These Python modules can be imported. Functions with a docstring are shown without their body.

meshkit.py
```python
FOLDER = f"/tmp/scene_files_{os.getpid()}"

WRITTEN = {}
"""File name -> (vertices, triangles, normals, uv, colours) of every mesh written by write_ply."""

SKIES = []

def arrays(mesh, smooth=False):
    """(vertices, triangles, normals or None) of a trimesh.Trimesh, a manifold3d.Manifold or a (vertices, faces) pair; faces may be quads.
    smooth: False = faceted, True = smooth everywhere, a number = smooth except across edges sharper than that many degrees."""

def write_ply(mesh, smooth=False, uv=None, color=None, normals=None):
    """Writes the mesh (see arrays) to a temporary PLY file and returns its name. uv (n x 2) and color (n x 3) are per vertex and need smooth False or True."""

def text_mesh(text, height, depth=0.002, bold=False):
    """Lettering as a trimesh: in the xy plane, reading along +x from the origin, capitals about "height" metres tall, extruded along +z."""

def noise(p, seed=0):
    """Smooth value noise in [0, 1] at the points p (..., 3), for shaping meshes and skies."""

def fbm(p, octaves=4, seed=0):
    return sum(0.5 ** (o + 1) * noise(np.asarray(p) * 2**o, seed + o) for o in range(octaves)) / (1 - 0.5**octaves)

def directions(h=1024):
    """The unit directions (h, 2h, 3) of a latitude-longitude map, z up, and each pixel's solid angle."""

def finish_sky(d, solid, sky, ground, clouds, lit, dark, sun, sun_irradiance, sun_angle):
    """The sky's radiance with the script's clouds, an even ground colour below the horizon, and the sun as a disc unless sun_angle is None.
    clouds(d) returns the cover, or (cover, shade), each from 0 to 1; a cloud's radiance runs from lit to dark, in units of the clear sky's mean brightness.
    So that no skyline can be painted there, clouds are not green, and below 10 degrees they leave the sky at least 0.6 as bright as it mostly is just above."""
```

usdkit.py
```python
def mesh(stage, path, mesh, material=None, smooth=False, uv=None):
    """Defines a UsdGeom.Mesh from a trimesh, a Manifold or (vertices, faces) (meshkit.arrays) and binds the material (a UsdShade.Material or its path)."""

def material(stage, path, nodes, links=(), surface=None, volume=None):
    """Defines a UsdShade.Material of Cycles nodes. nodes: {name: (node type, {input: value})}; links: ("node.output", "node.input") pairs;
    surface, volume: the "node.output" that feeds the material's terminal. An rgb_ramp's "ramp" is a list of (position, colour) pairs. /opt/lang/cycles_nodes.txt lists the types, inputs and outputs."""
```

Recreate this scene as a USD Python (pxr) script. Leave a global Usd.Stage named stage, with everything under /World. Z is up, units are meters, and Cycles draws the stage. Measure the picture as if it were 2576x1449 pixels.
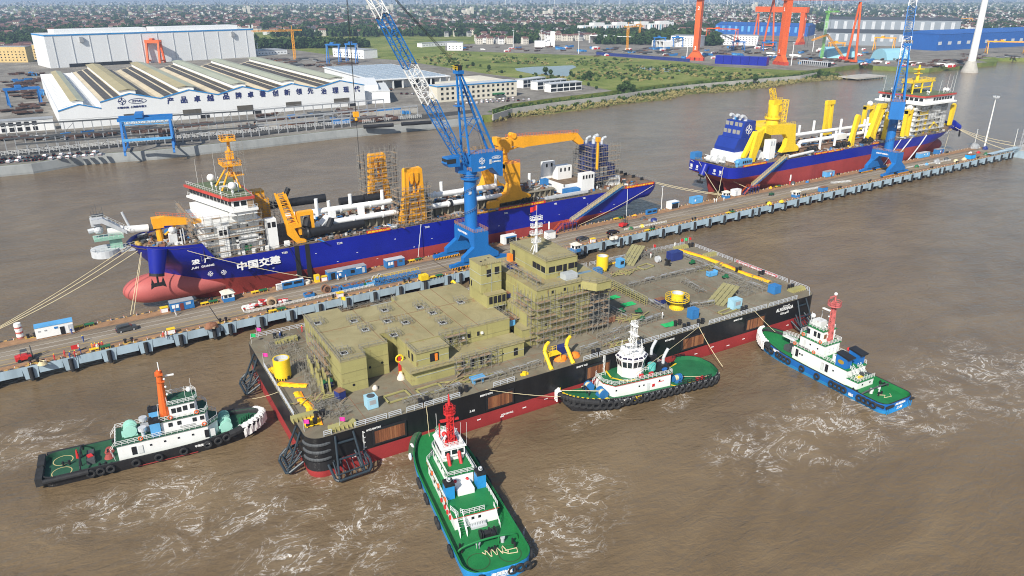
import math,random,glob,numpy as np,trimesh,usdkit,meshkit
import shapely.geometry as sg
from pxr import Usd,UsdGeom,Gf,UsdLux,UsdShade,Sdf,Vt
stage=Usd.Stage.CreateInMemory()
UsdGeom.SetStageUpAxis(stage,UsdGeom.Tokens.z);UsdGeom.SetStageMetersPerUnit(stage,1.0)
UsdGeom.Xform.Define(stage,'/World');UsdGeom.Scope.Define(stage,'/World/Looks')
rnd=random.Random(7);PI=math.pi
# ---- camera, sky, sun
CAM_H,PITCH,YAW=85.0,21.7186,32.9566
FPX,CXP,CYP=1849.0,1288.0,724.5
cam=UsdGeom.Camera.Define(stage,'/World/camera')
cam.AddTranslateOp().Set(Gf.Vec3d(0,0,CAM_H));cam.AddRotateZOp().Set(-YAW);cam.AddRotateXOp().Set(90-PITCH)
cam.CreateHorizontalApertureAttr(36.0);cam.CreateVerticalApertureAttr(20.25)
cam.CreateFocalLengthAttr(36.0*FPX/2576);cam.CreateClippingRangeAttr(Gf.Vec2f(1,60000))
cam.CreateExposureAttr(0.58)
SUN_AZ,SUN_EL=35.0,38.0
_sa,_se=math.radians(SUN_AZ),math.radians(SUN_EL)
TO_SUN=np.array([-math.cos(_sa)*math.cos(_se),-math.sin(_sa)*math.cos(_se),math.sin(_se)])
sun=UsdLux.DistantLight.Define(stage,'/World/sun')
sun.CreateIntensityAttr(1.05);sun.CreateAngleAttr(0.53);sun.CreateColorAttr(Gf.Vec3f(1.0,0.95,0.86));sun.CreateNormalizeAttr(True)
sun.AddTransformOp().Set(Gf.Matrix4d().SetRotate(Gf.Rotation(Gf.Vec3d(0,0,1),Gf.Vec3d(*TO_SUN.tolist()))))
sky=UsdLux.DomeLight.Define(stage,'/World/sky')
skym=usdkit.material(stage,'/World/Looks/sky_look',{
 's':('sky_texture',{'sky_type':'single_scattering','sun_disc':False,'sun_elevation':_se,'sun_rotation':math.atan2(TO_SUN[0],TO_SUN[1]),'altitude':50.0,'aerosol_density':1.0}),
 'b':('background_shader',{'strength':0.085})},[('s.color','b.color')],surface='b.background')
UsdShade.MaterialBindingAPI.Apply(sky.GetPrim()).Bind(skym)
sky.GetPrim().SetCustomDataByKey('kind','structure')
# ---- where a point of the pl
_p,_t=math.radians(PITCH),math.radians(YAW)
_R=np.array([[math.cos(_t),math.sin(_t),0],[-math.sin(_t),math.cos(_t),0],[0,0,1]])
def _ray(px,py):
 x,y=(px-CXP)/FPX,(CYP-py)/FPX
 return _R @ np.array([x,math.cos(_p)+y*math.sin(_p),-math.sin(_p)+y*math.cos(_p)])
def G(px,py,z=0.0):
 d=_ray(px,py);return np.array([0,0,CAM_H])+(z-CAM_H)/d[2]*d
def Yp(px,py,y):
 d=_ray(px,py);return np.array([0,0,CAM_H])+y/d[1]*d
def ztop(px,py,at):
 d=_ray(px,py);return CAM_H+math.hypot(at[0],at[1])/math.hypot(d[0],d[1])*d[2]
# ---- materials
_looks={}
def look(name,nodes,links,surface='p.BSDF',volume=None):
 if name not in _looks:
  _looks[name]=usdkit.material(stage,'/World/Looks/'+name,nodes,links,surface=surface,volume=volume)
 return _looks[name]
def paint(name,rgb,rough=0.5,var=0.18,scale=0.35,rust=0.0,metallic=0.0,spec=0.4,streak=True,plates=None):
 if name in _looks:return _looks[name]
 c=np.array(rgb,float)
 n={'g':('geometry',{}),'m':('mapping',{'scale':(scale,scale,scale*(0.25 if streak else 1.0))}),
  'n':('noise_texture',{'scale':1.0,'detail':5.0,'roughness':0.65}),
  'r':('rgb_ramp',{'ramp':[(0.3,tuple(c*(1-var))),(0.5,tuple(c)),(0.72,tuple(np.minimum(c*(1+var*0.6)+0.01*var,0.92)))]}),
  'p':('principled_bsdf',{'roughness':rough,'metallic':metallic,'specular_ior_level':spec})}
 l=[('g.position','m.vector'),('m.vector','n.vector'),('n.fac','r.fac')]
 src='r.color'
 if plates:
  n.update({'sp':('separate_xyz',{}),'ad':('math',{'math_type':'add'}),'cb':('combine_xyz',{}),'bk':('brick_texture',{'scale':1.0,'brick_width':plates[0],'row_height':plates[1],'mortar_size':0.035,'mortar_smooth':0.4,'color1':(1,1,1),'color2':(plates[2],)*3,'mortar':(plates[3],)*3}),'pm':('mix_color',{'blend_type':'multiply','fac':1.0})})
  l+=[('g.position','sp.vector'),('sp.x','ad.value1'),('sp.y','ad.value2'),('ad.value','cb.x'),('sp.z','cb.y'),('cb.vector','bk.vector'),('r.color','pm.a'),('bk.color','pm.b')];src='pm.result'
 if rust:
  n['m2']=('mapping',{'scale':(scale*2.3,scale*2.3,scale*0.9)});n['n2']=('noise_texture',{'scale':1.0,'detail':6.0,'roughness':0.7})
  n['r2']=('rgb_ramp',{'ramp':[(0.62-0.2*rust,(0,0,0)),(0.72-0.1*rust,(0.75,0.75,0.75))]})
  n['x']=('mix_color',{'b':(0.16,0.075,0.035)})
  l+=[('g.position','m2.vector'),('m2.vector','n2.vector'),('n2.fac','r2.fac'),('r2.color','x.fac'),(src,'x.a'),('x.result','p.base_color')]
 else:
  l+=[(src,'p.base_color')]
 return look(name,n,l)
def glass(name='window_glass',rgb=(0.015,0.02,0.025)):
 return paint(name,rgb,rough=0.08,var=0.1,spec=0.8)
# ---- mesh building
class M:
 def __init__(s):s.v,s.f,s.n=[],[],0
 def add(s,v,f):
  v=np.asarray(v,float).reshape(-1,3);f=np.asarray(f,int)
  if f.shape[1]==4:f=np.vstack([f[:,[0,1,2]],f[:,[0,2,3]]])
  s.v.append(v);s.f.append(f+s.n);s.n+=len(v);return s
 def mesh(s,m):return s.add(m.vertices,m.faces)
 def box(s,x0,x1,y0,y1,z0,z1):
  x0,x1,y0,y1,z0,z1=min(x0,x1),max(x0,x1),min(y0,y1),max(y0,y1),min(z0,z1),max(z0,z1)
  return s.add([(x0,y0,z0),(x1,y0,z0),(x1,y1,z0),(x0,y1,z0),(x0,y0,z1),(x1,y0,z1),(x1,y1,z1),(x0,y1,z1)],BOXF)
 def obox(s,c,size,rz=0.0,ry=0.0):
  x,y,z=np.array(size)/2
  v=np.array([(-x,-y,-z),(x,-y,-z),(x,y,-z),(-x,y,-z),(-x,-y,z),(x,-y,z),(x,y,z),(-x,y,z)])
  if ry:v=v @ np.array([[math.cos(ry),0,-math.sin(ry)],[0,1,0],[math.sin(ry),0,math.cos(ry)]])
  if rz:v=v @ np.array([[math.cos(rz),math.sin(rz),0],[-math.sin(rz),math.cos(rz),0],[0,0,1]])
  return s.add(v+np.asarray(c,float),BOXF)
 def cyl(s,p,q,r,r2=None,n=8,caps=True):
  p,q=np.asarray(p,float),np.asarray(q,float);r2=r if r2 is None else r2
  d=q-p;d/=np.linalg.norm(d) or 1;a=np.cross(d,[0,0,1.0] if abs(d[2])<0.9 else [1.0,0,0]);a/=np.linalg.norm(a);b=np.cross(d,a)
  t=np.arange(n)*2*PI/n+PI/n;ring=np.outer(np.cos(t),a)+np.outer(np.sin(t),b)
  i=np.arange(n);j=(i+1) % n
  s.add(np.vstack([p+ring*r,q+ring*r2]),np.stack([i,i+n,j+n,j],1)[:,::-1])
  if caps and n>2:
   k=np.arange(1,n-1)
   s.add(q+ring*r2,np.stack([0*k,k,k+1],1));s.add(p+ring*r,np.stack([0*k,k+1,k],1))
  return s
 def bar(s,p,q,w):return s.cyl(p,q,w*0.7,n=4,caps=False)
 def tube(s,pts,r,n=6):
  for a,b in zip(pts[:-1],pts[1:]):s.cyl(a,b,r,n=n)
  return s
 def prism(s,poly,z0,z1):
  p=poly if isinstance(poly,sg.Polygon) else sg.Polygon(poly)
  m=trimesh.creation.extrude_polygon(p,z1-z0,engine='earcut');m.vertices[:,2]+=z0;return s.mesh(m)
 def side(s,poly,y0,y1):
  p=poly if isinstance(poly,sg.Polygon) else sg.Polygon(poly)
  m=trimesh.creation.extrude_polygon(p,y1-y0,engine='earcut');v=m.vertices
  return s.add(np.stack([v[:,0],y0+v[:,2],v[:,1]],1),np.asarray(m.faces)[:,::-1])
 def front(s,poly,x0,x1):
  p=poly if isinstance(poly,sg.Polygon) else sg.Polygon(poly)
  m=trimesh.creation.extrude_polygon(p,x1-x0,engine='earcut');v=m.vertices
  return s.add(np.stack([x0+v[:,2],v[:,0],v[:,1]],1),m.faces)
 def grid(s,a,closed=False):
  a=np.asarray(a,float);r,c=a.shape[:2];i,j=np.meshgrid(np.arange(r-1),np.arange(c if closed else c-1),indexing='ij');i,j=i.ravel(),j.ravel();k=(j+1) % c
  return s.add(a.reshape(-1,3),np.stack([i*c+j,i*c+k,(i+1)*c+k,(i+1)*c+j],1))
 def sph(s,c,r,sub=2,sc=(1,1,1)):
  m=trimesh.creation.icosphere(subdivisions=sub,radius=1.0);return s.add(m.vertices*r*np.array(sc)+np.asarray(c,float),m.faces)
 def torus(s,c,R,r,axis='y',n=14,k=7,rz=0.0):
  u,w=np.meshgrid(np.arange(n)*2*PI/n,np.arange(k)*2*PI/k,indexing='ij')
  x,y,z=(R+r*np.cos(w))*np.cos(u),(R+r*np.cos(w))*np.sin(u),r*np.sin(w)
  P_={'z':(x,y,z),'y':(x,-z,y),'x':(z,x,y)}[axis];a=np.stack(P_,-1)
  if rz:a=a @ np.array([[math.cos(rz),math.sin(rz),0],[-math.sin(rz),math.cos(rz),0],[0,0,1]])
  a=a+np.asarray(c,float);a=np.concatenate([a,a[:1]],0);return s.grid(a[:,::-1] ,True)
 def revolve(s,prof,c=(0,0,0),n=16):
  t=np.arange(n)*2*PI/n;a=np.array([[(r*math.cos(u),r*math.sin(u),z) for u in t] for r,z in prof])+np.asarray(c,float);return s.grid(a,True)
 def rail(s,pts,h=1.1,step=1.6,w=0.05,bars=3,closed=False):
  pts=[np.asarray(p,float) for p in pts]
  if closed:pts=pts+[pts[0]]
  for a,b in zip(pts[:-1],pts[1:]):
   L=np.linalg.norm(b-a);n=max(1,int(round(L/step)))
   for k in range(n+1):
    p=a+(b-a)*k/n;s.bar(p,p+[0,0,h],w)
   for k in range(bars):
    u=np.array([0,0,h*(k+1)/bars]);s.bar(a+u,b+u,w)
  return s
 def truss(s,p,q,w,h,n,r=0.12,r2=0.07,up=(0,0,1),w2=None,h2=None):
  p,q=np.asarray(p,float),np.asarray(q,float);d=q-p;L=np.linalg.norm(d);d/=L
  up=(1.0,0,0) if abs(d[2])>0.97 and up[2] else up;a=np.cross(d,up);a/=np.linalg.norm(a);b=np.cross(a,d);w2=w if w2 is None else w2;h2=h if h2 is None else h2
  C=[(1,1),(-1,1),(-1,-1),(1,-1)]
  st=[[p+d*L*k/n+a*sx*(w+(w2-w)*k/n)/2+b*sy*(h+(h2-h)*k/n)/2 for sx,sy in C] for k in range(n+1)]
  for k in range(n+1):
   for i in range(4):s.bar(st[k][i],st[k][(i+1) % 4],r2)
  for k in range(n):
   for i in range(4):
    s.bar(st[k][i],st[k+1][i],r);j=(i+1) % 4
    s.bar(*((st[k][i],st[k+1][j]) if k % 2 else (st[k][j],st[k+1][i])),r2)
  return s
 def xf(s,loc=(0,0,0),rz=0.0):
  c,k=math.cos(rz),math.sin(rz);Rm=np.array([[c,k,0],[-k,c,0],[0,0,1]])
  s.v=[v @ Rm+np.asarray(loc,float) for v in s.v];return s
 def merged(s):return np.vstack(s.v),np.vstack(s.f)
BOXF=np.array([(0,3,2,1),(4,5,6,7),(0,1,5,4),(1,2,6,5),(2,3,7,6),(3,0,4,7)])
_used={}
def numbered(parent,name):
 k=(parent,name);n=_used.get(k,0);_used[k]=n+1
 return f'{parent}/{name}' if n==0 else f'{parent}/{name}_{n:03d}'
def path_of(parent):return '/World' if parent is None else str(parent.GetPath())
def obj(name,m,mat,parent=None,smooth=False,label=None):
 if m is None or not m.n:return None
 p=usdkit.mesh(stage,numbered(path_of(parent),name),m.merged(),mat,smooth).GetPrim()
 if label:p.SetCustomDataByKey('label',label)
 return p
def tag(p,label=None,cat=None,group=None,kind=None):
 for k,v in (('label',label),('category',cat),('group',group),('kind',kind)):
  if v:p.SetCustomDataByKey(k,v)
 return p
def thing(name,label,cat,loc=(0,0,0),rz=0.0,group=None):
 x=UsdGeom.Xform.Define(stage,numbered('/World',name));x.AddTranslateOp().Set(Gf.Vec3d(*map(float,loc)))
 if rz:x.AddRotateZOp().Set(math.degrees(rz))
 return tag(x.GetPrim(),label,cat,group)
def one(name,m,mat,label,cat,group=None,smooth=False):return tag(obj(name,m,mat,None,smooth),label,cat,group)
def struct(name,m,mat,smooth=False,parent=None):
 p=obj(name,m,mat,parent,smooth)
 return tag(p,kind='structure') if parent is None else p
def dup(root,loc,rz=0.0,label=None,group=None,sc=None):
 was=root.GetCustomData()
 x=UsdGeom.Xform.Define(stage,numbered('/World',root.GetName().rstrip('0123456789_') or root.GetName()));r=x.GetPrim()
 r.GetReferences().AddInternalReference(root.GetPath());x.ClearXformOpOrder()
 x.AddTranslateOp().Set(Gf.Vec3d(*map(float,loc)));x.AddRotateZOp(opSuffix='c').Set(math.degrees(rz))
 if sc:x.AddScaleOp(opSuffix='c').Set(Gf.Vec3f(*sc))
 tag(r,label or was.get('label'),was.get('category'),group or was.get('group'));r.SetInstanceable(True);return r
_FONT=glob.glob('/opt/blender-*/*/datafiles/fonts/Noto Sans CJK*')
def text_poly(text,height,bold=True,font=None):
 from PIL import Image,ImageDraw,ImageFont
 from shapely import affinity,box,union_all
 f=ImageFont.truetype((font or _FONT)[0],64);sw=2*bold
 x0,y0,x1,y1=f.getbbox(text,anchor='ls',stroke_width=sw)
 im=Image.new('L',(x1-x0+8,y1-y0+8));ImageDraw.Draw(im).text((4-x0,4-y0),text,255,f,anchor='ls',stroke_width=sw)
 on=np.pad(np.asarray(im)>127,((0,0),(1,1))).astype(np.int8)
 rows,st=np.nonzero(np.diff(on,axis=1)==1);en=np.nonzero(np.diff(on,axis=1)==-1)[1]
 sh=union_all(box(st,-rows-1,en,-rows)).buffer(0.6).buffer(-0.6).simplify(0.9);b=sh.bounds
 k=height/(b[3]-b[1])
 return affinity.affine_transform(sh,[k,0,0,k,-b[0]*k,-b[1]*k]),(b[2]-b[0])*k
def text(text_,height,depth=0.03,bold=True,font=None,width=None):
 sh,w=text_poly(text_,height,bold,font)
 if width:
  from shapely import affinity
  sh=affinity.scale(sh,width/w,1,origin=(0,0));w=width
 m=M()
 for g in getattr(sh,'geoms',[sh]):
  if g.area>1e-5:m.side(g,-depth,0)
 return m,w
# ---- palette
WHITE=paint('white_paint',(0.78,0.78,0.76),0.45,0.10,0.25)
WSTEEL=paint('weathered_white_steel',(0.62,0.63,0.62),0.55,0.15,0.5,rust=0.25)
CREAM=paint('cream_plaster',(0.60,0.56,0.46),0.8,0.12,0.1)
BLACK=paint('black_paint',(0.018,0.018,0.02),0.45,0.3,0.6)
RUBBER=paint('black_rubber',(0.022,0.022,0.023),0.8,0.35,1.2)
RED=paint('red_paint',(0.55,0.03,0.03),0.45,0.15,0.5)
ORANGE=paint('orange_paint',(0.68,0.115,0.025),0.5,0.12,0.2)
YELLOW=paint('yellow_paint',(0.80,0.55,0.02),0.5,0.12,0.3)
AMBER=paint('amber_yellow_paint',(0.80,0.36,0.015),0.5,0.14,0.3)
CRBLUE=paint('crane_blue_paint',(0.012,0.14,0.42),0.45,0.14,0.25)
SKYBLUE=paint('light_blue_paint',(0.10,0.34,0.62),0.55,0.15,0.4)
CBLUE=paint('container_blue_paint',(0.03,0.17,0.42),0.55,0.2,0.5)
NAVY=paint('navy_paint',(0.02,0.035,0.17),0.5,0.2,0.5)
GREEN=paint('deck_green_paint',(0.015,0.13,0.05),0.6,0.25,0.35)
DKGREEN=paint('dark_green_paint',(0.02,0.085,0.045),0.65,0.25,0.4)
AQUA=paint('pale_green_paint',(0.33,0.62,0.52),0.5,0.15,0.6)
GREY=paint('grey_steel',(0.32,0.33,0.34),0.5,0.2,0.5)
LGREY=paint('light_grey_steel',(0.48,0.50,0.52),0.5,0.18,0.5)
DGREY=paint('dark_grey_steel',(0.07,0.075,0.08),0.6,0.25,0.6)
CONC=paint('pale_concrete',(0.40,0.38,0.34),0.9,0.2,0.12,streak=False)
BLUECONC=paint('blue_painted_concrete',(0.33,0.43,0.50),0.85,0.22,0.25)
RUSTY=paint('rusty_steel',(0.22,0.10,0.055),0.85,0.4,0.7)
PIPE=paint('scaffold_pipe',(0.235,0.225,0.20),0.6,0.4,1.5)
PLANK=paint('weathered_plank',(0.30,0.21,0.13),0.85,0.3,1.5)
PRIMER=paint('olive_primer',(0.345,0.315,0.125),0.7,0.12,0.3,rust=0.10,plates=(5.5,2.4,0.90,0.82))
ROPE=paint('pale_rope',(0.62,0.53,0.33),0.9,0.2,2.0)
GLASS=glass()
DARK=paint('dark_opening',(0.012,0.012,0.014),0.9,0.2,1.0)
TYRE=RUBBER
LZ,PZ=5.0,4.2
# ---- water
def water_look():
 n={'g':('geometry',{}),
  'm1':('mapping',{'scale':(0.10,0.22,0.2),'rotation':(0,0,0.5)}),'w1':('noise_texture',{'scale':1.0,'detail':5.0,'roughness':0.62,'distortion':0.7}),
  'm2':('mapping',{'scale':(0.55,1.1,1.0),'rotation':(0,0,0.75)}),'w2':('noise_texture',{'scale':1.0,'detail':3.0,'roughness':0.6,'distortion':0.4}),
  'a1':('math',{'math_type':'multiply_add','value2':0.38}),
  'b':('bump',{'strength':0.55,'distance':1.1}),
  'm3':('mapping',{'scale':(0.022,0.034,0.03)}),'n3':('noise_texture',{'scale':1.0,'detail':5.0,'roughness':0.6,'distortion':1.4}),
  'mud':('rgb_ramp',{'ramp':[(0.28,(0.122,0.085,0.047)),(0.5,(0.158,0.111,0.062)),(0.72,(0.198,0.142,0.080))]}),
  'm4':('mapping',{'scale':(0.11,0.16,0.1),'rotation':(0,0,-0.2)}),'n4':('noise_texture',{'scale':1.0,'detail':6.0,'roughness':0.66,'distortion':2.2}),
  's4':('math',{'math_type':'subtract','value2':0.5}),'ab4':('math',{'math_type':'absolute'}),
  'th4':('map_range',{'range_type':'smoothstep','from_min':0.0,'from_max':0.024,'to_min':1.0,'to_max':0.0}),
  'n5':('noise_texture',{'scale':0.09,'detail':4.0,'roughness':0.7,'distortion':1.0}),
  'th5':('map_range',{'range_type':'smoothstep','from_min':0.39,'from_max':0.62,'to_min':0.0,'to_max':1.0}),
  'n6':('noise_texture',{'scale':1.6,'detail':3.0,'roughness':0.7}),'th6':('map_range',{'range_type':'smoothstep','from_min':0.36,'from_max':0.6,'to_min':0.35,'to_max':1.0}),
  'f1':('math',{'math_type':'multiply'}),'f2':('math',{'math_type':'multiply'}),'f3':('math',{'math_type':'multiply','use_clamp':True}),
  'mix':('mix_color',{'b':(0.84,0.81,0.76)}),'mixb':('mix_color',{'b':(0.27,0.205,0.13)}),'half':('math',{'math_type':'multiply','value2':0.5}),'rgh':('map_range',{'from_min':0.0,'from_max':1.0,'to_min':0.13,'to_max':0.7}),
  'p':('principled_bsdf',{'ior':1.33,'specular_ior_level':0.5})}
 l=[('g.position','m1.vector'),('m1.vector','w1.vector'),('g.position','m2.vector'),('m2.vector','w2.vector'),('w2.fac','a1.value1'),('w1.fac','a1.value3'),('a1.value','b.height'),('b.normal','p.normal'),
  ('g.position','m3.vector'),('m3.vector','n3.vector'),('n3.fac','mud.fac'),('g.position','m4.vector'),('m4.vector','n4.vector'),('n4.fac','s4.value1'),('s4.value','ab4.value1'),('ab4.value','th4.value'),
  ('g.position','n5.vector'),('n5.fac','th5.value'),('g.position','n6.vector'),('n6.fac','th6.value'),('th4.result','f1.value1'),('th5.result','f1.value2'),('f1.value','f2.value1'),('th6.result','f2.value2')]
 prev=None
 for k,(px,py,a,b,rz) in enumerate([(365,1265,17,7,-.15),(600,1290,17,8,.3),(860,1330,22,12,.5),(905,1180,13,5,.1),(2060,1085,26,12,.1),(1900,1130,18,8,.3),(2440,945,24,15,.2),(2330,1040,16,8,.2),
          (60,1120,18,8,0),(1530,1035,12,3,.1),(455,1170,5,3,0),(1420,1290,16,10,.4),(2560,960,24,14,0),(1700,1010,6,3,.3)]):
  c=G(px,py);cs,sn=math.cos(rz),math.sin(rz)
  n[f'k{k}']=('mapping',{'mapping_type':'texture','location':(c[0],c[1],0),'rotation':(0,0,rz),'scale':(a,b,1.0)})
  n[f'd{k}']=('vector_math',{'math_type':'length'});n[f'e{k}']=('map_range',{'range_type':'smoothstep','from_min':0.35,'from_max':1.25,'to_min':1.0,'to_max':0.0})
  l+=[('g.position',f'k{k}.vector'),(f'k{k}.vector',f'd{k}.vector1'),(f'd{k}.value',f'e{k}.value')]
  if prev is None:prev=f'e{k}.result'
  else:
   n[f'x{k}']=('math',{'math_type':'maximum'});l+=[(prev,f'x{k}.value1'),(f'e{k}.result',f'x{k}.value2')];prev=f'x{k}.value'
 n['th7']=('math',{'math_type':'multiply','use_clamp':True})
 l+=[('f2.value','f3.value1'),(prev,'f3.value2'),('th5.result','th7.value1'),(prev,'th7.value2'),('th7.value','half.value1'),('half.value','mixb.fac'),('mud.color','mixb.a'),('mixb.result','mix.a'),('f3.value','mix.fac'),('mix.result','p.base_color'),('f3.value','rgh.value'),('rgh.result','p.roughness')]
 return look('river_water',n,l)
WATER=water_look()
m=M();m.add([(-9000,-3000,0),(26000,-3000,0),(26000,26000,0),(-9000,26000,0)],[(0,1,2,3)])
struct('water',m,WATER)
# ---- land
def ground_look(name,a,b,c,s1=0.02,s2=0.25):
 return look(name,{'g':('geometry',{}),'n':('noise_texture',{'scale':s1,'detail':7.0,'roughness':0.65,'distortion':0.6}),'n2':('noise_texture',{'scale':s2,'detail':6.0,'roughness':0.7}),
  'mx':('math',{'math_type':'multiply_add','value2':0.5}),'sb':('math',{'math_type':'subtract','value2':0.25}),'r':('rgb_ramp',{'ramp':[(0.3,a),(0.5,b),(0.7,c)]}),
  'bp':('bump',{'strength':0.6,'distance':1.0}),'p':('principled_bsdf',{'roughness':0.95,'specular_ior_level':0.15})},
  [('g.position','n.vector'),('g.position','n2.vector'),('n2.fac','mx.value1'),('n.fac','mx.value3'),('mx.value','sb.value1'),('sb.value','r.fac'),('r.color','p.base_color'),('n2.fac','bp.height'),('bp.normal','p.normal')])
FIELD=ground_look('meadow_grass',(0.065,0.10,0.022),(0.155,0.19,0.042),(0.25,0.25,0.085),0.014,0.10)
SCRUB=ground_look('bank_scrub',(0.03,0.06,0.018),(0.07,0.10,0.03),(0.15,0.13,0.06),0.05,0.4)
YARD=ground_look('yard_concrete',(0.13,0.115,0.10),(0.20,0.185,0.16),(0.29,0.27,0.235),0.035,0.3)
ASPH=ground_look('asphalt',(0.05,0.05,0.05),(0.065,0.064,0.062),(0.085,0.083,0.08),0.05,0.5)
shore_left=[(-700,560),(0,443),(83,435),(210,413),(393,400),(643,372),(844,348),(1044,328),(1151,317),(1211,308),(1241,306)]
wall_px=[(1240,292),(1288,277),(1400,261),(1521,246),(1631,230),(1731,217),(1830,208),(1928,200),(2012,193),(2062,184)]
reed_px=[(1243,306),(1288,296),(1400,287),(1480,276),(1555,264),(1678,252),(1732,238),(1838,232),(1932,221),(2012,208),(2132,199),(2166,203)]
yard_px=[(2085,182),(2177,170),(2195,176),(2336,183),(2380,176),(2506,165),(2508,160),(2452,153),(2576,155),(3300,150)]
def xy(l,z=0.0):return [tuple(G(a,b,z)[:2]) for a,b in l]
far_=[]
for px,dist in ((3700,16000),(2700,16000),(2400,11000),(2150,8300),(1300,7400),(400,7800),(-1500,9000)):
 d=_ray(px,300);h=np.hypot(d[0],d[1]);far_.append((d[0]/h*dist,d[1]/h*dist))
land=sg.Polygon(xy(shore_left)+xy(wall_px)+xy([(2100,181)])+xy(yard_px)+far_).buffer(0)
m=M()
for g in getattr(land,'geoms',[land]):m.prism(g,-3.0,LZ)
struct('ground',m,FIELD)
q=[np.array(p) for p in xy(shore_left)[:-1]]
m=M();rows=[]
for t,z in ((0.0,LZ+0.02),(0.6,LZ+0.02),(0.9,LZ-0.3),(2.2,1.0),(2.4,-2.0)):
 rows.append([(p[0]+0.12*t,p[1]-t,z) for p in q])
m.grid(np.array(rows)[::-1]);struct('quay_wall',m,paint('quay_concrete',(0.25,0.26,0.255),0.9,0.25,0.15))
def patch(name,px,mat,dz,kind=True,z=LZ):
 m=M();g=sg.Polygon(xy(px,z+dz)).buffer(0).intersection(land.buffer(-0.6))
 for h in getattr(g,'geoms',[g]):
  v,f=trimesh.creation.triangulate_polygon(h,engine='earcut');m.add(np.c_[v,np.full(len(v),z+dz)],f)
 return struct(name,m,mat)
patch('left_yard_pavement',[(-700,545),(0,424)]+[(83,414),(210,394),(393,381),(643,355),(844,332),(1044,313),(1151,303),(1211,295),(1288,276),(1521,246),(1564,233),(1470,214),(1320,199),(1200,182),(1010,152),(830,138),(640,112),(400,106),(80,140),(-300,140)],YARD,0.05)
patch('quay_road',[(-300,430),(0,395),(210,378),(440,358),(650,342),(870,316),(1060,300),(1190,284),(1185,276),(1055,289),(868,303),(648,329),(430,348),(205,367),(0,383),(-300,415)],ASPH,0.1)
patch('right_yard_pavement',[(1120,127),(1521,141),(1724,156),(1798,167),(2002,177),(2085,178),(2177,165),(2195,171),(2336,177),(2380,171),(2500,160),(2446,148),(2576,150),(3100,146),(3000,60),(2100,42),(1760,78),(1480,85),(1280,105),(1120,114)],YARD,0.05)
POND=look('still_pond',{'p':('principled_bsdf',{'base_color':(0.02,0.035,0.05),'roughness':0.04,'ior':1.33})},[])
patch('pond',[(1295,172),(1340,168),(1400,166),(1440,164),(1452,168),(1432,176),(1436,185),(1428,192),(1395,191),(1340,186),(1300,178)],POND,0.08)
patch('pond',[(1600,169),(1640,170),(1690,173),(1718,177),(1710,181),(1670,180),(1625,176)],POND,0.08)
def resample(l,n):
 l=np.array(l);s=np.r_[0,np.cumsum(np.hypot(*np.diff(l,axis=0).T))];t=np.linspace(0,s[-1],n);return np.stack([np.interp(t,s,l[:,0]),np.interp(t,s,l[:,1])],1)
NB=160;A_,B_=resample(xy(wall_px,2.5),NB),resample(xy(reed_px),NB);rows=[]
for k in range(13):
 t=k/12;p=A_*(1-t)+B_*t;w=meshkit.fbm(np.c_[p*0.06,np.full(NB,1.3)],4)
 p=p+np.c_[np.zeros(NB),(w-0.5)*14*t*t];rows.append(np.c_[p,3.2*(1-t)**0.8-0.35*t+(w-0.5)*1.0])
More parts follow.
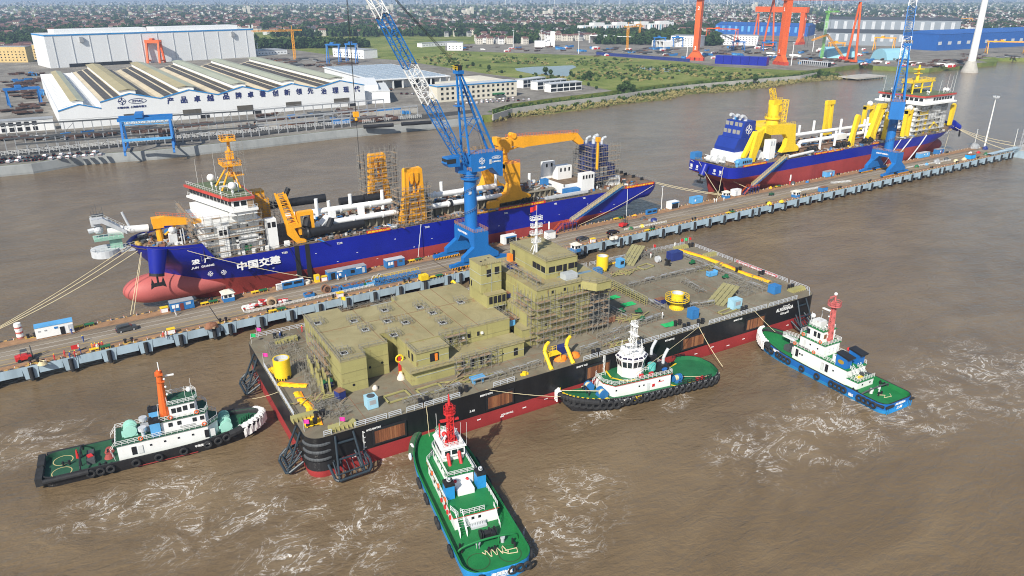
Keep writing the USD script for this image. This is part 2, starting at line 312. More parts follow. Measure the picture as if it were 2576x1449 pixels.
BANK=look('reedy_bank',{'g':('geometry',{}),'x':('separate_xyz',{}),'n':('noise_texture',{'scale':0.07,'detail':6.0,'roughness':0.7}),'a':('math',{'math_type':'multiply_add','value2':3.2}),'r':('rgb_ramp',{'ramp':[(0.0,(0.19,0.15,0.09)),(0.22,(0.23,0.19,0.08)),(0.42,(0.12,0.13,0.04)),(0.7,(0.055,0.095,0.025)),(1.0,(0.10,0.12,0.04))]}),'d':('math',{'math_type':'multiply','value2':0.21}),'p':('principled_bsdf',{'roughness':0.95,'specular_ior_level':0.1})},
 [('g.position','x.vector'),('g.position','n.vector'),('n.fac','a.value1'),('x.z','a.value3'),('a.value','d.value1'),('d.value','r.fac'),('r.color','p.base_color')])
m=M();m.grid(np.array(rows)[::-1]);struct('river_bank',m,BANK,smooth=True);bank=np.array(rows)
m=M()
for a,b in zip(xy(wall_px,LZ)[:-1],xy(wall_px,LZ)[1:]):
 a,b=np.array(a),np.array(b);d=b-a;L=np.hypot(*d);m.obox((*(a+b)/2,LZ-0.9),(L+0.4,0.7,4.2),math.atan2(d[1],d[0]))
one('flood_wall',m,CONC,'long low concrete flood wall along the grassy river bank','wall')
m=M()
for a,b in (((2130,193),(2210,190)),):
 A,B=G(*a,2.5),G(*b,2.5);m.box(A[0]-6,B[0]+2,B[1]-7,A[1]+6,1.6,3.0)
 for k in range(9):m.cyl((A[0]+(B[0]-A[0])*k/8,B[1]-5,-2),(A[0]+(B[0]-A[0])*k/8,B[1]-5,1.6),0.8)
one('jetty',m,CONC,'short concrete jetty on piles at the tip of the green bank','jetty')
# ---- haze
HAZE=look('haze_air',{'v':('principled_volume',{'color':(0.62,0.78,1.0),'density':0.00012,'anisotropy':0.25})},[],surface=None,volume='v.volume')
m=M();m.box(-8900,25900,-2900,25900,-4.0,235.0)
tag(obj('haze',m,HAZE),kind='stuff')
# ---- pier
PX0,PX1,PY0,PY1=-90.0,455.0,190.3,209.3
DECK=look('pier_deck_concrete',{'g':('geometry',{}),'m':('mapping',{'scale':(0.05,0.25,1)}),'n':('noise_texture',{'scale':1.0,'detail':7.0,'roughness':0.7}),'n2':('noise_texture',{'scale':0.35,'detail':5.0,'roughness':0.7}),
 'r':('rgb_ramp',{'ramp':[(0.25,(0.15,0.115,0.08)),(0.5,(0.225,0.185,0.138)),(0.75,(0.30,0.26,0.205))]}),'r2':('rgb_ramp',{'ramp':[(0.58,(0,0,0)),(0.75,(0.6,0.6,0.6))]}),'x':('mix_color',{'b':(0.11,0.09,0.075)}),'p':('principled_bsdf',{'roughness':0.9,'specular_ior_level':0.2})},
 [('g.position','m.vector'),('m.vector','n.vector'),('g.position','n2.vector'),('n.fac','r.fac'),('n2.fac','r2.fac'),('r.color','x.a'),('r2.color','x.fac'),('x.result','p.base_color')])
BRICKY=paint('ochre_edge_paving',(0.29,0.165,0.085),0.9,0.35,0.5,streak=False)
LINEY=paint('worn_yellow_line',(0.45,0.30,0.06),0.85,0.35,0.8,streak=False)
LINEW=paint('worn_white_line',(0.50,0.48,0.44),0.85,0.3,0.8,streak=False)
RAILM=paint('rusty_rail_steel',(0.10,0.075,0.06),0.7,0.3,0.8,streak=False)
pier=thing('pier','long concrete work pier with pale blue edge beams, crane rails and two berthed ships','pier')
joints=[-108.5+70.15*k for k in range(0,9)]
m=M();m.box(PX0,PX1,PY0,PY1,PZ-0.9,PZ);obj('deck',m,DECK,pier)
m=M()
for y0,y1 in ((PY0+0.5,PY0+2.6),(PY1-4.0,PY1-0.45)):m.box(PX0,PX1-0.2,y0,y1,PZ-0.3,PZ+0.012)
obj('edge_paving',m,BRICKY,pier)
m=M()
for y in (PY0+2.85,PY0+3.25,PY1-4.75,PY1-4.35,PY1-5.3):m.box(PX0,PX1-0.3,y,y+0.16,PZ-0.2,PZ+0.02)
obj('crane_rail',m,RAILM,pier)
m=M()
for y in (PY0+3.9,PY0+6.7):m.box(PX0,PX1-0.3,y,y+0.16,PZ-0.2,PZ+0.006)
obj('yellow_line',m,LINEY,pier)
m=M();m.box(PX0,PX1-0.3,199.35,199.5,PZ-0.2,PZ+0.006);m.box(PX0,PX1-0.3,201.9,202.05,PZ-0.2,PZ+0.006);obj('white_line',m,LINEW,pier)
for x in joints:
 m=M();m.box(x-0.1,x+0.1,PY0+0.4,PY1-0.4,PZ-0.2,PZ+0.009);obj('expansion_joint',m,DARK,pier)
caps=[]
for x in joints:
 for k in range(9):caps.append(x+2.05+8.26*k)
caps=[c for c in caps if PX0<c<PX1]
for c in caps:
 m=M()
 m.side([(c-1.7,PZ-0.01),(c+1.7,PZ-0.01),(c+1.35,1.0),(c+1.0,1.0),(c-1.35,1.0)],PY0-0.12,PY0+2.2);obj('pile_cap',m,BLUECONC,pier)
 m=M();m.cyl((c,PY0-0.42,0.7),(c,PY0-0.42,PZ-0.35),0.42,n=8);m.box(c-0.5,c+0.5,PY0-0.4,PY0-0.14,1.2,PZ-0.3);obj('fender',m,RUBBER,pier)
m=M()
for c in caps:
 for y in (PY0+1.8,PY0+6,PY0+12,PY1-1.2):
  m.cyl((c-0.8,y,-4),(c-0.8,y,PZ-0.95),0.45,n=8)
 m.box(c-0.8,c+0.8,PY0+2.3,PY1-0.3,2.0,PZ-0.92)
obj('piles_and_cross_beams',m,CONC,pier)
for a,b in zip(caps[:-1],caps[1:]):
 if b-a<6:
  m=M();m.box(a+1.72,b-1.72,PY0-0.05,PY0+0.45,2.3,PZ-0.012);obj('edge_beam',m,BLUECONC,pier);continue
 m=M();m.box(a+1.68,b-1.68,PY0-0.05,PY0+0.45,2.0,PZ-0.012);obj('edge_beam',m,BLUECONC,pier)
m=M();m.box(PX0,PX1,PY1-0.4,PY1+0.05,2.2,PZ-0.012);obj('back_beam',m,BLUECONC,pier)
m=M();m.box(PX1-0.5,PX1+0.05,PY0+0.5,PY1-0.5,1.6,PZ-0.02);obj('end_beam',m,BLUECONC,pier)
mk,my,mp,mr=M(),M(),M(),M()
for k,x in enumerate(np.arange(PX0,PX1-1,1.05)):
 for y in (PY0+0.2,PY1-0.25):
  (mk if k % 2 else my).box(x,x+0.7,y-0.14,y+0.14,PZ-0.05,PZ+0.22)
 if k % 3==0:
  for y in (PY0+0.55,PY1-0.6):
   mp.cyl((x,y,PZ),(x,y,PZ+0.75),0.07,n=5);mr.cyl((x,y,PZ+0.55),(x,y,PZ+0.8),0.085,n=5)
tag(obj('yellow_kerb_blocks',my,paint('faded_kerb_yellow',(0.5,0.3,0.1),0.8,0.25,1.0),pier),kind='stuff');tag(obj('black_kerb_blocks',mk,DGREY,pier),kind='stuff')
tag(obj('kerb_posts',mp,WHITE,pier),kind='stuff');tag(obj('kerb_post_tops',mr,paint('faded_red',(0.45,0.12,0.10),0.7),pier),kind='stuff')
# ---- dredgers
class Ship:
 def __init__(s,name,label,cat,loc,rz=0.0,group=None):
  s.loc,s.rz=np.array(loc,float),rz;s.p=thing(name,label,cat,loc,rz,group)
 def add(s,name,m,mat,parent=None,smooth=False,label=None):
  if not m.n:return None
  m.v=[v-s.loc for v in m.v];return obj(name,m,mat,parent or s.p,smooth,label)
HBLUE=paint('hull_blue',(0.006,0.014,0.27),0.38,0.16,0.10,plates=(9.0,2.7,0.93,0.86))
HRED=paint('hull_antifouling_red',(0.32,0.045,0.04),0.6,0.22,0.12,plates=(9.0,2.7,0.92,0.86))
BULBRED=paint('bulb_faded_red',(0.43,0.105,0.095),0.6,0.18,0.12)
DKBROWN=paint('rusty_brown_deck',(0.16,0.115,0.075),0.9,0.4,0.35,rust=0.4,streak=False)
DKGREENR=paint('green_monkey_island',(0.11,0.14,0.07),0.7,0.25,0.5)
def hull_ring(f,zs,n=44):
 rows=[]
 for z in zs:
  X0,X1,wid=f(z);t=np.linspace(0,1,n);t=0.5*t+0.5*(3*t*t-2*t**3);X=X0+(X1-X0)*t
  w=np.array([wid(x) for x in X]);near=np.stack([X,-w,np.full(n,z)],1);far=np.stack([X,w,np.full(n,z)],1)
  rows.append(np.vstack([near,far[::-1]]))
 return np.array(rows)
def ship_form(L,B,zdeck,rise,stern_cut,sheer_from=None):
 def f(z):
  X1=L-max(0.0,(20.0-z))*0.72 if z>7 else L-9.4-(7-z)*0.9
  X0=stern_cut(z);ent=22+max(0,17-z)*2.3;p=2.3-0.05*max(0,15-z)
  def wid(x):
   u=min(max((x-(X1-ent))/ent,0),1);b=B/2*(1-u**p)**(0.62 if z>12 else 0.85)
   if z<rise:b=min(b,B/2*math.sqrt(min(1,max(0,(x-X0)/(10+2.2*(rise-z))))))
   else:b*=1-0.16*max(0,1-(x-X0)/5.0)**2
   return max(b,0.05)
  return X0,X1,wid
 return f
def build_hull(S,f,to,zr,zdeck,zfc=None,xfc=None):
 def ring(zs):r=hull_ring(f,zs);return to(r)
 zs=[-2.5,0,2,4,6,zr] if zr>6.5 else [-2.5,0,2,4,zr]
 m=M();m.grid(ring(zs),True);S.add('underwater_hull',m,HRED,smooth=40)
 m=M();zt=list(np.linspace(zr,zdeck,6));m.grid(ring(zt),True);S.add('blue_topsides',m,HBLUE,smooth=40)
 r=ring([zdeck])[0];g=sg.Polygon(r[:,:2]).buffer(0);m=M();v,fc=trimesh.creation.triangulate_polygon(g,engine='earcut');m.add(np.c_[v,np.full(len(v),zdeck-0.05)],fc);S.add('main_deck',m,DKBROWN)
 if zfc:
  zz=np.linspace(zdeck,zfc,4);r=hull_ring(f,zz,60);n=r.shape[1]//2;k=int(np.searchsorted(r[0,:n,0],xfc));rr=np.concatenate([r[:,k:n],r[:,n:2*n-k]],1)
  m=M();m.grid(to(rr));S.add('forecastle_side',m,HBLUE,smooth=40)
  top=to(rr)[-1];g=sg.Polygon(top[:,:2]).buffer(0);m=M();v,fc=trimesh.creation.triangulate_polygon(g,engine='earcut');m.add(np.c_[v,np.full(len(v),zfc-0.9)],fc)
  a,b=top[0],top[-1];m.add([(a[0],a[1],zdeck-0.1),(b[0],b[1],zdeck-0.1),(b[0],b[1],zfc-0.9),(a[0],a[1],zfc-0.9)],[(0,1,2,3)]);S.add('forecastle_deck',m,DKBROWN)
def scaffold(pts,z0,z1,lift=2.0,bay=2.2,deep=1.0,planks=True,closed=False):
 m,q=M(),M();pts=[np.array(p,float) for p in pts]
 if closed:pts=pts+[pts[0]]
 for a,b in zip(pts[:-1],pts[1:]):
  d=b-a;L=np.hypot(*d)
  if L<0.1:continue
  d/=L;nrm=np.array([d[1],-d[0]])*deep;n=max(1,round(L/bay))
  for k in range(n+1):
   for o in (0*nrm,nrm):
    p=a+d*L*k/n+o;m.bar((*p,z0),(*p,z1+rnd.uniform(0.3,1.4)),0.075)
   z=z0
  z=z0+lift*0.8
  while z<z1+0.2:
   for o in (0*nrm,nrm):m.bar((*(a+o-d*0.3),z),(*(b+o+d*0.3),z),0.07)
   m.bar((*(a+nrm),z+1.0),(*(b+nrm),z+1.0),0.06)
   for k in range(n+1):p=a+d*L*k/n;m.bar((*p,z),(*(p+nrm),z),0.06)
   if planks:
    for k in range(n):
     if rnd.random()<0.8:
      c=a+d*L*(k+0.5)/n+nrm*0.5;q.obox((*c,z+0.06),(L/n*0.96,deep*rnd.uniform(0.5,0.9),0.06),math.atan2(d[1],d[0]))
   z+=lift
  for k in range(0,n,3):
   p,r=a+d*L*k/n+nrm,a+d*L*min(n,k+2)/n+nrm;m.bar((*p,z0),(*r,min(z1,z0+lift*2.5)),0.06)
 return m,q
def windows(S,parent,pts,w,h,face='y',mat=GLASS,depth=0.06,frame=WHITE):
 for p in pts:
  x,y,z=p;m=M()
  if face=='y':m.box(x-w/2,x+w/2,y-depth,y+0.02,z-h/2,z+h/2)
  else:m.box(x-depth,x+0.02,y-w/2,y+w/2,z-h/2,z+h/2)
  S.add('window',m,mat,parent)
def put_text(S,s,x,y,z,h,mat=WHITE,name='lettering',width=None,bold=True,font=None,lean=0.0):
 m,w=text(s,h,0.05,bold,font,width);m.xf((0,0,0))
 m.v=[v+np.array([x,y,z])+np.outer(v[:,0]*0,[0,0,0]) for v in m.v];S.add(name,m,mat);return w
def emblem(x,y,z,r):
 m=M();a=np.linspace(0,2*PI,25);ring=sg.Point(0,0).buffer(r*0.86).difference(sg.Point(0,0).buffer(r*0.76))
 star=sg.Polygon([(0,r*1.15),(r*.2,r*.2),(r*1.1,0),(r*.2,-r*.2),(0,-r*1.15),(-r*.2,-r*.2),(-r*1.1,0),(-r*.2,r*.2)]).difference(sg.Polygon([(0,r*.3),(r*.3,0),(0,-r*.3),(-r*.3,0)]))
 for g in (ring,*getattr(star,'geoms',[star])):m.side(g,-0.05,0)
 m.v=[v+np.array([x,y,z]) for v in m.v];return m
def oval_mark(S,x,y,z,w,mat=WHITE):
 from shapely import affinity
 o=affinity.scale(sg.Point(0,0).buffer(1.0),w/2,w/6.4).difference(affinity.scale(sg.Point(0,0).buffer(1.0),w/2-w*.03,w/6.4-w*.03));m=M();m.side(o,-0.05,0)
 t,tw=text('ZPMC',w*0.13,0.05,True,width=w*0.62);t.v=[v+np.array([-w*.31,0,-w*.065]) for v in t.v];m.v+=t.v;m.f+=[f+m.n for f in t.f[:1]] if False else []
 for v,f in zip(t.v,t.f):pass
 mm=M();mm.add(*m_merge(m,t));mm.v=[v+np.array([x,y,z]) for v in mm.v];S.add('oval_emblem',mm,mat)
def m_merge(a,b):
 va,fa=np.vstack(a.v[:len(a.f)]),np.vstack(a.f);vb,fb=b.merged();return np.vstack([va,vb]),np.vstack([fa,fb+len(va)])
def banner(S,s,x0,x1,y,z,h=0.95):
 m=M();m.box(x0,x1,y-0.06,y,z,z+h);b=S.add('red_banner',m,RED)
 t,w=text(s,h*0.62,0.03,True,width=(x1-x0)*0.92);t.v=[v+np.array([x0+(x1-x0)*0.04,y-0.07,z+h*0.2]) for v in t.v];S.add('lettering',t,YELLOW,b)
def junk(x0,x1,y0,y1,z,n,seed,hmax=1.0,dens=None):
 r=random.Random(seed);out={k:M() for k in ('rust','grey','dark','wood','blue','light')}
 for _ in range(n):
  k=r.choice(['rust','rust','grey','dark','wood','blue','light','dark']);x,y,a=r.uniform(x0,x1),r.uniform(y0,y1),r.uniform(0,PI)
  t=r.random()
  if t<0.5:out[k].obox((x,y,z+0.3),(r.uniform(.5,2.2),r.uniform(.4,1.2),r.uniform(.3,hmax)),a)
  elif t<0.85:l=r.uniform(1.0,3.0);zz=z+r.uniform(.12,.6);out[k].cyl((x-math.cos(a)*l,y-math.sin(a)*l,zz),(x+math.cos(a)*l,y+math.sin(a)*l,zz),r.uniform(.06,.22),n=6)
  else:out[k].cyl((x,y,z),(x,y,z+r.uniform(.5,1.1)),r.uniform(.25,.5),n=8)
 return out
JM=dict(rust=RUSTY,grey=GREY,dark=DGREY,wood=PLANK,blue=CBLUE,light=WSTEEL)
def add_junk(S,j):
 for k,m in j.items():
  p=S.add('loose_gear',m,JM[k]);
  if p:tag(p,kind='stuff')
# ======== near dredger, bow to the left
D1=Ship('dredger','blue and red hopper dredger with a bulbous bow, nearest ship behind the pier, under scaffolding','ship',(111.0,224.5,0.0),group=None)
B1=26.4
f1=ship_form(191.5,B1,15.0,9.0,lambda z:0.0 if z>12.5 else (12.5-z)*1.1+max(0,7.5-z)*2.2)
to1=lambda r:np.stack([207.5-r[...,0],224.5+r[...,1],r[...,2]],-1)
build_hull(D1,f1,to1,7.0,14.9,20.4,191.5-21.5)
m=M();u=np.linspace(0,1,30)**1.9;rr=5.0*np.sqrt(np.clip(1-(1-np.minimum(u/0.24,1))**2,0,1))*(1-0.35*np.clip((u-0.55)/0.45,0,1));t=np.linspace(0,2*PI,25)[:-1]
m.grid(np.array([[(12.6+36*k,224.5+r*1.0*math.cos(a)*(1+1.1*max(0,k-.4)),5.7+0.86*r*math.sin(a)-1.2*max(0,k-.3)) for a in t] for k,r in zip(u,rr)]),True);D1.add('bulbous_bow',m,BULBRED,smooth=True)
ys=211.3
for x in (59.8,63.0):
 m=M();m.box(x-0.7,x+0.7,ys-0.05,ys+0.3,3.0,14.95);D1.add('hull_recess',m,DARK)
m=M()
m.cyl((22.6,214.9,20.0),(21.2,213.6,13.4),2.6,1.9,n=18);D1.add('hawse_cone',m,HBLUE,smooth=30)
m=M();m.cyl((21.2,213.6,13.5),(21.05,213.45,12.7),1.95,n=18);m.cyl((21.1,213.5,13.0),(21.0,213.3,9.8),0.28);m.obox((21.0,213.3,10.2),(3.6,0.7,0.9));m.side([(19.0,9.2),(19.6,12.2),(20.3,10.0)],212.9,213.6);m.side([(21.7,10.0),(22.5,12.2),(23.0,9.2)],212.9,213.6);D1.add('anchor',m,BLACK)
m=M();m.cyl((10.6,224.5,17.6),(10.6,224.5,19.6),3.7,n=24);m.box(10,19,222.6,226.4,18.2,19.4);D1.add('bow_platform',m,LGREY)
m=M();m.rail([(7.2,223,19.6),(8,221.3,19.6),(13,221.2,19.6),(18,222.4,19.6)],1.2,1.2,0.07,2);m.rail([(8.3,222,23),(15.5,222,23)],1.2,1.2,0.07,2);m.rail([(8.5,222.2,28.6),(11.5,222.2,28.6),(17,222.2,24.4)],1.1,1.2,0.07,2);D1.add('bow_rails',m,WSTEEL)
m=M();m.box(8.3,15.6,222,227,22.4,22.9);m.box(12,15,223,226,19.4,22.4);D1.add('green_platform',m,paint('pale_green_platform',(0.25,0.45,0.35),0.6))
m=M();m.side([(8.6,28.5),(11.4,28.5),(16.6,24.2),(16.6,23.2),(11,27.2),(8.6,27.2)],222.4,226);m.box(8.4,10.6,223,225.6,26.4,28.4);m.sph((9.9,224,25.2),1.3,1);m.cyl((7.4,224,25.0),(10.4,224,25.4),0.7);m.cyl((12.4,224.5,23),(12.4,224.5,28),0.5);m.cyl((18.0,225.5,23.2),(16.5,225.5,28.8),0.35);D1.add('bow_coupling',m,LGREY)
m=M();m.cyl((12.0,224.3,24.3),(22.3,224.3,23.6),1.05,n=14);m.cyl((15.4,224.3,24.1),(15.9,224.3,24.1),1.35,n=14);D1.add('bow_discharge_pipe',m,WHITE)
m=M();m.cyl((22.3,224.3,23.6),(25.6,224.3,23.3),0.95,n=12);m.box(9,12,225,227,28.5,28.9)
for k in range(5):m.bar((9+k*.7,225.5,28.9),(9+k*.7,225.5,30+(k % 3)),0.08)
D1.add('bow_hose',m,DGREY)
m=M();m.cyl((24.9,224.0,19.4),(24.7,224,24.5),0.95,0.8,n=12);m.box(23.4,26.2,222.8,225.2,23.4,26.4);D1.add('foredeck_crane_post',m,AMBER)
m=M();m.side([(24.4,26.9),(26.4,27.2),(37.6,24.3),(37.6,23.4),(33,23.9),(25.5,24.6)],220.4,221.9);m.cyl((26,222,21.5),(29.5,221.2,24.6),0.3);b_=D1.add('foredeck_crane_boom',m,AMBER)
m=M();m.rail([(24.6,222,27.2),(35,221.9,25.2)],1.1,1.1,0.06,2);D1.add('boom_rail',m,ORANGE,b_)
add_junk(D1,junk(20,34,217,232,19.5,110,3));add_junk(D1,junk(34,60,213,217,14.9,50,5))
m=M()
for x,y in ((28.5,219),(30,217),(29.2,216)):m.box(x,x+0.25,y,y+.25,19.5,24);
m.box(26.5,28.5,218,220,19.5,22.4);m.sph((27.6,219,23.4),1.0,1);D1.add('foredeck_winch_house',m,WSTEEL)
for x,y in ((18.6,222.6),(18.9,220.8)):m=M();m.revolve([(0,20.8),(.55,20.7),(.7,20.2),(.5,19.5)],(x,y,0),10);D1.add('fairlead',m,paint('brass_yellow',(0.45,0.30,0.06),0.5))
m=M()
for k,(z0,z1) in enumerate([(14.9,18.2),(18.2,21.2),(21.2,24.0),(24.0,26.6)]):m.box(33.5+k*0.8,51.0-k*.25,214.2+k*0.2,236.2,z0,z1-0.25)
D1.add('bridge_house',m,WHITE)
for k,z in enumerate((18.2,21.2,24.0)):
 m=M();m.box(32.9+k*.8,51.6,213.0,237.2,z-0.24,z);D1.add('house_deck',m,WSTEEL)
m=M();m.prism([(35.6,237.6),(43.2,211.6),(50.3,211.6),(50.6,237.6)],27.7,28.3);m.side([(42.0,26.6),(50,26.6),(50,27.7),(43,27.7)],212.2,214);D1.add('wing_deck',m,WHITE)
m=M();m.prism([(36.6,236.6),(43.4,212.6),(49.4,212.6),(49.6,236.6)],28.3,31.0);wh_=D1.add('wheelhouse',m,WHITE)
m=M();m.prism([(35.3,237.4),(42.6,212.0),(49.7,212.0),(50.2,237.4)],31.0,31.75);D1.add('red_roof_edge',m,paint('dull_red_trim',(0.45,0.06,0.045),0.5))
m=M();m.prism([(35.9,236.9),(43.0,212.5),(49.2,212.5),(49.7,236.9)],31.7,31.85);D1.add('monkey_island_deck',m,DKGREENR)
A_,B_=np.array([36.55,236.4]),np.array([43.35,212.7]);dd=(B_-A_)/np.linalg.norm(B_-A_)
for k in range(12):
 p=A_+(B_-A_)*(k+0.5)/12;m=M();m.obox((p[0]-0.05,p[1],29.9),(1.62,0.12,1.5),math.atan2(dd[1],dd[0]));D1.add('window',m,GLASS,wh_)
windows(D1,wh_,[(44.6,212.6,29.9),(46.6,212.6,29.9)],1.5,1.4)
m=M();m.box(47.6,49.2,212.5,212.62,28.5,30.7);D1.add('plywood_panel',m,PLANK,wh_)
for k,z in enumerate((16.9,19.9,22.8)):windows(D1,None,[(36.5+2.4*i+.5*k,214.2+k*.2,z) for i in range(5)],.7,.8)
m,q=scaffold([(33.0,236),(33.0,213.2),(51.0,213.2)],15.0,26.5,2.0,2.3,1.1);tag(D1.add('scaffold_tubes',m,PIPE),kind='stuff');tag(D1.add('scaffold_planks',q,PLANK),kind='stuff')
m=M();m.rail([(36.0,236.6,31.8),(43.0,212.5,31.8),(49.2,212.5,31.8)],1.1,1.4,0.06,2);m.rail([(36,237.3,28.3),(43.3,211.8,28.3),(50.2,211.8,28.3)],1.1,1.5,0.07,2);D1.add('bridge_rails',m,WSTEEL)
for x,y in ((45.2,218),(42.4,232.0)):m=M();m.cyl((x,y,31.8),(x,y,32.8),.35,n=8);m.sph((x,y,34.0),1.15,2);D1.add('radar_dome',m,WHITE,smooth=True)
m=M()
for k in range(12):x,y=rnd.uniform(39.5,48.5),rnd.uniform(214,236);m.cyl((x,y,31.8),(x,y,33.0+rnd.random()*1.8),.1,n=5);m.sph((x,y,33.2),.25,1)
for x,y,h in ((38.8,233.5,8),(44.5,235.5,9),(47.8,214.2,9),(39.6,230,4)):m.cyl((x,y,31.8),(x,y,31.8+h),.06,.03,n=4)
m.box(43.5,45,226,226.5,33.4,33.7);m.box(42.5,44.5,221,221.6,33.2,33.6);tag(D1.add('antennas',m,WSTEEL),kind='stuff')
m=M()
for sx,sy in ((43.2,222.5),(43.2,230),(48.8,223.5),(48.8,229.5)):m.cyl((sx,sy,31.8),(47.2,226.5+(sy-226)*.3,38.6),.28,n=7)
m.cyl((47.4,226.8,36),(47.8,227.2,46.5),.75,.4,n=8);m.box(44.6,50,223.4,229.6,38.4,38.75);m.box(45.6,49.6,225,229,45.4,45.7);m.box(46,50.5,224.6,229,35.2,35.5)
m.rail([(44.6,223.4,38.75),(50,223.4,38.75),(50,229.6,38.75),(44.6,229.6,38.75)],1.1,1.2,.08,2,True);m.rail([(45.6,225,45.7),(49.6,225,45.7),(49.6,229,45.7),(45.6,229,45.7)],1.1,1.2,.08,2,True);m.box(46.6,48.6,226,228,40,42.3);D1.add('main_mast',m,AMBER)
m,q=scaffold([(45,224.2),(50,224.2)],36,45,2.2,1.7,4.5);tag(D1.add('mast_scaffold',m,PIPE),kind='stuff')
for x0,x1,y0,y1 in ((38.5,41.2,212.6,215),(52.2,55.2,213.0,215.5)):
 m=M();m.box(x0,x1,y0,y1,14.9,23.9);t_=D1.add('white_tower',m,WHITE);m=M();m.box(x0+.3,x0+1.2,y0-.06,y0,21.4,23.0);D1.add('opening',m,DARK,t_);m=M();m.box(x0+1.6,x1-.3,y0-.06,y0,21.4,23.0);D1.add('opening',m,DARK,t_)
m=M();m.box(43.2,43.9,212.8,213.5,14.9,20.4);m.box(49.6,50.3,212.8,213.5,14.9,20.4);m.box(43.2,50.3,212.8,213.5,19.5,20.4);m.box(43.2,50.3,212.8,213.5,18.2,18.8);D1.add('white_portal',m,WHITE)
m=M();m.box(44.2,45.0,212,212.6,14.9,16);m.box(47,47.9,212,212.6,14.9,16.2);m.box(50.9,51.9,212,212.6,14.9,16.4);m.box(56.6,58.1,211.9,212.6,15.2,16.8);tag(D1.add('white_lockers',m,WHITE),kind='stuff')
m=M();m.obox((46.5,214.4,16.2),(2,1.4,1.6));D1.add('green_machine',m,GREEN)
m=M()
for y in (213.2,215.6):
 for x0,x1 in ((58.6,56.8),(61.4,59.2)):m.bar((x0,y,21.0),(x1,y+1.6,30.4),0.45)
 for k in range(9):
  z=21.6+k*1.05;t=(z-21)/9.4;m.bar((58.6-1.8*t,y+1.6*t,z),(61.4-2.2*t,y+1.6*t,z),0.22)
m.side([(58.3,21.6),(62.4,21.2),(62.4,20.2),(60.2,20.0),(61.6,16.8),(63.4,16.0),(63.4,15.2),(60.6,15.2),(58.6,17.6)],212.8,216.2);D1.add('pipe_gantry',m,AMBER)
m=M();m.box(61.6,66.6,213.4,215.4,23.3,24.5);m.box(61.6,62.5,213.4,215.4,17.5,23.3);m.box(65.7,66.6,213.4,215.4,18.6,23.3);D1.add('winch_frame',m,AMBER)
m=M();m.cyl((64,213.6,19.6),(65.2,215,21.8),1.2,n=10);m.cyl((62.5,213.2,18.0),(82.5,214.0,17.8),1.25,n=14);m.torus((64.2,213.4,17.9),1.3,.5,'x');m.cyl((70.6,213.2,18.3),(72.5,214.6,20.6),1.0,n=10);D1.add('near_suction_pipe',m,BLACK,smooth=30)
m=M();m.cyl((50,234.5,22.4),(77,232.2,22.8),1.4,n=14);m.cyl((63.0,233,23.0),(65.5,233,27.5),0.8,n=10);m.cyl((82,233,20.5),(90,232.5,20.5),1.4,n=14);m.cyl((90.5,232.5,20.5),(96,232,20.5),1.5,n=14);D1.add('far_suction_pipe',m,BLACK,smooth=30)
m=M();m.box(52.5,58,229,235,15,26);m.box(53,57,230,234,26,28.5);D1.add('amber_winch_tower',m,AMBER)
m,q=scaffold([(52,228.5),(59,228.5)],15,28,2.2,2.0,6.0);tag(D1.add('scaffold_tubes',m,PIPE),kind='stuff')
m=M();m.cyl((60,222.2,21.6),(96,222.0,21.2),0.95,n=14);m.cyl((100,222,21.0),(137,222.4,20.8),0.95,n=14)
for x in (66,78,88,104,112,124):m.cyl((x,222.1,21.15),(x+.5,222.1,21.15),1.15,n=14)
D1.add('far_discharge_pipe',m,WHITE,smooth=30)
m=M();m.cyl((72.5,216.5,19.0),(95.5,216.5,18.9),0.9,n=14);m.cyl((102,216.5,18.9),(122,216.5,18.8),0.9,n=14);m.cyl((122,216.5,18.8),(136,217,18.7),0.8,n=14);m.tube([(64.5,217.2,18.4),(69,216.4,18.3),(72.5,218.6,20.0)],1.25,12);m.box(73.2,75.2,218,219.6,19.8,22.2);m.box(82.6,84.4,217,218.6,19.6,22.2)
for x in (80,90,106,114):m.cyl((x,216.5,18.85),(x+.4,216.5,18.85),1.1,n=14)
D1.add('near_discharge_pipe',m,WHITE,smooth=30)
m=M()
for x in (96.2,101.6,115.2):m.cyl((x-.4,216.5,18.85),(x+.4,216.5,18.85),1.3,n=14)
for x in (97,108.5):m.cyl((x-.4,222,21.1),(x+.4,222,21.1),1.4,n=14)
tag(D1.add('pipe_joints',m,BLACK),kind='stuff')
for x,y,z0,z1 in ((70.2,221,20.4,25.9),(81.7,222,21.4,25.6),(92.8,222,19,25.4),(115.3,223,20.4,25.0),(138.1,224,19.6,24.6),(152.3,223,17.5,23.4),(77.5,231,18,22)):
 m=M();m.cyl((x,y,z0),(x,y,z1),0.58,n=12);D1.add('vent_pipe',m,WHITE,smooth=30)
m=M();m.box(68,160,218.2,218.6,14.9,17.9);m.box(68,160,230.4,230.8,14.9,17.9);m.box(68,160,218.2,230.8,17.3,17.6);m.box(67.6,68,218.2,230.8,14.9,17.9);m.box(160,160.4,218.2,230.8,14.9,17.9)
for k in range(38):x=69+k*2.4;m.box(x,x+.3,217.1,218.3,14.9,17.7)
m.box(68,160,216.9,218.3,17.7,17.95);D1.add('hopper_coaming',m,paint('drab_coaming',(0.25,0.225,0.165),0.85,0.3,0.5,rust=0.35))
add_junk(D1,junk(66,132,212.2,216,14.95,240,11));add_junk(D1,junk(70,160,219,231,17.65,420,12,1.8));add_junk(D1,junk(150,200,213,236,14.95,300,13,1.6));add_junk(D1,junk(66,160,232,236.5,14.95,120,14,1.8))
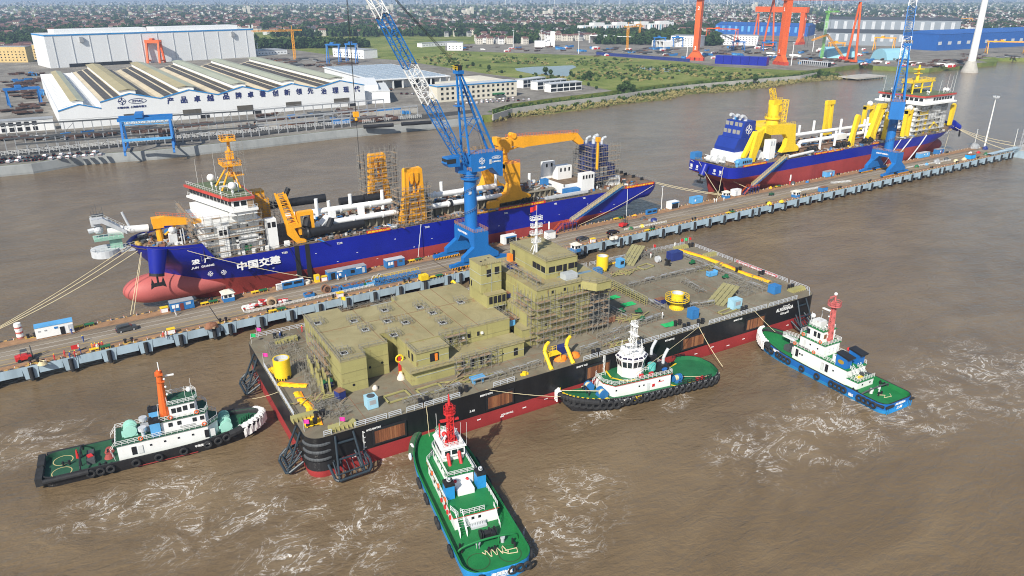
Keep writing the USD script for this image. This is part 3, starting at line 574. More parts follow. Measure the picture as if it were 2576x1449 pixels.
def gallows(S,x0,x1,xa,xb,y,z0,z1,zc,mat,t=2.2):
 m=M();w=1.25
 m.side([(xa,z0),(xa+2.0,z0),(x0+1.3,zc-.8),(x0+1.35,z1-3),(x0+2.0,z1-.7),(x0+.6,z1),(x0,z1-.6),(x0-.4,zc)],y,y+t)
 m.side([(xb-2.0,z0),(xb,z0),(x1+.4,zc),(x1,z1-.6),(x1-.6,z1),(x1-2.0,z1-.7),(x1-1.35,z1-3),(x1-1.3,zc-.8)],y,y+t)
 m.box(x0+.8,x1-.8,y+.06,y+t-.06,z1-1.6,z1-.15);m.box(x0-.2,x1+.2,y-.15,y+t+.15,zc-.8,zc+.8)
 xm=(x0+x1)/2
 for d in (-.9,.9):m.side([(xm+d-.6,z1-1.5),(xm+d+.6,z1-1.5),(xm+d+.55,z1-4),(xm+d,z1-5.2),(xm+d-.5,z1-4)],y-.5,y+.6)
 m.box(xm-1.2,xm+1.2,y+.2,y+t-.2,z0+5.5,z0+7);m.side([(xm-2.4,z0),(xm+2.4,z0),(xm+1.3,z0+6),(xm-1.3,z0+6)],y+.3,y+t-.3);m.cyl((xm+.4,y+1,zc),(xm+.4,y+1,z1-3),.4);return m
D1.add('near_gallows',gallows(D1,97.4,103.6,94.9,104.8,213.4,15,33.4,24.3,AMBER),AMBER)
m,q=scaffold([(94.6,212.8),(105.6,212.8),(105.6,216.8),(94.6,216.8)],15,27,2.0,1.8,1.0,True,True);tag(D1.add('scaffold_tubes',m,PIPE),kind='stuff');tag(D1.add('scaffold_planks',q,PLANK),kind='stuff')
m,q=scaffold([(97,216.6),(104,216.6)],15,33,2.2,2,1.0);tag(D1.add('scaffold_tubes',m,PIPE),kind='stuff')
D1.add('far_gallows',gallows(D1,94.2,100.0,92.6,102.2,234,15,35.0,26,AMBER),AMBER)
m,q=scaffold([(91.6,232.6),(103,232.6),(103,236.8),(91.6,236.8)],15,36,2.0,1.9,1.0,True,True);tag(D1.add('scaffold_tubes',m,PIPE),kind='stuff');tag(D1.add('scaffold_planks',q,PLANK),kind='stuff')
m=M();m.side([(133.4,16.4),(134.6,18.2),(137.8,19.4),(139.0,22.5),(136.4,28.5),(136.4,30),(142.6,30),(142.6,21.5),(143.6,19.6),(147.2,18.0),(147.2,16.8)],214.6,218.4);D1.add('crane_near_leg',m,AMBER)
m=M();m.side([(133.4,16.4),(134.6,18.2),(136.8,19.4),(138.0,22.5),(136.4,28.5),(136.4,30),(142.6,30),(142.6,21.5),(143.6,19.6),(147.2,18.0),(147.2,16.4)],230.2,233.6);D1.add('crane_far_leg',m,AMBER)
m=M();m.box(136.4,142.6,214.8,233.2,27.4,29.9);D1.add('crane_bridge',m,AMBER)
m=M();m.cyl((139.4,222,29.9),(139.4,222,33.4),2.5,2.0,n=18);m.cyl((139.4,222,33.0),(139.4,222,33.9),2.9,n=18);m.box(137.3,142.4,219.9,224.1,33.9,37.6);m.box(136.6,138.4,220.4,223.6,35.6,38.4);D1.add('crane_house',m,AMBER)
m=M();m.side([(140.4,36.6),(142.5,37.9),(170.8,36.7),(171.8,35.4),(170.8,34.2),(150,33.9),(148.2,33.6),(141,35.4)],221,223);m.side([(170.4,36.9),(173,36.6),(176,33.4),(176,32.2),(173.8,32.2),(170.6,34.4)],221.2,222.8);m.cyl((141.2,221.4,33.4),(147.6,221.6,34.4),.35);cb=D1.add('crane_boom',m,AMBER)
m=M();m.rail([(140.5,221,38.0),(170.8,221,36.7),(173,221,36.6)],1.3,1.2,.07,3);m.rail([(136.4,214.8,30),(142.6,214.8,30)],1.2,1.2,.07,3);D1.add('boom_rail',m,ORANGE,cb)
m=M();m.box(141.4,146,221.2,222.8,36.4,37.6);m.cyl((144,220.6,38.4),(144,223.4,38.4),1.0,n=12);D1.add('boom_winch',m,AMBER,cb)
m=M();m.box(179.4,190.2,218.6,228.6,17.6,23.4);m.side([(179.4,23.4),(190.2,23.4),(186.6,24.4),(186.2,31.2),(179.6,31.2)],218.8,228.4);D1.add('funnel_casing',m,NAVY)
for x in (181.2,183.2,185.2):m=M();m.box(x-.8,x+.8,218.5,218.62,19.4,22.8);D1.add('louvre',m,LGREY)
m,q=scaffold([(178.6,229.2),(178.6,217.9),(191.0,217.9)],16,31.4,1.9,1.9,1.0);tag(D1.add('scaffold_tubes',m,PIPE),kind='stuff');tag(D1.add('scaffold_planks',q,PLANK),kind='stuff')
m=M();m.cyl((179.6,217,22.8),(179.6,217,33.6),.5,n=10);m.box(178.9,180.3,216.3,217.7,33.4,35);D1.add('stern_crane_post',m,AMBER)
for x,y,h in ((181.2,226,2.6),(183.2,224,3.2),(185,221.2,2.8)):
 m=M();m.tube([(x,y,31),(x,y,31+h*.6),(x+.6,y,31+h*.9),(x+1.9,y,31+h)],.75 if h>3 else .5,10);D1.add('exhaust_pipe',m,LGREY,smooth=30)
m=M();m.box(164.2,179,217.2,233.5,14.9,17.7);m.box(164.2,164.5,217.2,233.5,17.7,18.6);m.box(164.2,171.5,217.2,217.5,17.7,18.6);D1.add('stern_deckhouse',m,WHITE)
m=M();m.box(164.5,179,217.5,233.2,17.7,17.74);D1.add('deckhouse_top',m,DKBROWN)
for x0,x1,y0,y1,z0,z1,n in ((165.2,170.8,232.2,234,14.9,24.4,2),(169.2,176,228,231.5,17.7,22.9,3),(171.2,177.4,215.6,218,14.9,22.2,4),(187,192.6,218,222,14.9,18.4,0)):
 m=M();m.box(x0,x1,y0,y1,z0,z1);h_=D1.add('white_deckhouse',m,WHITE)
 for k in range(n):windows(D1,h_,[(x0+(x1-x0)*(k+.7)/(n+.4),y0,z1-1.4)],.75,1.4,mat=DARK)
m=M();m.box(162.6,169.2,213.4,216.2,14.95,17.6);D1.add('blue_workshop',m,CBLUE)
m=M();m.box(158.5,161.2,223,225,17.7,20.2);D1.add('blue_tank',m,CBLUE)
m=M();m.box(152.5,172,212.2,213.2,15.6,16.6);D1.add('stowed_gangway',m,LGREY)
m=M()
for k in range(9):m.torus((143.0+k*.8,213.6+(k % 2)*.3,15.9+(k % 3)*.25),.85,.2,'x' if k % 2 else 'y',12,5,rz=k*.35)
D1.add('hose_heap',m,BLACK)
m=M();m.side([(128.5,15),(133,15),(133,17.4),(132.2,18.0),(129.2,18.0),(128.5,17.4)],213.2,214.8);m.box(121.5,130.5,211.9,213,15.0,15.25);D1.add('amber_winch',m,AMBER)
m=M();m.rail([(37,211.5,14.95),(200,211.5,14.95)],1.1,2.2,.06,2);m.rail([(66,237.4,14.95),(200,237.4,14.95),(206.9,236.8,14.95),(206.9,212.3,14.95)],1.1,2.2,.06,2);D1.add('deck_rails',m,PIPE)
for x,y in ((206,236),(205.4,232.5),(204.6,229),(204.6,224),(204.6,219)):m=M();m.cyl((x,y,14.9),(x,y,16),.4);m.cyl((x+.9,y,14.9),(x+.9,y,16),.4);D1.add('bollard_pair',m,BLACK)
banner(D1,'大力弘扬劳模精神 劳动精神 工匠精神',131.3,151.4,ys-.1,14.9);banner(D1,'安全生产责任重于泰山',189.5,204.6,ys-.1,14.9);banner(D1,'质量在我心中',82.2,90.4,ys-.1,14.9)
put_text(D1,'中国交建',42.0,ys-.08,10.6,2.6,width=12.6)
put_text(D1,'浚  广',30.2,ys+.15,14.7,1.5,width=5.4,name='ship_name');put_text(D1,'JUN   GUANG',29.8,ys+.25,13.4,.6,width=6.2,name='ship_name')
for s,x,z in (('T180',55.2,13.3),('T174',72.3,13.2),('T120',102.6,13.4),('T101',133.6,13.4),('T81',155.4,13.6),('T48',168.6,13.8)):put_text(D1,s,x,ys-.08,z,.62,name='frame_mark')
m=emblem(34.6,ys-.06+.2,11.2,.8);D1.add('thruster_mark',m,WHITE);m=emblem(38.2,ys-.06,11.0,.8);D1.add('thruster_mark',m,WHITE)
m=M()
for k in range(22):x=52+k*6.6;m.box(x,x+.5,ys-.09,ys-.02,(9.4,6.0,11.5,7.6)[k % 4],(9.55,6.15,11.65,7.75)[k % 4])
tag(D1.add('draught_marks',m,WHITE),kind='stuff')
# ======== far dredger, stern to the left
D2=Ship('dredger','blue and red hopper dredger with bright yellow gantries, stern towards us, farther along the pier','ship',(348.0,225.5,0.0))
f2=ship_form(192,27.4,15.2,8.0,lambda z:0.0 if z>9.0 else (9.0-z)*2.6)
to2=lambda r:np.stack([251.0+r[...,0],225.5-r[...,1],r[...,2]],-1)
build_hull(D2,f2,to2,10.4,15.2,18.2,192-22)
m=M();m.sph((432,225.5,4.5),1.0,3,(12,4.6,4.4));D2.add('bulbous_bow',m,HRED,smooth=True)
yf=211.8
for y in (220,230.2):m=M();m.side([(256,7.6),(272,4.0),(272,-1),(259,-1),(257.5,3.0)],y,y+.8);D2.add('skeg',m,HRED)
m=M();m.cyl((249.9,226,14.6),(247.6,226,10.2),1.6,1.5,n=16);D2.add('stern_roller_cone',m,HBLUE,smooth=30);m=M();m.cyl((247.6,226,10.2),(247.3,226,9.7),1.55,n=16);m.cyl((247.4,226,10),(246.9,226,7),.3);m.obox((246.9,226,7.2),(.8,3.2,.9));D2.add('stern_anchor',m,BLACK)
m=M();m.cyl((441,219,16.6),(445.5,217.5,14.5),2.6,2.0,n=14);D2.add('hawse_cone',m,HBLUE,smooth=30);m=M();m.cyl((447,217,13.5),(447.4,217,9.5),.5);D2.add('anchor',m,BLACK)
m=M();m.side([(262.4,16.5),(276,16.5),(276,21),(274,25.2),(264.6,25.2),(262.4,21)],221.6,233.4);m.side([(266,25.2),(275.6,25.2),(275.2,32.4),(268.2,32.4)],222,232.6);D2.add('funnel_casing',m,paint('funnel_blue',(0.012,0.035,0.24),0.45,0.12,0.2))
for i in range(2):
 for j in range(4):
  y=231.6-j*2.3-(.6 if j>1 else 0);z=27.2+3.3*i;x=266+(z-25.2)*.306;m=M();m.front([(y-.85,z-1.35),(y+.85,z-1.35),(y+.85,z+1.35),(y-.85,z+1.35)],x-.12,x+.2);D2.add('louvre',m,paint('louvre_grey',(0.3,0.29,0.26),0.6))
m=emblem(271,221.95,28.8,2.3);D2.add('emblem',m,WHITE)
for y in (231,227.5,224.5):m=M();m.tube([(271,y,32),(271,y,33.4),(269.6,y,34.4),(268.4,y,34.6)],.8,10);D2.add('exhaust_pipe',m,LGREY,smooth=30)
m=M();m.box(270,272.4,228.3,230,32.4,33.6);D2.add('teal_box',m,SKYBLUE)
m=M();m.box(261.5,279,218.4,234.5,15.2,18.4);m.box(262,277.5,219,234,18.4,19.4);D2.add('stern_deckhouse',m,WHITE)
m=M();m.box(280.2,284.2,216.6,220,15.2,24);wc=D2.add('white_control_cab',m,WHITE);windows(D2,wc,[(281.2,216.6,22.3),(282.9,216.6,22.3)],1.0,2.0,mat=LGREY)
m=M()
for y in (223,226.5):m.cyl((252.4,y-1.3,17),(252.4,y+1.3,17),1.4,n=14);m.cyl((256.4,y-1.2,17),(256.4,y+1.2,17),1.4,n=14)
m.cyl((254,219,16.4),(254,231,16.4),.5);m.cyl((258,216.5,16.3),(266.5,215.5,16.0),.7);D2.add('mooring_winches',m,WSTEEL)
m=M();m.box(256.6,264.8,213.0,215.4,15.3,18.0);bb=D2.add('blue_workshop',m,SKYBLUE);windows(D2,bb,[(259+1.2*k,213.0,16.9) for k in range(5)],.8,1.1,mat=DARK)
m=M();m.box(251.8,256.6,235.0,237.8,15.2,18.2);D2.add('blue_workshop',m,CBLUE)
m=M();m.sph((255.6,213.6,17.2),1.0,2);m.cyl((255.6,213.6,15),(255.6,213.6,16.6),.7);D2.add('blue_capstan',m,SKYBLUE)
m=M();m.rail([(252.4,213,15.2),(252.0,237,15.2)],1.1,1.6,.07,3);m.rail([(253,212.1,15.2),(428,212.1,15.2)],1.1,2.6,.07,2);m.rail([(256,238.6,15.2),(428,238.6,15.2)],1.1,3.0,.07,2);D2.add('deck_rails',m,PIPE)
m=M();m.side([(276.6,30.4),(297.4,29.6),(298.2,24),(298.8,20.5),(301.6,18.6),(301.6,16.8),(289.6,17.2),(292,20),(292.6,23.5),(290.6,25.6),(280.4,26.2),(276.4,27.5)],217,219.4);m.side([(276.6,30.4),(297.4,29.6),(298.2,24),(298.8,20.5),(301.6,18.6),(301.6,16.8),(289.6,17.2),(292,20),(292.6,23.5),(290.6,25.6),(280.4,26.2),(276.4,27.5)],231,233);m.box(276.8,297.3,217.05,232.9,28,29.5);D2.add('portal_frame',m,YELLOW)
m=M();m.cyl((287.7,223,29.4),(287.7,223,32.6),3.0,2.5,n=20);m.cyl((287.7,223,32.2),(287.7,223,33.0),3.6,n=20);m.cyl((287.7,223,33),(287.7,223,38.6),2.5,n=20);m.box(285.6,290.8,221.4,224.6,38.6,40.6);m.box(290,291.6,221.5,223.5,35,38);D2.add('crane_column',m,YELLOW,smooth=30)
m=M();m.side([(269,28.6),(272,29.4),(273.4,27.8),(272.2,24),(269.8,18.2),(269.2,15.6),(266.4,15.6),(266.6,19)],215.2,216.6);m.side([(263.2,17.8),(264.8,17.6),(272.0,28.2),(269.8,28.8)],216.8,218.6);m.side([(269.6,27.4),(279.4,30.6),(279,28.4),(272,25.8)],217.4,219);D2.add('folded_boom',m,YELLOW)
m=M();m.truss((287.2,223,40.4),(284.8,223,45.6),2.0,1.6,4,.2,.12);m.truss((293.6,222,30.4),(293.9,222,40.4),2.4,2.0,7,.24,.13);D2.add('crane_lattice',m,YELLOW)
m=M();m.rail([(276.8,217.2,30.2),(297,217.2,29.6)],1.2,1.3,.08,2);t_=np.linspace(0,2*PI,13);m.rail([(287.7+3.5*math.cos(a),223+3.5*math.sin(a),33) for a in t_],1.2,2,.08,2);m.rail([(285.6,221.4,40.6),(290.8,221.4,40.6)],1.2,1.2,.08,2);D2.add('crane_rails',m,YELLOW)
m=M();m.tube([(305.5,219.4,17.6),(304.6,219.4,19.2),(306,219.4,20.2),(392,219.6,19.6)],.9,12);m.cyl((308,226,22),(388,226,21.4),.9,n=12);m.box(332,340,218,221,18.6,21.2);D2.add('discharge_pipes',m,WHITE,smooth=30)
for x,y,z0,z1 in ((312.6,226,21,26.6),(323.6,226,21.5,27.8),(318.2,217.4,16,23.4),(339.6,222,20,27.8),(352.9,216.4,16,28.2),(327,215.6,16,24),(386.2,216,16.5,24.4),(366,226,18,25)):
 m=M();m.cyl((x,y,z0),(x,y,z1),.6,n=12);D2.add('vent_pipe',m,WHITE,smooth=30)
def arm(x,y,lean,z1,w=2.6,t=2.6,twin=True):
 m=M();x1=x+lean
 m.side([(x,15.2),(x+3.2*w/2.6,15.2),(x+(x1-x)*.45+w*.62,15.2+(z1-15.2)*.45),(x1+w*.55,z1-2.4),(x1+w*.5,z1-.5),(x1,z1),(x1-w*.3,z1-1),(x+(x1-x)*.45,15.2+(z1-15.2)*.45)],y,y+t*.55)
 if twin:m.side([(x+w*1.5,18),(x+w*2.0,18),(x1+w*1.5,z1-2),(x1+w*1.15,z1-2)],y+.3,y+t*.5);m.cyl((x+w*1.1,y+.6,18),(x1+w*.8,y+.6,z1-3),.3);m.box(x1-w*.3,x1+w*1.6,y-.1,y+t*.55+.1,z1-2.2,z1-.2);m.box(x+.4,x+w*2.1,y+.1,y+t*.5,17,19.0)
 return m
D2.add('gantry_arm',arm(343.5,233.5,.4,35.2,3.4),YELLOW);D2.add('gantry_arm',arm(335.4,213,4.2,31.0,3.2,3.0,False),YELLOW);D2.add('gantry_arm',arm(352.0,214,7,34.6,3.2,4),YELLOW);D2.add('gantry_arm',arm(366,214,1,30,2.6,3),YELLOW)
for x,y,z,w in ((377,233,30,8),(396.6,214.5,28,8),(384,214,29.5,5)):
 m=M();m.box(x,x+1.2,y,y+2,15,z);m.box(x+w-1.2,x+w,y,y+2,15,z);m.box(x,x+w,y-.05,y+2.05,z-2,z-.3);m.rail([(x,y,z),(x+w,y,z)],1.1,1.2,.1,2);f_=D2.add('winch_gantry',m,YELLOW);m=M();m.sph((x+w/2,y+1,z+.9),1.5,2);D2.add('white_drum',m,WHITE,f_)
m=M();m.side([(427.2,18),(429.4,18),(430.6,28.6),(429.2,29.8),(427,29)],213.6,215);m.truss((424,218,17.5),(441,220,16.4),1.6,1.4,9,.2,.12);m.box(409,420,215,218.5,15.4,17.4);m.tube([(407,214,18),(411,214,21),(416,214,18.5)],.5,6);D2.add('foredeck_gear',m,YELLOW)
m=M()
for x,y,r in ((307.5,215.2,1.7),(311,215.4,1.5),(317,229,2.0),(321,229,2.0),(328,214.4,1.5),(332,214.2,1.7),(336,214,1.4),(349,213.8,1.8),(353,214,1.8),(330,223,1.4),(345,222,1.6),(400,216,1.5)):
 for k in range(3):m.torus((x+.6*k,y,16.8+.5*(k % 2)),r*.75,.38,('x','y','x')[k],12,6,.4*k);
 m.obox((x,y+1,16),(r*2.2,1.8,1.6),.2)
tag(D2.add('black_hose_gear',m,BLACK),kind='stuff')
m=M();m.box(304,390,217.6,218,15.2,18);m.box(304,390,231,231.4,15.2,18);m.box(304,390,217.6,231.4,17.4,17.7);D2.add('hopper_coaming',m,paint('hopper_brown',(0.24,0.15,0.10),0.9,0.3,0.4))
add_junk(D2,junk(253,300,213,236,15.2,150,21,1.5));add_junk(D2,junk(300,392,212.6,217,15.2,320,22,1.5));add_junk(D2,junk(304,390,219,231,17.7,420,23,2.2));add_junk(D2,junk(392,432,213,236,15.2,120,24,2.0))
m=M()
for k in range(6):m.box(392+.6*k,421-1.2*k*.5,215.2,235.8,15.2+2.7*k,15.2+2.7*(k+1)-.25)
D2.add('bridge_house',m,WHITE)
for k in range(1,6):m=M();m.box(391+.5*k,422.5-.5*k,213.6,237.2,15.2+2.7*k-.24,15.2+2.7*k);D2.add('house_deck',m,WSTEEL)
m=M();m.box(393,424.5,211.0,239.0,31.4,32.2);D2.add('wing_deck',m,WHITE)
m=M();m.box(394.5,423.5,212.4,237.6,32.2,35.2);wh2=D2.add('wheelhouse',m,WHITE);m=M();m.box(393.8,424.2,211.8,238.2,35.2,36.0);D2.add('red_roof_edge',m,paint('dull_red_trim',(0.45,0.06,0.045),0.5));m=M();m.box(394.4,423.6,212.4,237.6,36.0,36.1);D2.add('monkey_island_deck',m,DKGREENR)
windows(D2,wh2,[(404+2.7*k,212.4,33.9) for k in range(7)],2.1,1.5);windows(D2,wh2,[(394.5,214.2+2.6*k,33.9) for k in range(9)],2.0,1.5,'x')
for k in range(1,6):windows(D2,None,[(396+4.4*i,215.2,16.7+2.7*k-2.7) for i in range(6)],1.0,1.0)
windows(D2,None,[(392.05+.6*k,217+2.6*i,16.6+2.7*k) for k in range(6) for i in range(7)],1.0,1.0,'x')
m=M()
for k in range(14):x,y=rnd.uniform(397,423),rnd.uniform(213.5,236);m.cyl((x,y,36),(x,y,37.5+rnd.random()*1.5),.12,n=5);m.sph((x,y,37.6),.5 if k % 3 else .95,1)
for x,y,h in ((395.5,236.5,9),(417,214,10),(421,214,9),(423,213.5,11),(412,215,7)):m.cyl((x,y,36),(x+.8,y,36+h),.07,.03,n=4)
tag(D2.add('antennas',m,WHITE),kind='stuff')
m=M();m.box(396,417.5,221,227.5,41.6,42.2);m.rail([(396,221,42.2),(417.5,221,42.2),(417.5,227.5,42.2),(396,227.5,42.2)],1.2,1.4,.1,3,True)
for x in (397.5,406,415.5):
 for y in (221.5,227):m.cyl((x,y,36),(x,y,41.6),.4)
m.box(397,416.5,221.2,221.8,38.8,39.3);m.cyl((404.5,224,42),(404.5,224,50.5),.9,.5);m.box(401.8,407.2,222.4,225.6,48.2,48.6);m.box(402.4,406.6,222.8,225.2,46,46.3);D2.add('mast_platform',m,YELLOW)
m,q=scaffold([(393.5,236),(393.5,214.2),(420,214.2)],15.3,31,2.4,2.8,1.1);tag(D2.add('scaffold_tubes',m,PIPE),kind='stuff')
m=M();m.obox((411,214,28.4),(9,.2,3.2),0,0.15);m.obox((399,213.7,29),(5,.2,2.4));m.obox((419,213.8,21),(5,.2,7));m.obox((407.5,213.6,25),(7,.15,2.6),0,-.1);D2.add('white_tarpaulin',m,WSTEEL)
m=M();m.side([(411,29.5),(423,31.2),(423,25),(412,26.5)],214.5,214.8);D2.add('dark_netting',m,GREY)
banner(D2,'精益求精匠心独运',257.6,273.0,yf-.1,15.1);banner(D2,'质量第一安全第一 精心施工创优质工程',307.0,329,yf-.1,15.1);banner(D2,'安全生产',353,359,yf-.1,15.3)
put_text(D2,'中国交建',417.5,213.9,13.2,2.2,width=10)
for s,y,z,h in (('通',236.2,11.9,1.4),('浚',232.6,11.9,1.4),('洋',222.2,11.9,1.4),('浦',218.9,11.9,1.4),('TONG',236.8,11.0,.6),('JUN',232.9,11.0,.6),('YANG',222.6,11.0,.6),('PU',218.8,11.0,.6)):
 m,w=text(s,h,.06);m.v=[np.stack([250.75+v[:,1],y-v[:,0],v[:,2]+z],1) for v in m.v];D2.add('ship_name',m,WHITE)
m=M();m.cyl((289,212,16.3),(306,212,17.0),.6,n=8);D2.add('stowed_boom',m,WSTEEL)
# ---- tugs (x forward from th
class Tug:
 def __init__(s,label,stern,heading):
  s.p=thing('tugboat',label,'tugboat',(stern[0],stern[1],0),math.radians(heading),None)
 def add(s,name,m,mat,parent=None,smooth=False,label=None):return obj(name,m,mat,parent or s.p,smooth,label)
def tug_hull(T,L,B,side,upper,deckmat,inner,zs=2.2,bow=28,rise=1.4,fl=0.9,capmat=None,pw=0.55,stern_r=2.6):
 n=41
 xs=np.concatenate([np.linspace(0,stern_r,8),np.linspace(stern_r,bow,12)[1:],bow+(L-bow)*np.sin(np.linspace(0,PI/2,n-19))[1:],])
 xs[-1]=L
 def hb(x,k=1.0):
  b=B/2
  if x<stern_r:b=B/2-stern_r+math.sqrt(max(0,stern_r**2-(stern_r-x)**2))
  if x>bow:b=B/2*max(0.0,1-((x-bow)/(L-bow))**2.2)**pw
  return b*k
 zt=lambda x:zs+rise*max(0,(x-bow+6)/(L-bow+6))**2
 T.hb,T.zt,T.L=hb,zt,L
 def ring(f,dz,k,cut=0.0,inset=0.0,z=None):
  P=[(min(x,L-cut-inset) if x>bow else max(x,inset),-max(hb(x,k)-inset,0),(zt(x)-dz) if z is None else z) for x in xs]
  Q=[(a,-b,c) for a,b,c in P[::-1]];return P+Q
 m=M();m.grid(np.array([ring(0,0,.86,2.2,z=-1.2),ring(0,0,.92,1.6,z=0.0),ring(0,0,.97,0.7,z=0.9)]),True);T.add('lower_hull',m,side,smooth=40)
 m=M();m.grid(np.array([ring(0,0,.97,0.7,z=0.9),ring(0,0.5,1.0,0.15),ring(0,0.0,1.0,0.0)]),True);T.add('bulwark',m,upper,smooth=40)
 m=M();m.grid(np.array([ring(0,-.06,1.0,0.0),ring(0,-.06,1,0,.3)]),True);m.grid(np.array([ring(0,0.0,1.0,-.02,-.02),ring(0,-.06,1.0,-.02,-.02)]),True);T.add('rubbing_cap',m,capmat or BLACK)
 m=M();m.grid(np.array([ring(0,-.06,1,0,.3),ring(0,fl,1,0,.38)]),True);T.add('bulwark_inside',m,inner,smooth=40)
 r=np.array(ring(0,fl,1,0,.38));h=len(r)//2;m=M();m.grid(np.array([r[:h],r[h:][::-1]])[::-1]);T.add('working_deck',m,deckmat)
 T.deck=lambda x:zt(x)-fl
def tyre_row(T,xs,side,dz=0.75,R=0.62,r=0.24,mat=None,slings=False):
 for x in xs:
  y=side*T.hb(x);d=0.15;a=math.atan2(T.hb(x+d)-T.hb(x-d),2*d)*side
  m=M();m.torus((0,0,0),R,r,'y',14,6);m.xf((x,y+side*(r+.02)*1.0,T.zt(x)-dz),a);t=T.add('tyre',m,TYRE)
  if slings:
   m=M();z=T.zt(x)
   for q in (-.45,0.0,.45):m.bar((x+q*.3,y+side*.1,z-dz+.3),(x+q,y-side*.05,z+.08),.05)
   T.add('sling',m,LGREY,t)
def bow_fender(T,mat,tyres=0,cloth=None,a0=-1.2,a1=1.2,R=0.6):
 xs=np.linspace(-1,1,25);pts=[]
 for u in xs:
  x=T.L-7.0*u*u;y=math.copysign(T.hb(min(x,T.L-.01)),u) if abs(u)>.01 else 0.0;pts.append((x+.25,y*1.03,T.zt(min(x,T.L))-.55))
 m=M()
 for a,b in zip(pts[:-1],pts[1:]):m.cyl(a,b,R,n=8)
 T.add('bow_fender',m,mat)
 if cloth is not None:
  c0,c1=cloth;rows=[];k=[i for i in range(25) if c0<=xs[i]<=c1];r_=random.Random(5)
  uu=np.interp(np.linspace(k[0],k[-1],40),range(25),xs)
  for f in range(8):
   row=[]
   for i,u in enumerate(uu):
    x=T.L-7.0*u*u;y=math.copysign(T.hb(min(x,T.L-.01)),u)*1.03 if abs(u)>.01 else 0.0;o=np.array([x-T.L+9,y]);o=o/np.linalg.norm(o)
    ang=2.1-f*0.42;rr=R+.08+.12*math.sin(i*1.9+f)+r_.uniform(0,.1)
    z=T.zt(min(x,T.L))-.55+rr*math.sin(ang) if f<6 else T.zt(min(x,T.L))-.7-(f-4.4)*.55-r_.uniform(0,.2)
    row.append((x+.25+o[0]*rr*math.cos(min(2.1,max(ang,0)))  ,y+o[1]*rr*math.cos(max(ang,0)),z))
   rows.append(row)
  m=M();m.grid(np.array(rows));T.add('white_fender_cloth',m,paint('white_tarpaulin',(0.72,0.71,0.69),0.85,0.12,1.0))
def house(T,name,x0,x1,w0,w1,z0,z1,mat,nose=0.0,parent=None,top=None):
 p=[(x0,-w0),(x1-nose,-w1)]+([(x1,-w1*.45),(x1,w1*.45)] if nose else [])+[(x1-nose,w1),(x0,w0)]
 m=M();m.prism(p,z0,z1);h=T.add(name,m,mat,parent)
 if top:m=M();m.prism(sg.Polygon(p).buffer(0.25,join_style=2),z1,z1+.07);T.add(name+'_top',m,top,h)
 T.lastpoly=p;return h
def house_rail(T,p,z,h=1.0,w=.06,grow=.15,open_=None):
 q=list(sg.Polygon(p).buffer(grow,join_style=2).exterior.coords)[:-1];m=M();m.rail([(a,b,z) for a,b in q],h,1.1,w,3,True);T.add('rail',m,WHITE)
def ports(T,h,pts,w,hh,face,mat=GLASS,frame=None,name='window'):
 for x,y,z in pts:
  m=M()
  if face=='y':s=1 if y>0 else -1;m.box(x-w/2,x+w/2,y-.02*s,y+.05*s,z-hh/2,z+hh/2)
  else:s=1 if face=='+x' else -1;m.box(x-.02*s,x+.05*s,y-w/2,y+w/2,z-hh/2,z+hh/2)
  T.add(name,m,mat,h)
def lifebuoy(T,x,y,z,s):m=M();m.torus((x,y,z),.36,.11,'y',12,5);T.add('lifebuoy',m,ORANGE)
def winch(T,x,y,z,r=.9,w=1.6,mat=AQUA,mat2=None,ax=1):
 m=M();d=(0,w/2,0) if ax else (w/2,0,0);c=np.array([x,y,z+r]);d=np.array(d);m.cyl(c-d*.8,c+d*.8,r*.55,n=12)
 for k in (-1,-.3,.75,1):m.cyl(c+d*k-d*.06,c+d*k+d*.06,r,n=14)
 m.obox((x,y,z+.2),(r*2.0,w,.4));m.obox((x-r*.9,y-w*.3,z+.7),(.8,.7,1.0));T.add('winch',m,mat,smooth=30)
 if mat2:m=M();m.cyl(c-d*.28,c+d*.7,r*.75,n=12);T.add('rope_drum',m,mat2)
def bitts(T,x,y,z,ax=0):
 m=M()
 for k in (-.5,.5):m.cyl((x+(k if not ax else 0),y+(k if ax else 0),z),(x+(k if not ax else 0),y+(k if ax else 0),z+.95),.2,n=8)
 m.bar((x-(.8 if not ax else 0),y-(.8 if ax else 0),z+.6),(x+(.8 if not ax else 0),y+(.8 if ax else 0),z+.6),.14);T.add('bitts',m,BLACK)
def hframe(T,x,w,h,z,mat,lean=0.0):
 m=M();t=np.linspace(0,PI,13);m.tube([(x+lean*math.sin(a),-math.cos(a)*w*(1 if abs(math.cos(a))<.98 else 1),z+h*math.sin(a)**.55) for a in t],.17,6);m.cyl((x,-w*.35,z),(x,-w*.35,z+h*.95),.12);m.cyl((x,w*.35,z),(x,w*.35,z+h*.95),.12);T.add('towing_frame',m,mat)
def tug_text(T,s,x,y,z,h,mat=WHITE,width=None):
 m,w=text(s,h,.04,True,width=width)
 if y<0:m.v=[np.stack([x+v[:,0],y-.04+v[:,1],z+v[:,2]],1) for v in m.v]
 else:m.v=[np.stack([x-v[:,0],y+.04-v[:,1],z+v[:,2]],1) for v in m.v]
 T.add('lettering',m,mat)
def ring_mark(T,x,y,z,r,mat):m=M();m.prism(sg.Point(x,y).buffer(r).difference(sg.Point(x,y).buffer(r-.16)),z,z+.012);T.add('deck_ring',m,mat)
RINGY=paint('faded_deck_yellow',(0.5,0.42,0.2),0.8)
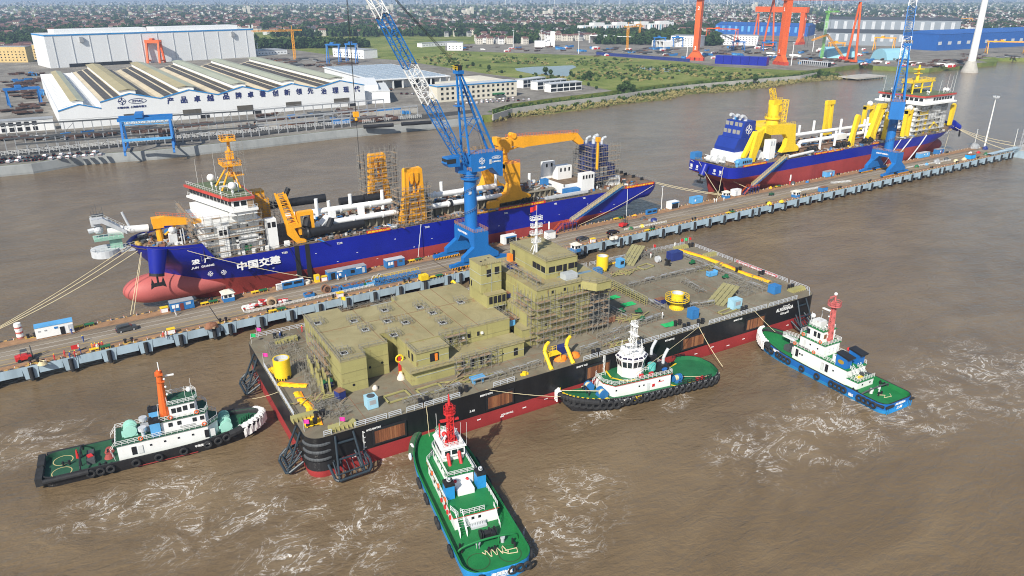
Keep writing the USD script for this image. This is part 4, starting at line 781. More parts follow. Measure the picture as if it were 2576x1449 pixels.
# ---- tug at the left, orange mast
T=Tug('tugboat with a tall orange mast and two yellow rings on its dark green stern deck',(-11.3,145.9),-6.4)
tug_hull(T,40.0,9.4,BLACK,BLACK,DKGREEN,DKGREEN,2.3,27,1.6,.85,RUBBER)
tyre_row(T,[8.3,9.9,11.6,16,20,24.5,29,31,32.6,34.2],-1,.95);tyre_row(T,[6,12,18,24,30,33],1,.95)
m=M();m.box(-.7,0.5,-4.5,-.4,.9,2.5);m.box(-.7,.5,.4,4.5,.9,2.5);m.cyl((0.6,-4.9,1.9),(8,-4.95,1.9),.45);m.cyl((0.6,4.9,1.9),(7,4.95,1.9),.45);T.add('stern_fender',m,RUBBER)
bow_fender(T,RUBBER,cloth=(-.85,.45),R=.75)
h=house(T,'deckhouse',13.2,31.5,3.4,3.2,1.4,4.95,WHITE,2.0,top=DKGREEN);house_rail(T,T.lastpoly,5.0)
ports(T,h,[(16.0,-3.4,3.2),(29.2,-3.25,3.2)],.85,1.7,'y',DARK,name='door');ports(T,h,[(17.1,-3.42,3.2),(30.3,-3.25,3.2)],.9,1.7,'y',WSTEEL,name='open_door');ports(T,h,[(19,-3.36,3.6),(21.5,-3.34,3.7),(24,-3.3,3.7),(26.6,-3.3,3.7)],.36,.36,'y')
h=house(T,'second_house',21.3,30.0,2.65,2.55,5.02,7.6,WHITE,.6,top=DKGREEN);house_rail(T,T.lastpoly,7.68)
ports(T,h,[(23,-2.64,6.6),(24.6,-2.62,6.6),(27.4,-2.6,6.6),(28.8,-2.58,6.6)],.75,.85,'y');ports(T,h,[(30.0,y,6.5) for y in (-.8,.8)],.8,1.0,'+x')
tug_text(T,'中海拖1009',24.6,-2.62,5.35,.55,GREY)
h=house(T,'wheelhouse',23.2,28.4,2.3,2.2,7.7,10.6,WHITE,.5,top=DKGREEN);house_rail(T,T.lastpoly,10.68,.9)
ports(T,h,[(24.0,-2.28,9.3),(25,-2.26,9.3),(26.1,-2.24,9.4),(27.4,-2.22,9.5)],.8,1.05,'y');ports(T,h,[(28.4,y,9.4) for y in (-.7,.5)],1.0,1.2,'+x');ports(T,h,[(23.2,y,9.3) for y in (-1.2,0,1.2)],.8,1,'-x')
m=M();m.cyl((22.3,0,7.6),(22.7,0,17.4),.95,.5,n=10);m.box(21.9,23.3,-.9,.9,16.6,16.85);m.box(22,23.4,-.7,.7,15.0,15.2);T.add('mast',m,paint('mast_orange',(0.62,0.12,0.02),0.5));m=M();m.box(23.6,25.2,-.15,.15,15.9,16.15);m.cyl((22.8,0,17.3),(22.8,0,19.2),.1)
for k in range(8):m.sph((22.2+(k % 2)*1.2,(-1)**k*.75,9.8+k*.85),.22,1)
for x,y in ((24.2,1.8),(26.5,-1.5),(27.8,1.5),(27.8,-2)):m.cyl((x,y,10.6),(x,y,13.8),.05,.03,n=4)
m.sph((27.3,1.0,11.6),.5,1);T.add('mast_fittings',m,WHITE)
for y in (-2.4,2.4):m=M();m.box(19.4,21.2,y-.75,y+.75,5.0,7.9);f_=T.add('funnel',m,SKYBLUE);m=M();m.box(19.3,21.3,y-.8,y+.8,7.9,8.5);m.cyl((20,y,8.4),(19.6,y,9.0),.3);T.add('funnel_top',m,BLACK,f_)
winch(T,15.8,.2,5.0,1.25,2.4);
for x,y in ((18.2,2.2),(18,-1.8)):m=M();m.cyl((x,y,5),(x,y,6.3),.35,n=10);m.cyl((x,y,6.3),(x,y,7.0),.75,n=14);T.add('ventilator',m,LGREY)
m=M();m.box(17.6,19.2,-.6,1.4,5,6.1);T.add('machinery_box',m,GREY)
for y in (-1.3,1.4):winch(T,33.0,y,T.deck(33),1.15,2.2)
m=M()
for k in range(5):m.box(35.6+k*.5,35.9+k*.5,-1.2+.3*k,-.9+.3*k,T.deck(36),T.deck(36)+1.3)
T.add('bow_bitts',m,GREEN)
hframe(T,6.7,4.4,2.0,1.5,BLACK);ring_mark(T,3.4,2.1,1.47,1.75,RINGY);ring_mark(T,3.4,-2.1,1.47,1.75,RINGY);bitts(T,4.1,0,1.46)
m=M();m.obox((8.3,-1.2,2.0),(1.4,1.2,1.1));m.obox((8.2,1.2,2.0),(1.2,1.8,1));T.add('towing_hook_gear',m,DGREY);m=M();m.obox((8.2,-.4,2.3),(.9,1.2,.8),.4);m.cyl((6.0,1.3,1.8),(6.0,1.2,3.6),.35,.12);T.add('red_gear',m,RED)
for y in (-.9,1.3):m=M();m.revolve([(.9,1.5),(.6,2.2),(.5,2.4),(0,2.4)],(11.4,y,0),12);T.add('rope_reel',m,paint('red_brown',(0.3,0.06,0.05),0.7))
bitts(T,11.2,.3,1.46,1);bitts(T,10.4,-3.6,1.46);bitts(T,12.6,4.0,1.46)
for x,y,z in ((17.5,-3.55,5.6),(23.2,-2.85,8.3),(28,-2.85,8.3),(29,-3.4,5.6)):lifebuoy(T,x,y,z,-1)
tug_text(T,'中海拖1009',26.6,-4.72,1.5,.55);m=M();m.box(16,27,-4.78,-4.7,.35,.5);T.add('water_line_mark',m,HRED)
m=M();m.rail([(13.0,-3.3,5),(12.0,-3.0,3.6),(12.4,-2.6,1.5)],.9,1,.06,2);m.rail([(13,3,5),(12,3,3.6)],.9,1,.06,2);T.add('stair_rail',m,WHITE)
# ---- tug in the foreground, red mast
T=Tug('blue hulled green decked tugboat with a tall red mast in the foreground',(47.6,76.3),79.0)
UB=paint('tug_blue',(0.02,0.24,0.55),0.5,0.15,0.4);BG=paint('bright_green_deck',(0.012,0.17,0.045),0.6,0.2,0.35)
tug_hull(T,41.5,11.6,UB,UB,BG,BG,2.5,27,1.3,1.0,BG,stern_r=3.2)
for xs_ in ([6.9,7.9],[14.2,15.4],[21.2,22.2],[26,27]):tyre_row(T,xs_,1,.9);
tyre_row(T,[2.2,3.4,4.5,10,11,16,17,22,23,28,29,33],-1,.9)
for y in (-4.2,-2.9,-1.6,3.6,4.6):m=M();m.torus((-.3,y,1.7),.62,.24,'x',14,6);T.add('tyre',m,TYRE)
m=M();m.cyl((0.2,-2.2,2.2),(0.2,3.2,2.2),.3);T.add('stern_fender',m,UB)
bow_fender(T,paint('green_canvas',(0.06,0.11,0.06),0.8,0.3,1.5),R=.75)
m=M();m.sph((36.6,4.6,2.8),.9,2,(1.3,.5,.8));m.sph((35.0,5.5,2.0),.8,2,(1,.4,1.1));m.sph((35.8,5.0,2.4),.9,2,(1,.5,1));T.add('white_fender_cloth',m,paint('white_tarpaulin',(0.72,0.71,0.69),0.85,0.12,1.0))
h=house(T,'deckhouse',12.0,31.0,3.8,3.6,1.4,4.1,WHITE,2.2,top=BG);p0=T.lastpoly;m=M();m.prism(sg.Polygon(p0).buffer(.28,join_style=2).difference(sg.Polygon(p0).buffer(-.05)),4.02,4.12);T.add('red_trim',m,RED,h)
m=M();m.rail([(15.5,3.95,4.15),(29,3.8,4.15),(31.2,1.6,4.15),(31.2,-1.6,4.15),(29,-3.8,4.15),(15.5,-3.95,4.15)],1.0,1.0,.06,3);m.rail([(11.9,3.2,4.15),(14,3.9,4.15)],1,1,.06,3);m.rail([(12,-1.5,4.15),(12,2.0,4.15),(12.6,2.6,4.15)],1,1,.06,3);m.rail([(12,-3.9,4.15),(15.4,-3.95,4.15)],1,1,.06,3);T.add('rail',m,WHITE)
ports(T,h,[(15+2.3*k,3.75,3.0) for k in range(6)],.5,.5,'y');ports(T,h,[(12.0,.6,3.1),(12,-.6,3.1)],.5,.5,'-x');ports(T,h,[(18.2,3.75,2.5),(25,3.7,2.5)],.8,1.8,'y',WSTEEL,name='door')
m=M();m.box(11.0,12.0,-1.6,1.2,1.5,1.9)
for k in range(9):m.cyl((11.5,-1.4+.3*k,1.9),(11.5,-1.4+.3*k,2.5),.12,n=6)
T.add('bottle_rack',m,LGREY)
h=house(T,'second_house',20.0,31.0,2.3,2.3,4.17,6.5,WHITE,1.4,top=BG);house_rail(T,T.lastpoly,6.6,.9);ports(T,h,[(22+2.2*k,2.3,5.5) for k in range(4)],.5,.5,'y')
house(T,'wheelhouse_base',24.4,30.4,2.1,2.0,6.57,7.6,WHITE,1.2)
h=house(T,'wheelhouse',24.0,30.2,2.15,2.1,7.6,9.4,WHITE,1.0,top=WHITE);pw_=T.lastpoly;ports(T,h,[(24.0,y,8.5) for y in (-1.4,-.2,1.1)],1.0,.9,'-x');ports(T,h,[(25+1.5*k,2.13,8.5) for k in range(3)],1.15,.9,'y');ports(T,h,[(25+1.5*k,-2.13,8.5) for k in range(3)],1.15,.9,'y');house_rail(T,pw_,9.5,.9,grow=-.3)
m=M();m.truss((25.4,0,6.6),(25.7,0,17.4),1.0,1.0,12,.16,.1);m.cyl((25.4,0,6.6),(25.7,0,16.5),.42,.3);m.prism(sg.Point(25.7,0).buffer(1.1),15.6,15.8);t8=np.linspace(0,2*PI,9);m.rail([(25.7+1.1*math.cos(a),1.1*math.sin(a),15.8) for a in t8],1.1,1,.07,2);m.box(25.3,25.9,-1.6,1.8,14.2,14.5);m.cyl((25.7,0,17.2),(25.9,0,19.4),.3,.1);m.cyl((27,1.6,9.4),(27,1.6,13),.14);m.sph((26.5,.9,11),.5,1);T.add('mast',m,RED)
for s in (1,-1):m=M();m.tube([(26.3,.9*s,10.3),(25.0,1.0*s,9.6),(24.2,1.05*s,8.4),(22.4,1.05*s,5.6),(20,1.1*s,5.2),(18.6,1.3*s,4.2)],.32,10);T.add('fire_main',m,RED,smooth=30)
m=M()
for k in range(8):m.cyl((25.4+.5*k,1.2-.35*k,9.4),(25.4+.5*k,1.2-.35*k,10.6+(k % 3)*.6),.08,n=5);m.sph((25.4+.5*k,1.2-.35*k,10.8),.28,1)
for x,y in ((24.6,-1.6),(24.2,-2.6),(29,1.6)):m.cyl((x,y,9.4),(x,y,14),.04,n=4)
T.add('antennas',m,WSTEEL)
for y,x in ((3.0,17.6),(-3.1,18.6)):m=M();m.box(x-.9,x+.9,y-.8,y+.8,4.15,6.8);f_=T.add('funnel',m,UB);m=M();m.box(x-.95,x+.95,y-.85,y+.85,6.8,7.3);m.cyl((x,y,7.2),(x-.5,y,8.2),.34);T.add('funnel_top',m,BLACK,f_);m=M();m.sph((x-.3,y,7.9),.45,1);T.add('exhaust_cowl',m,LGREY,f_)
house(T,'engine_casing',17.0,21.6,1.5,1.4,4.17,5.2,WHITE);m=M();m.box(12.1,13,2.4,3.6,1.5,4.1)
m=M()
for k in range(9):m.box(10.0+.28*k,10.3+.28*k,2.4,3.4,1.5+.29*k,1.6+.29*k)
T.add('stair_treads',m,BG);m=M();m.rail([(9.8,3.5,1.5),(12.3,3.5,4.15)],.9,.8,.06,2);m.rail([(9.8,2.3,1.5),(12.3,2.3,4.15)],.9,.8,.06,2);m.rail([(9.8,-3.5,1.5),(12.3,-3.3,4.15)],.9,.8,.06,2);m.side([(9.8,1.5),(10.1,1.5),(12.5,4.1),(12.2,4.1)],2.25,2.35);m.side([(9.8,1.5),(10.1,1.5),(12.5,4.1),(12.2,4.1)],3.45,3.55);T.add('stairs',m,WHITE)
hframe(T,6.2,5.2,1.6,1.6,BG);ring_mark(T,3.6,2.6,1.53,1.9,paint('worn_dark_ring',(0.03,0.09,0.03),0.8));ring_mark(T,3.4,-2.7,1.53,1.9,paint('worn_dark_ring',(0,0,0)))
winch(T,8.6,-.8,1.5,.8,2.6,BLACK);bitts(T,5.0,-.2,1.5,1);bitts(T,7.0,4.4,1.5,0);bitts(T,5.0,-4.0,1.5,0)
for x,y in ((6.6,1.6),(6.4,-2.6)):m=M();m.cyl((x,y,1.5),(x,y,2.3),.3,n=10);m.cyl((x,y,2.3),(x,y,2.6),.42,n=10);T.add('ventilator',m,LGREY)
m=M();r_=random.Random(4);pts=[(5.2,1.4,1.6)]
for k in range(20):pts.append((4.6+1.5*math.sin(k*1.3)*.6,1.0-k*.2,1.6))
m.tube(pts,.07,5);m.tube([(4.4,-1.4,1.58),(3.4,-2.6,1.58),(3.2,-4.0,1.58),(4.2,-4.2,1.58),(4.3,-2.2,1.58)],.07,5);T.add('rope',m,ROPE)
winch(T,33.2,.5,T.deck(33.2),.9,2.2,DGREY);bitts(T,36,0,T.deck(36),1)
for x,z in ((16.5,5.0),(20.5,5.0),(24.5,5.0)):lifebuoy(T,x,4.05,z-.3,1)
for x in (14,15.5,17,19):m=M();m.box(x,x+.4,3.82,4.1,2.2,2.9);T.add('fire_hose_box',m,RED)
m=M();m.box(-.36,-.28,-1.7,2.1,1.0,2.5);T.add('name_board',m,UB);m,w=text('海消防拖',.8,.04,True);m.v=[np.stack([-.4+v[:,1],1.9-v[:,0]*3.5/w,1.45+v[:,2]],1) for v in m.v];T.add('lettering',m,WHITE);m,w=text('HAI XIAO FANG TUO',.26,.04,True);m.v=[np.stack([-.4+v[:,1],1.8-v[:,0]*3.2/w,1.1+v[:,2]],1) for v in m.v];T.add('lettering',m,WHITE)
# ---- tug beside the barge, black hull ringed with tyres
T=Tug('black hulled tugboat ringed with tyres, white octagonal wheelhouse, lying along the black barge',(126.6,106.6),170.5)
tug_hull(T,41.0,12.4,BLACK,BLACK,GREEN,GREEN,2.4,26,1.5,.9,BLACK,stern_r=5.5)
tyre_row(T,list(np.arange(1.6,29.5,1.62)),1,1.05,.6,.25,slings=True);tyre_row(T,list(np.arange(3,30,3.2)),-1,1.05,.6,.25)
tyre_row(T,[30.2,31.8,33.3,34.8,36.2,37.5,38.7],1,1.3,.78,.32,slings=True);tyre_row(T,[39.6,40.3],1,1.3,.78,.32);tyre_row(T,[33,35,37,39,40.2],-1,1.3,.78,.32)
bow_fender(T,RUBBER,cloth=(-.8,.12),R=.6)
m=M()
for k,u in enumerate(np.linspace(-1,1,47)):
 if k % 2:x=T.L-9*u*u-.25;y=math.copysign(T.hb(min(x+.2,T.L-.2))*.965,u);m.obox((x,y,T.zt(x)+.09),(.5,.3,.05),math.atan2(1,-u*3) if abs(u)<.3 else .6*(1 if u<0 else -1))
T.add('yellow_edge_dashes',m,YELLOW)
h=house(T,'deckhouse',14.6,31.0,3.9,3.8,1.4,4.7,WHITE,1.6,top=GREEN);p0=T.lastpoly;m=M();m.prism(sg.Polygon(p0).buffer(.27,join_style=2).difference(sg.Polygon(p0).buffer(-.05)),4.6,4.72);T.add('red_trim',m,RED,h);house_rail(T,p0,4.78)
ports(T,h,[(29,3.86,3.4),(23,3.86,3.2),(21.8,3.86,3.2),(17.6,3.86,3.5)],.36,.36,'y');ports(T,h,[(20.6,3.86,2.6)],.9,1.9,'y',WSTEEL,name='door');ports(T,h,[(19.2,3.88,2.6)],.7,.7,'y',RED,name='fire_box');ports(T,h,[(17.2,3.88,3.2)],1.5,.16,'y',RED,name='hose')
oct_=lambda r,c=23.0:[(c+r*1.18*math.cos(a),r*math.sin(a)) for a in np.arange(8)*PI/4+PI/8]
m=M();m.prism(oct_(2.7),4.75,6.9);T.add('wheelhouse_base',m,WHITE)
m=M();a8=np.arange(9)*PI/4+PI/8;m.grid(np.array([[(23+r*1.18*math.cos(a),r*math.sin(a),z) for a in a8] for r,z in ((2.7,6.85),(3.15,9.1),(3.3,9.35),(2.7,9.9))]));m.prism(oct_(2.72),9.8,9.92);wh=T.add('wheelhouse',m,WHITE)
for k in range(8):
 for j in (-1,1):
  a0,a1=a8[k],a8[k+1];t0,t1=(.08,.46) if j<0 else (.54,.92)
  def P_(t,r,z,g=.03):c0=np.array([r*1.18*math.cos(a0),r*math.sin(a0)]);c1=np.array([r*1.18*math.cos(a1),r*math.sin(a1)]);c=c0+(c1-c0)*t;return (23+c[0]*(1+g/r),c[1]*(1+g/r),z)
  m=M();m.add([P_(t0,2.78,7.25),P_(t1,2.78,7.25),P_(t1,3.06,8.75),P_(t0,3.06,8.75),P_(t0,2.7,7.25,-.05),P_(t1,2.7,7.25,-.05),P_(t1,3.0,8.75,-.05),P_(t0,3.0,8.75,-.05)],BOXF);T.add('window',m,GLASS,wh)
  m=M();m.add([P_(t0,3.2,9.46),P_(t1,3.2,9.46),P_(t1,2.85,9.8),P_(t0,2.85,9.8),P_(t0,3.2,9.36,-.02),P_(t1,3.2,9.36,-.02),P_(t1,2.85,9.7,-.02),P_(t0,2.85,9.7,-.02)],BOXF);T.add('skylight',m,paint('dark_glass_violet',(0.04,0.035,0.06),0.15),wh)
m=M();m.rail([(23+2.4*1.18*math.cos(a),2.4*math.sin(a),9.9) for a in a8],1.1,.9,.06,3);T.add('rail',m,WHITE)
m=M();m.truss((22.8,0,9.9),(22.8,0,17.6),1.1,1.0,8,.09,.06);m.box(22.4,23.2,-1.6,1.6,14.4,14.55);m.box(22.4,23.2,-1.2,1.2,16.6,16.75);m.box(23.2,24.6,-.5,.5,12.0,12.2)
for k in range(9):m.sph((22.8+.4*(k % 3),-1.4+.35*k,12+.55*k),.22,1)
for x,y in ((24.5,1.6),(21.5,1.8),(21,-1.6),(25,-1.2),(20.6,0)):m.cyl((x,y,9.9),(x,y,12.8),.06,n=5)
m.sph((25,.8,10.9),.75,2);m.sph((24.6,-1.3,10.7),.55,1);m.box(22.6,25.0,1.4,1.6,11.2,11.5);T.add('mast',m,WHITE)
m=M();m.prism([(17.8,-3.8),(14.7,-3.8),(14.7,3.6),(17.8,3.6)],4.78,4.82);T.add('aft_deck_plate',m,GREEN);
for y,k in ((2.4,0),(-2.4,1)):m=M();m.side([(14.8,4.8),(17.6,4.8),(17.0,6.9),(15.0,6.9)],y-1.0,y+1.0);f_=T.add('funnel_casing',m,BLACK);m=M();m.tube([(16,y,6.8),(16,y,8.2),(15.6,y,9.2),(14.9,y,10.4)],.36,10);T.add('exhaust_pipe',m,LGREY,f_,smooth=30)
from shapely import affinity as _aff
m=M();m.side(_aff.scale(sg.Point(16.2,5.9).buffer(1),.75,.42),0,.05);m.v=[v+np.array([0,3.42,0]) for v in m.v];T.add('oval_badge',m,paint('badge_blue',(0.02,0.12,0.4),0.4))
m=M();m.cyl((18.6,1.8,4.8),(18.6,1.8,5.6),.6,n=12);m.cyl((18.6,1.8,5.6),(18.6,1.8,7.0),.95,n=16);T.add('teal_ventilator',m,paint('teal_paint',(0.10,0.45,0.40),0.5))
for x,y in ((31.9,2.6),(33.2,-1.4)):winch(T,x,y,T.deck(32),1.0,2.2,CBLUE,ROPE)
winch(T,12.0,2.6,1.5,.85,2.2,CBLUE,ROPE,0)
m=M()
for p in ([(29.0,-3.0),(29.6,0.5),(27.5,3.0),(25.2,3.4)],):
 for a,b in zip(p[:-1],p[1:]):d=np.subtract(b,a);m.obox(((a[0]+b[0])/2,(a[1]+b[1])/2,4.80),(np.hypot(*d)+.3,.42,.02),math.atan2(d[1],d[0]))
m.v=[v+np.array([-1.2,0,0.04]) for v in m.v]
def dl(p,z,w=.4):
 for a,b in zip(p[:-1],p[1:]):d=np.subtract(b,a);m.obox(((a[0]+b[0])/2,(a[1]+b[1])/2,z),(np.hypot(*d)+w*.7,w,.02),math.atan2(d[1],d[0]))
dl([(14,5.2),(11,5.4),(10,4.6),(3,5.0)],1.52);dl([(14.2,3.8),(13.0,5.2)],1.52);dl([(13.5,-1.0),(11.6,-1.6),(12.4,-2.6),(7,-4.6)],1.53);dl([(31.6,3.4),(30.6,5.2)],T.deck(30)+.3);T.add('yellow_walkway_line',m,YELLOW)
m=M();m.box(11.6,12.6,-4.2,-3.4,1.5,2.6);T.add('yellow_locker',m,YELLOW)
hframe(T,34.6,1.6,1.4,T.deck(34.6),BLACK);bitts(T,10.0,2.0,1.5,1);bitts(T,13.8,1.8,1.5,1);bitts(T,9.0,-4.2,1.5)
m=M();m.tube([(11.4,2.2,2.3),(6,3.8,2.0),(3.6,4.8,2.1)],.07,5);m.tube([(31.9,2.6,3.3),(35.2,1.6,3.6),(40.6,-.2,4.0)],.1,5);m.tube([(33.2,-1.4,3.3),(35.4,-.6,3.5)],.1,5);T.add('rope',m,ROPE)
m=M();m.rail([(32.4,-1.0,3.6),(31.2,-1.0,4.7),(29,-1.0,4.8)],.9,.9,.06,2);m.rail([(32.4,.2,3.6),(31.2,.2,4.7)],.9,.9,.06,2);m.truss((28.6,-2.6,4.8),(28.6,-2.6,9.0),.35,.35,8,.05,.04);m.rail([(24.0,3.2,4.8),(22,3.4,6.4),(20.5,3.4,6.4)],.9,.7,.06,2);T.add('stair_rail',m,WHITE)
for x in (19.6,22.2):m=M();m.obox((x,3.2,5.3),(1.0,.5,.8),.2);T.add('red_locker',m,RED)
m=M();m.rail([(13.5,5.6,2.4),(9,5.9,2.4),(4.5,5.6,2.4)],.8,1.2,.12,2);m.rail([(12,-5.9,2.4),(4,-5.6,2.4)],.8,1.2,.1,2);T.add('side_gallows',m,BLACK)
m=M();m.side([(23.8,1.3),(25.6,1.3),(25.6,2.3),(23.8,2.3)],0,.05);m.v=[v+np.array([0,6.2,0]) for v in m.v];hz_=T.add('hazard_panel',m,YELLOW)
m=M()
for k in range(3):m.side([(23.85+.6*k,1.32),(24.15+.6*k,1.32),(24.45+.6*k,2.28),(24.15+.6*k,2.28)] if k<2 else [(25.05,1.32),(25.3,1.32),(25.55,2.2),(25.5,2.28),(25.35,2.28)],6.25,6.28)
T.add('hazard_stripes',m,BLACK,hz_);tug_text(T,'海港拖10',29.4,6.12,1.55,.7)
for x in (2,3.2):m=M();m.obox((x+4,4.4,1.9),(1.0,.7,.7),.3);T.add('red_bundle',m,RED)
# ---- tug at the right, blue hull, pinkish red mast
T=Tug('blue hulled tugboat with a pale red mast and white upperworks at the right',(147.9,71.6),86.2)
RB=paint('bright_tug_blue',(0.012,0.13,0.42),0.45,0.14,0.4)
tug_hull(T,39.5,10.4,UB,RB,BG,BG,2.5,26,1.6,.95,RUBBER,stern_r=2.2)
tyre_row(T,[2.6,3.8,5.0,6.1,10.2,11.3,12.4,13.5,17.6,22,26.2,27.4,28.6,29.6],1,.95);tyre_row(T,[32,33.4,34.8,36],1,1.2,.7,.28);tyre_row(T,[1.6,2.8,4,10,15,20],-1,.95)
m=M();m.cyl((-.1,-4.6,1.9),(-.1,-3.4,1.9),.3);m.cyl((-.1,2.4,1.9),(-.1,4.6,1.9),.32);m.cyl((.4,4.9,1.9),(2.4,5.2,1.9),.32);T.add('stern_fender',m,RUBBER)
for k in range(14):m=M();m.box(-.12,0.02,-4.2+.64*k,-4.05+.64*k,.1,1.6);T.add('stern_rib',m,UB)
bow_fender(T,RUBBER,cloth=(-.1,.95),R=.7)
h=house(T,'deckhouse',11.6,28.2,3.2,3.1,1.5,5.2,WHITE,1.2,top=BG);p0=T.lastpoly;m=M();m.rail([(15,3.3,5.3),(28,3.25,5.3)],1,1.1,.06,3);m.rail([(11.6,-3.3,5.3),(28,-3.25,5.3)],1,1.1,.06,3);T.add('rail',m,WHITE)
house(T,'aft_house',8.8,11.6,2.8,2.9,1.5,3.3,WHITE,top=BG);m=M();m.rail([(8.8,-2.9,3.4),(8.8,2.9,3.4),(11.4,3.0,3.4)],1,1,.06,3);T.add('rail',m,WHITE)
ports(T,h,[(25.8,3.14,3.6),(17,3.2,3.4)],.8,1.9,'y',DARK,name='door');ports(T,h,[(26.9,3.14,3.6),(18.2,3.2,3.4)],.9,1.9,'y',WSTEEL,name='open_door');ports(T,h,[(24.9,3.16,3.7),(24.2,3.16,3.7),(15.2,3.2,3.6)],.4,.4,'y');ports(T,h,[(8.8,-1.6,2.4),(8.8,1,2.4)],.4,.4,'-x')
h=house(T,'second_house',18.8,26.8,2.7,2.6,5.27,8.2,WHITE,.9,top=BG);house_rail(T,T.lastpoly,8.3);ports(T,h,[(24.4,2.65,6.7)],.8,1.8,'y',WSTEEL,name='door');ports(T,h,[(22.8,2.66,7),(20.6,2.68,6.8)],.4,.4,'y')
m=M();m.box(22.6,26.4,2.72,2.82,4.4,5.7);T.add('name_board',m,BLACK);tug_text(T,'海港拖6',26.2,2.86,4.75,.6,width=3.2)
h=house(T,'wheelhouse',20.2,25.2,2.2,2.1,8.3,11.2,WHITE,.7,top=BG);ports(T,h,[(24.2,2.14,9.9),(22.3,2.16,9.9),(21.2,2.18,9.9)],.75,1.3,'y');ports(T,h,[(20.2,1.2,9.8),(20.2,-1.2,9.8)],.9,1.1,'-x',paint('brown_blind',(0.2,0.1,0.05),0.5));house_rail(T,T.lastpoly,11.3,.9,grow=-.1)
m=M();m.box(22,24.4,-1.2,1.2,11.3,12.8)
for k in range(10):m.sph((20.8+.4*k,1.6-(k % 3)*1.2,11.8),.28,1)
for x,y in ((24.6,1.4),(24,-1.5),(21,-1.8)):m.cyl((x,y,11.3),(x,y,14.6),.06,n=4)
m.sph((24.8,.6,13.4),.6,1);T.add('wheelhouse_fittings',m,WSTEEL)
PINK=paint('faded_red_mast',(0.55,0.14,0.13),0.55)
m=M();m.truss((19.7,0,5.3),(20.2,0,18.6),1.1,1.0,14,.14,.1,w2=.7,h2=.7);m.cyl((19.7,0,5.3),(20.1,0,18),.42,.28);m.prism(sg.Point(20.1,0).buffer(1.5),17.6,17.8);m.rail([(20.1+1.5*math.cos(a),1.5*math.sin(a),17.8) for a in t8],1.0,1,.08,2);m.cyl((20.1,0,18.6),(20.2,0,20.4),.2);m.box(19.9,20.2,.2,2.0,20.0,20.2);T.add('mast',m,PINK)
m=M();m.sph((20.2,0,20.5),.4,1);m.box(20.4,22.4,.5,1.0,16.2,16.45)
for k in range(6):m.sph((20.4,(-1)**k*.9,10.5+k*1.1),.2,1)
T.add('mast_fittings',m,WHITE)
for y in (2.2,-2.2):m=M();m.side([(12.2,5.25),(15.0,5.25),(15.0,8.2),(12.2,7.7)],y-1.0,y+1.0);f_=T.add('funnel',m,RB);m=M();m.side([(11.6,7.7),(15.1,8.24),(15.1,8.6),(11.4,8.1)],y-1.15,y+1.15);T.add('funnel_top',m,BLACK,f_)
m=M();m.side(_aff.scale(sg.Point(13.6,6.6).buffer(1),.8,.5),0,.05);m.v=[v+np.array([0,3.22,0]) for v in m.v];T.add('oval_badge',m,paint('badge_gold',(0.35,0.22,0.03),0.5))
m=M()
for i in range(3):
 for j in range(3):m.cyl((18.6,-1.6+j*1.3,5.8+i*.8),(18.78,-1.6+j*1.3,5.8+i*.8),.35,n=10)
m.cyl((16.4,1.4,5.3),(16.4,1.4,6.6),.7,n=12);m.obox((16.6,-1.2,5.8),(1.2,1.6,1));T.add('liferafts',m,WHITE)
m=M();m.sph((15.6,-1.8,7.8),.5,1);T.add('red_lantern',m,RED)
for y in (1.2,-1.4):m=M();m.rail([(9.6,y,3.4),(11.8,y,5.3)],.9,.7,.06,2);m.rail([(9.6,y+.9,3.4),(11.8,y+.9,5.3)],.9,.7,.06,2);T.add('stairs',m,WHITE)
m=M();m.obox((10.2,-.2,3.9),(1.2,.5,.9));m.tube([(10.4,0,4.6),(9.6,-1.4,4.4),(9.4,-2.4,4.0)],.2,6);T.add('towing_gear',m,DGREY);m=M();m.obox((9.6,1.3,4.0),(.9,1.4,.4));T.add('yellow_box',m,YELLOW)
hframe(T,6.4,4.9,1.4,1.6,DGREY,-.6)
for x,y in ((6.2,1.3),(6.0,-.9)):m=M();m.cyl((x,y,1.55),(x,y,2.2),.35,n=10);m.cyl((x,y,2.2),(x,y,2.7),.45,n=10);T.add('ventilator',m,WSTEEL)
m=M();m.obox((6.1,.2,2.0),(1.0,1.2,1.0));T.add('green_box',m,BG)
bitts(T,8.2,4.2,1.55);bitts(T,7.4,-4.2,1.55);bitts(T,4.6,.4,1.55,1)
m=M();m.tube([(5,.8,1.62),(4,-.6,1.62),(3.4,.6,1.62),(3.0,-1.4,1.62),(4.0,-2.2,1.62)],.06,5);T.add('rope',m,ROPE)
winch(T,29.8,.8,T.deck(30),.95,2.4,DGREY);m=M();m.rail([(28.4,-1.2,5.2),(33,-1.2,4.6),(33,.2,4.6),(28.4,.2,5.2)],1,1,.06,3);m.box(28.4,33,-1.2,.2,4.4,4.6);T.add('fore_gangway',m,WHITE)
for x,z in ((26.6,5.9),(21.0,5.9),(25,8.9),(20,8.9)):lifebuoy(T,x,3.4 if z<7 else 2.95,z,1)
tug_text(T,'海港拖6',31.4,4.98,2.1,.75,width=3.4);tug_text(T,'拖6',9.0,5.22,.8,.8)
m,w=text('海港拖6',.6,.04,True);m.v=[np.stack([-.14+v[:,1],1.8-v[:,0]*3.4/w,1.75+v[:,2]],1) for v in m.v];T.add('lettering',m,WHITE);m,w=text('上海',.7,.04,True);m.v=[np.stack([-.14+v[:,1],1.2-v[:,0]*2.0/w,.7+v[:,2]],1) for v in m.v];T.add('lettering',m,WHITE)
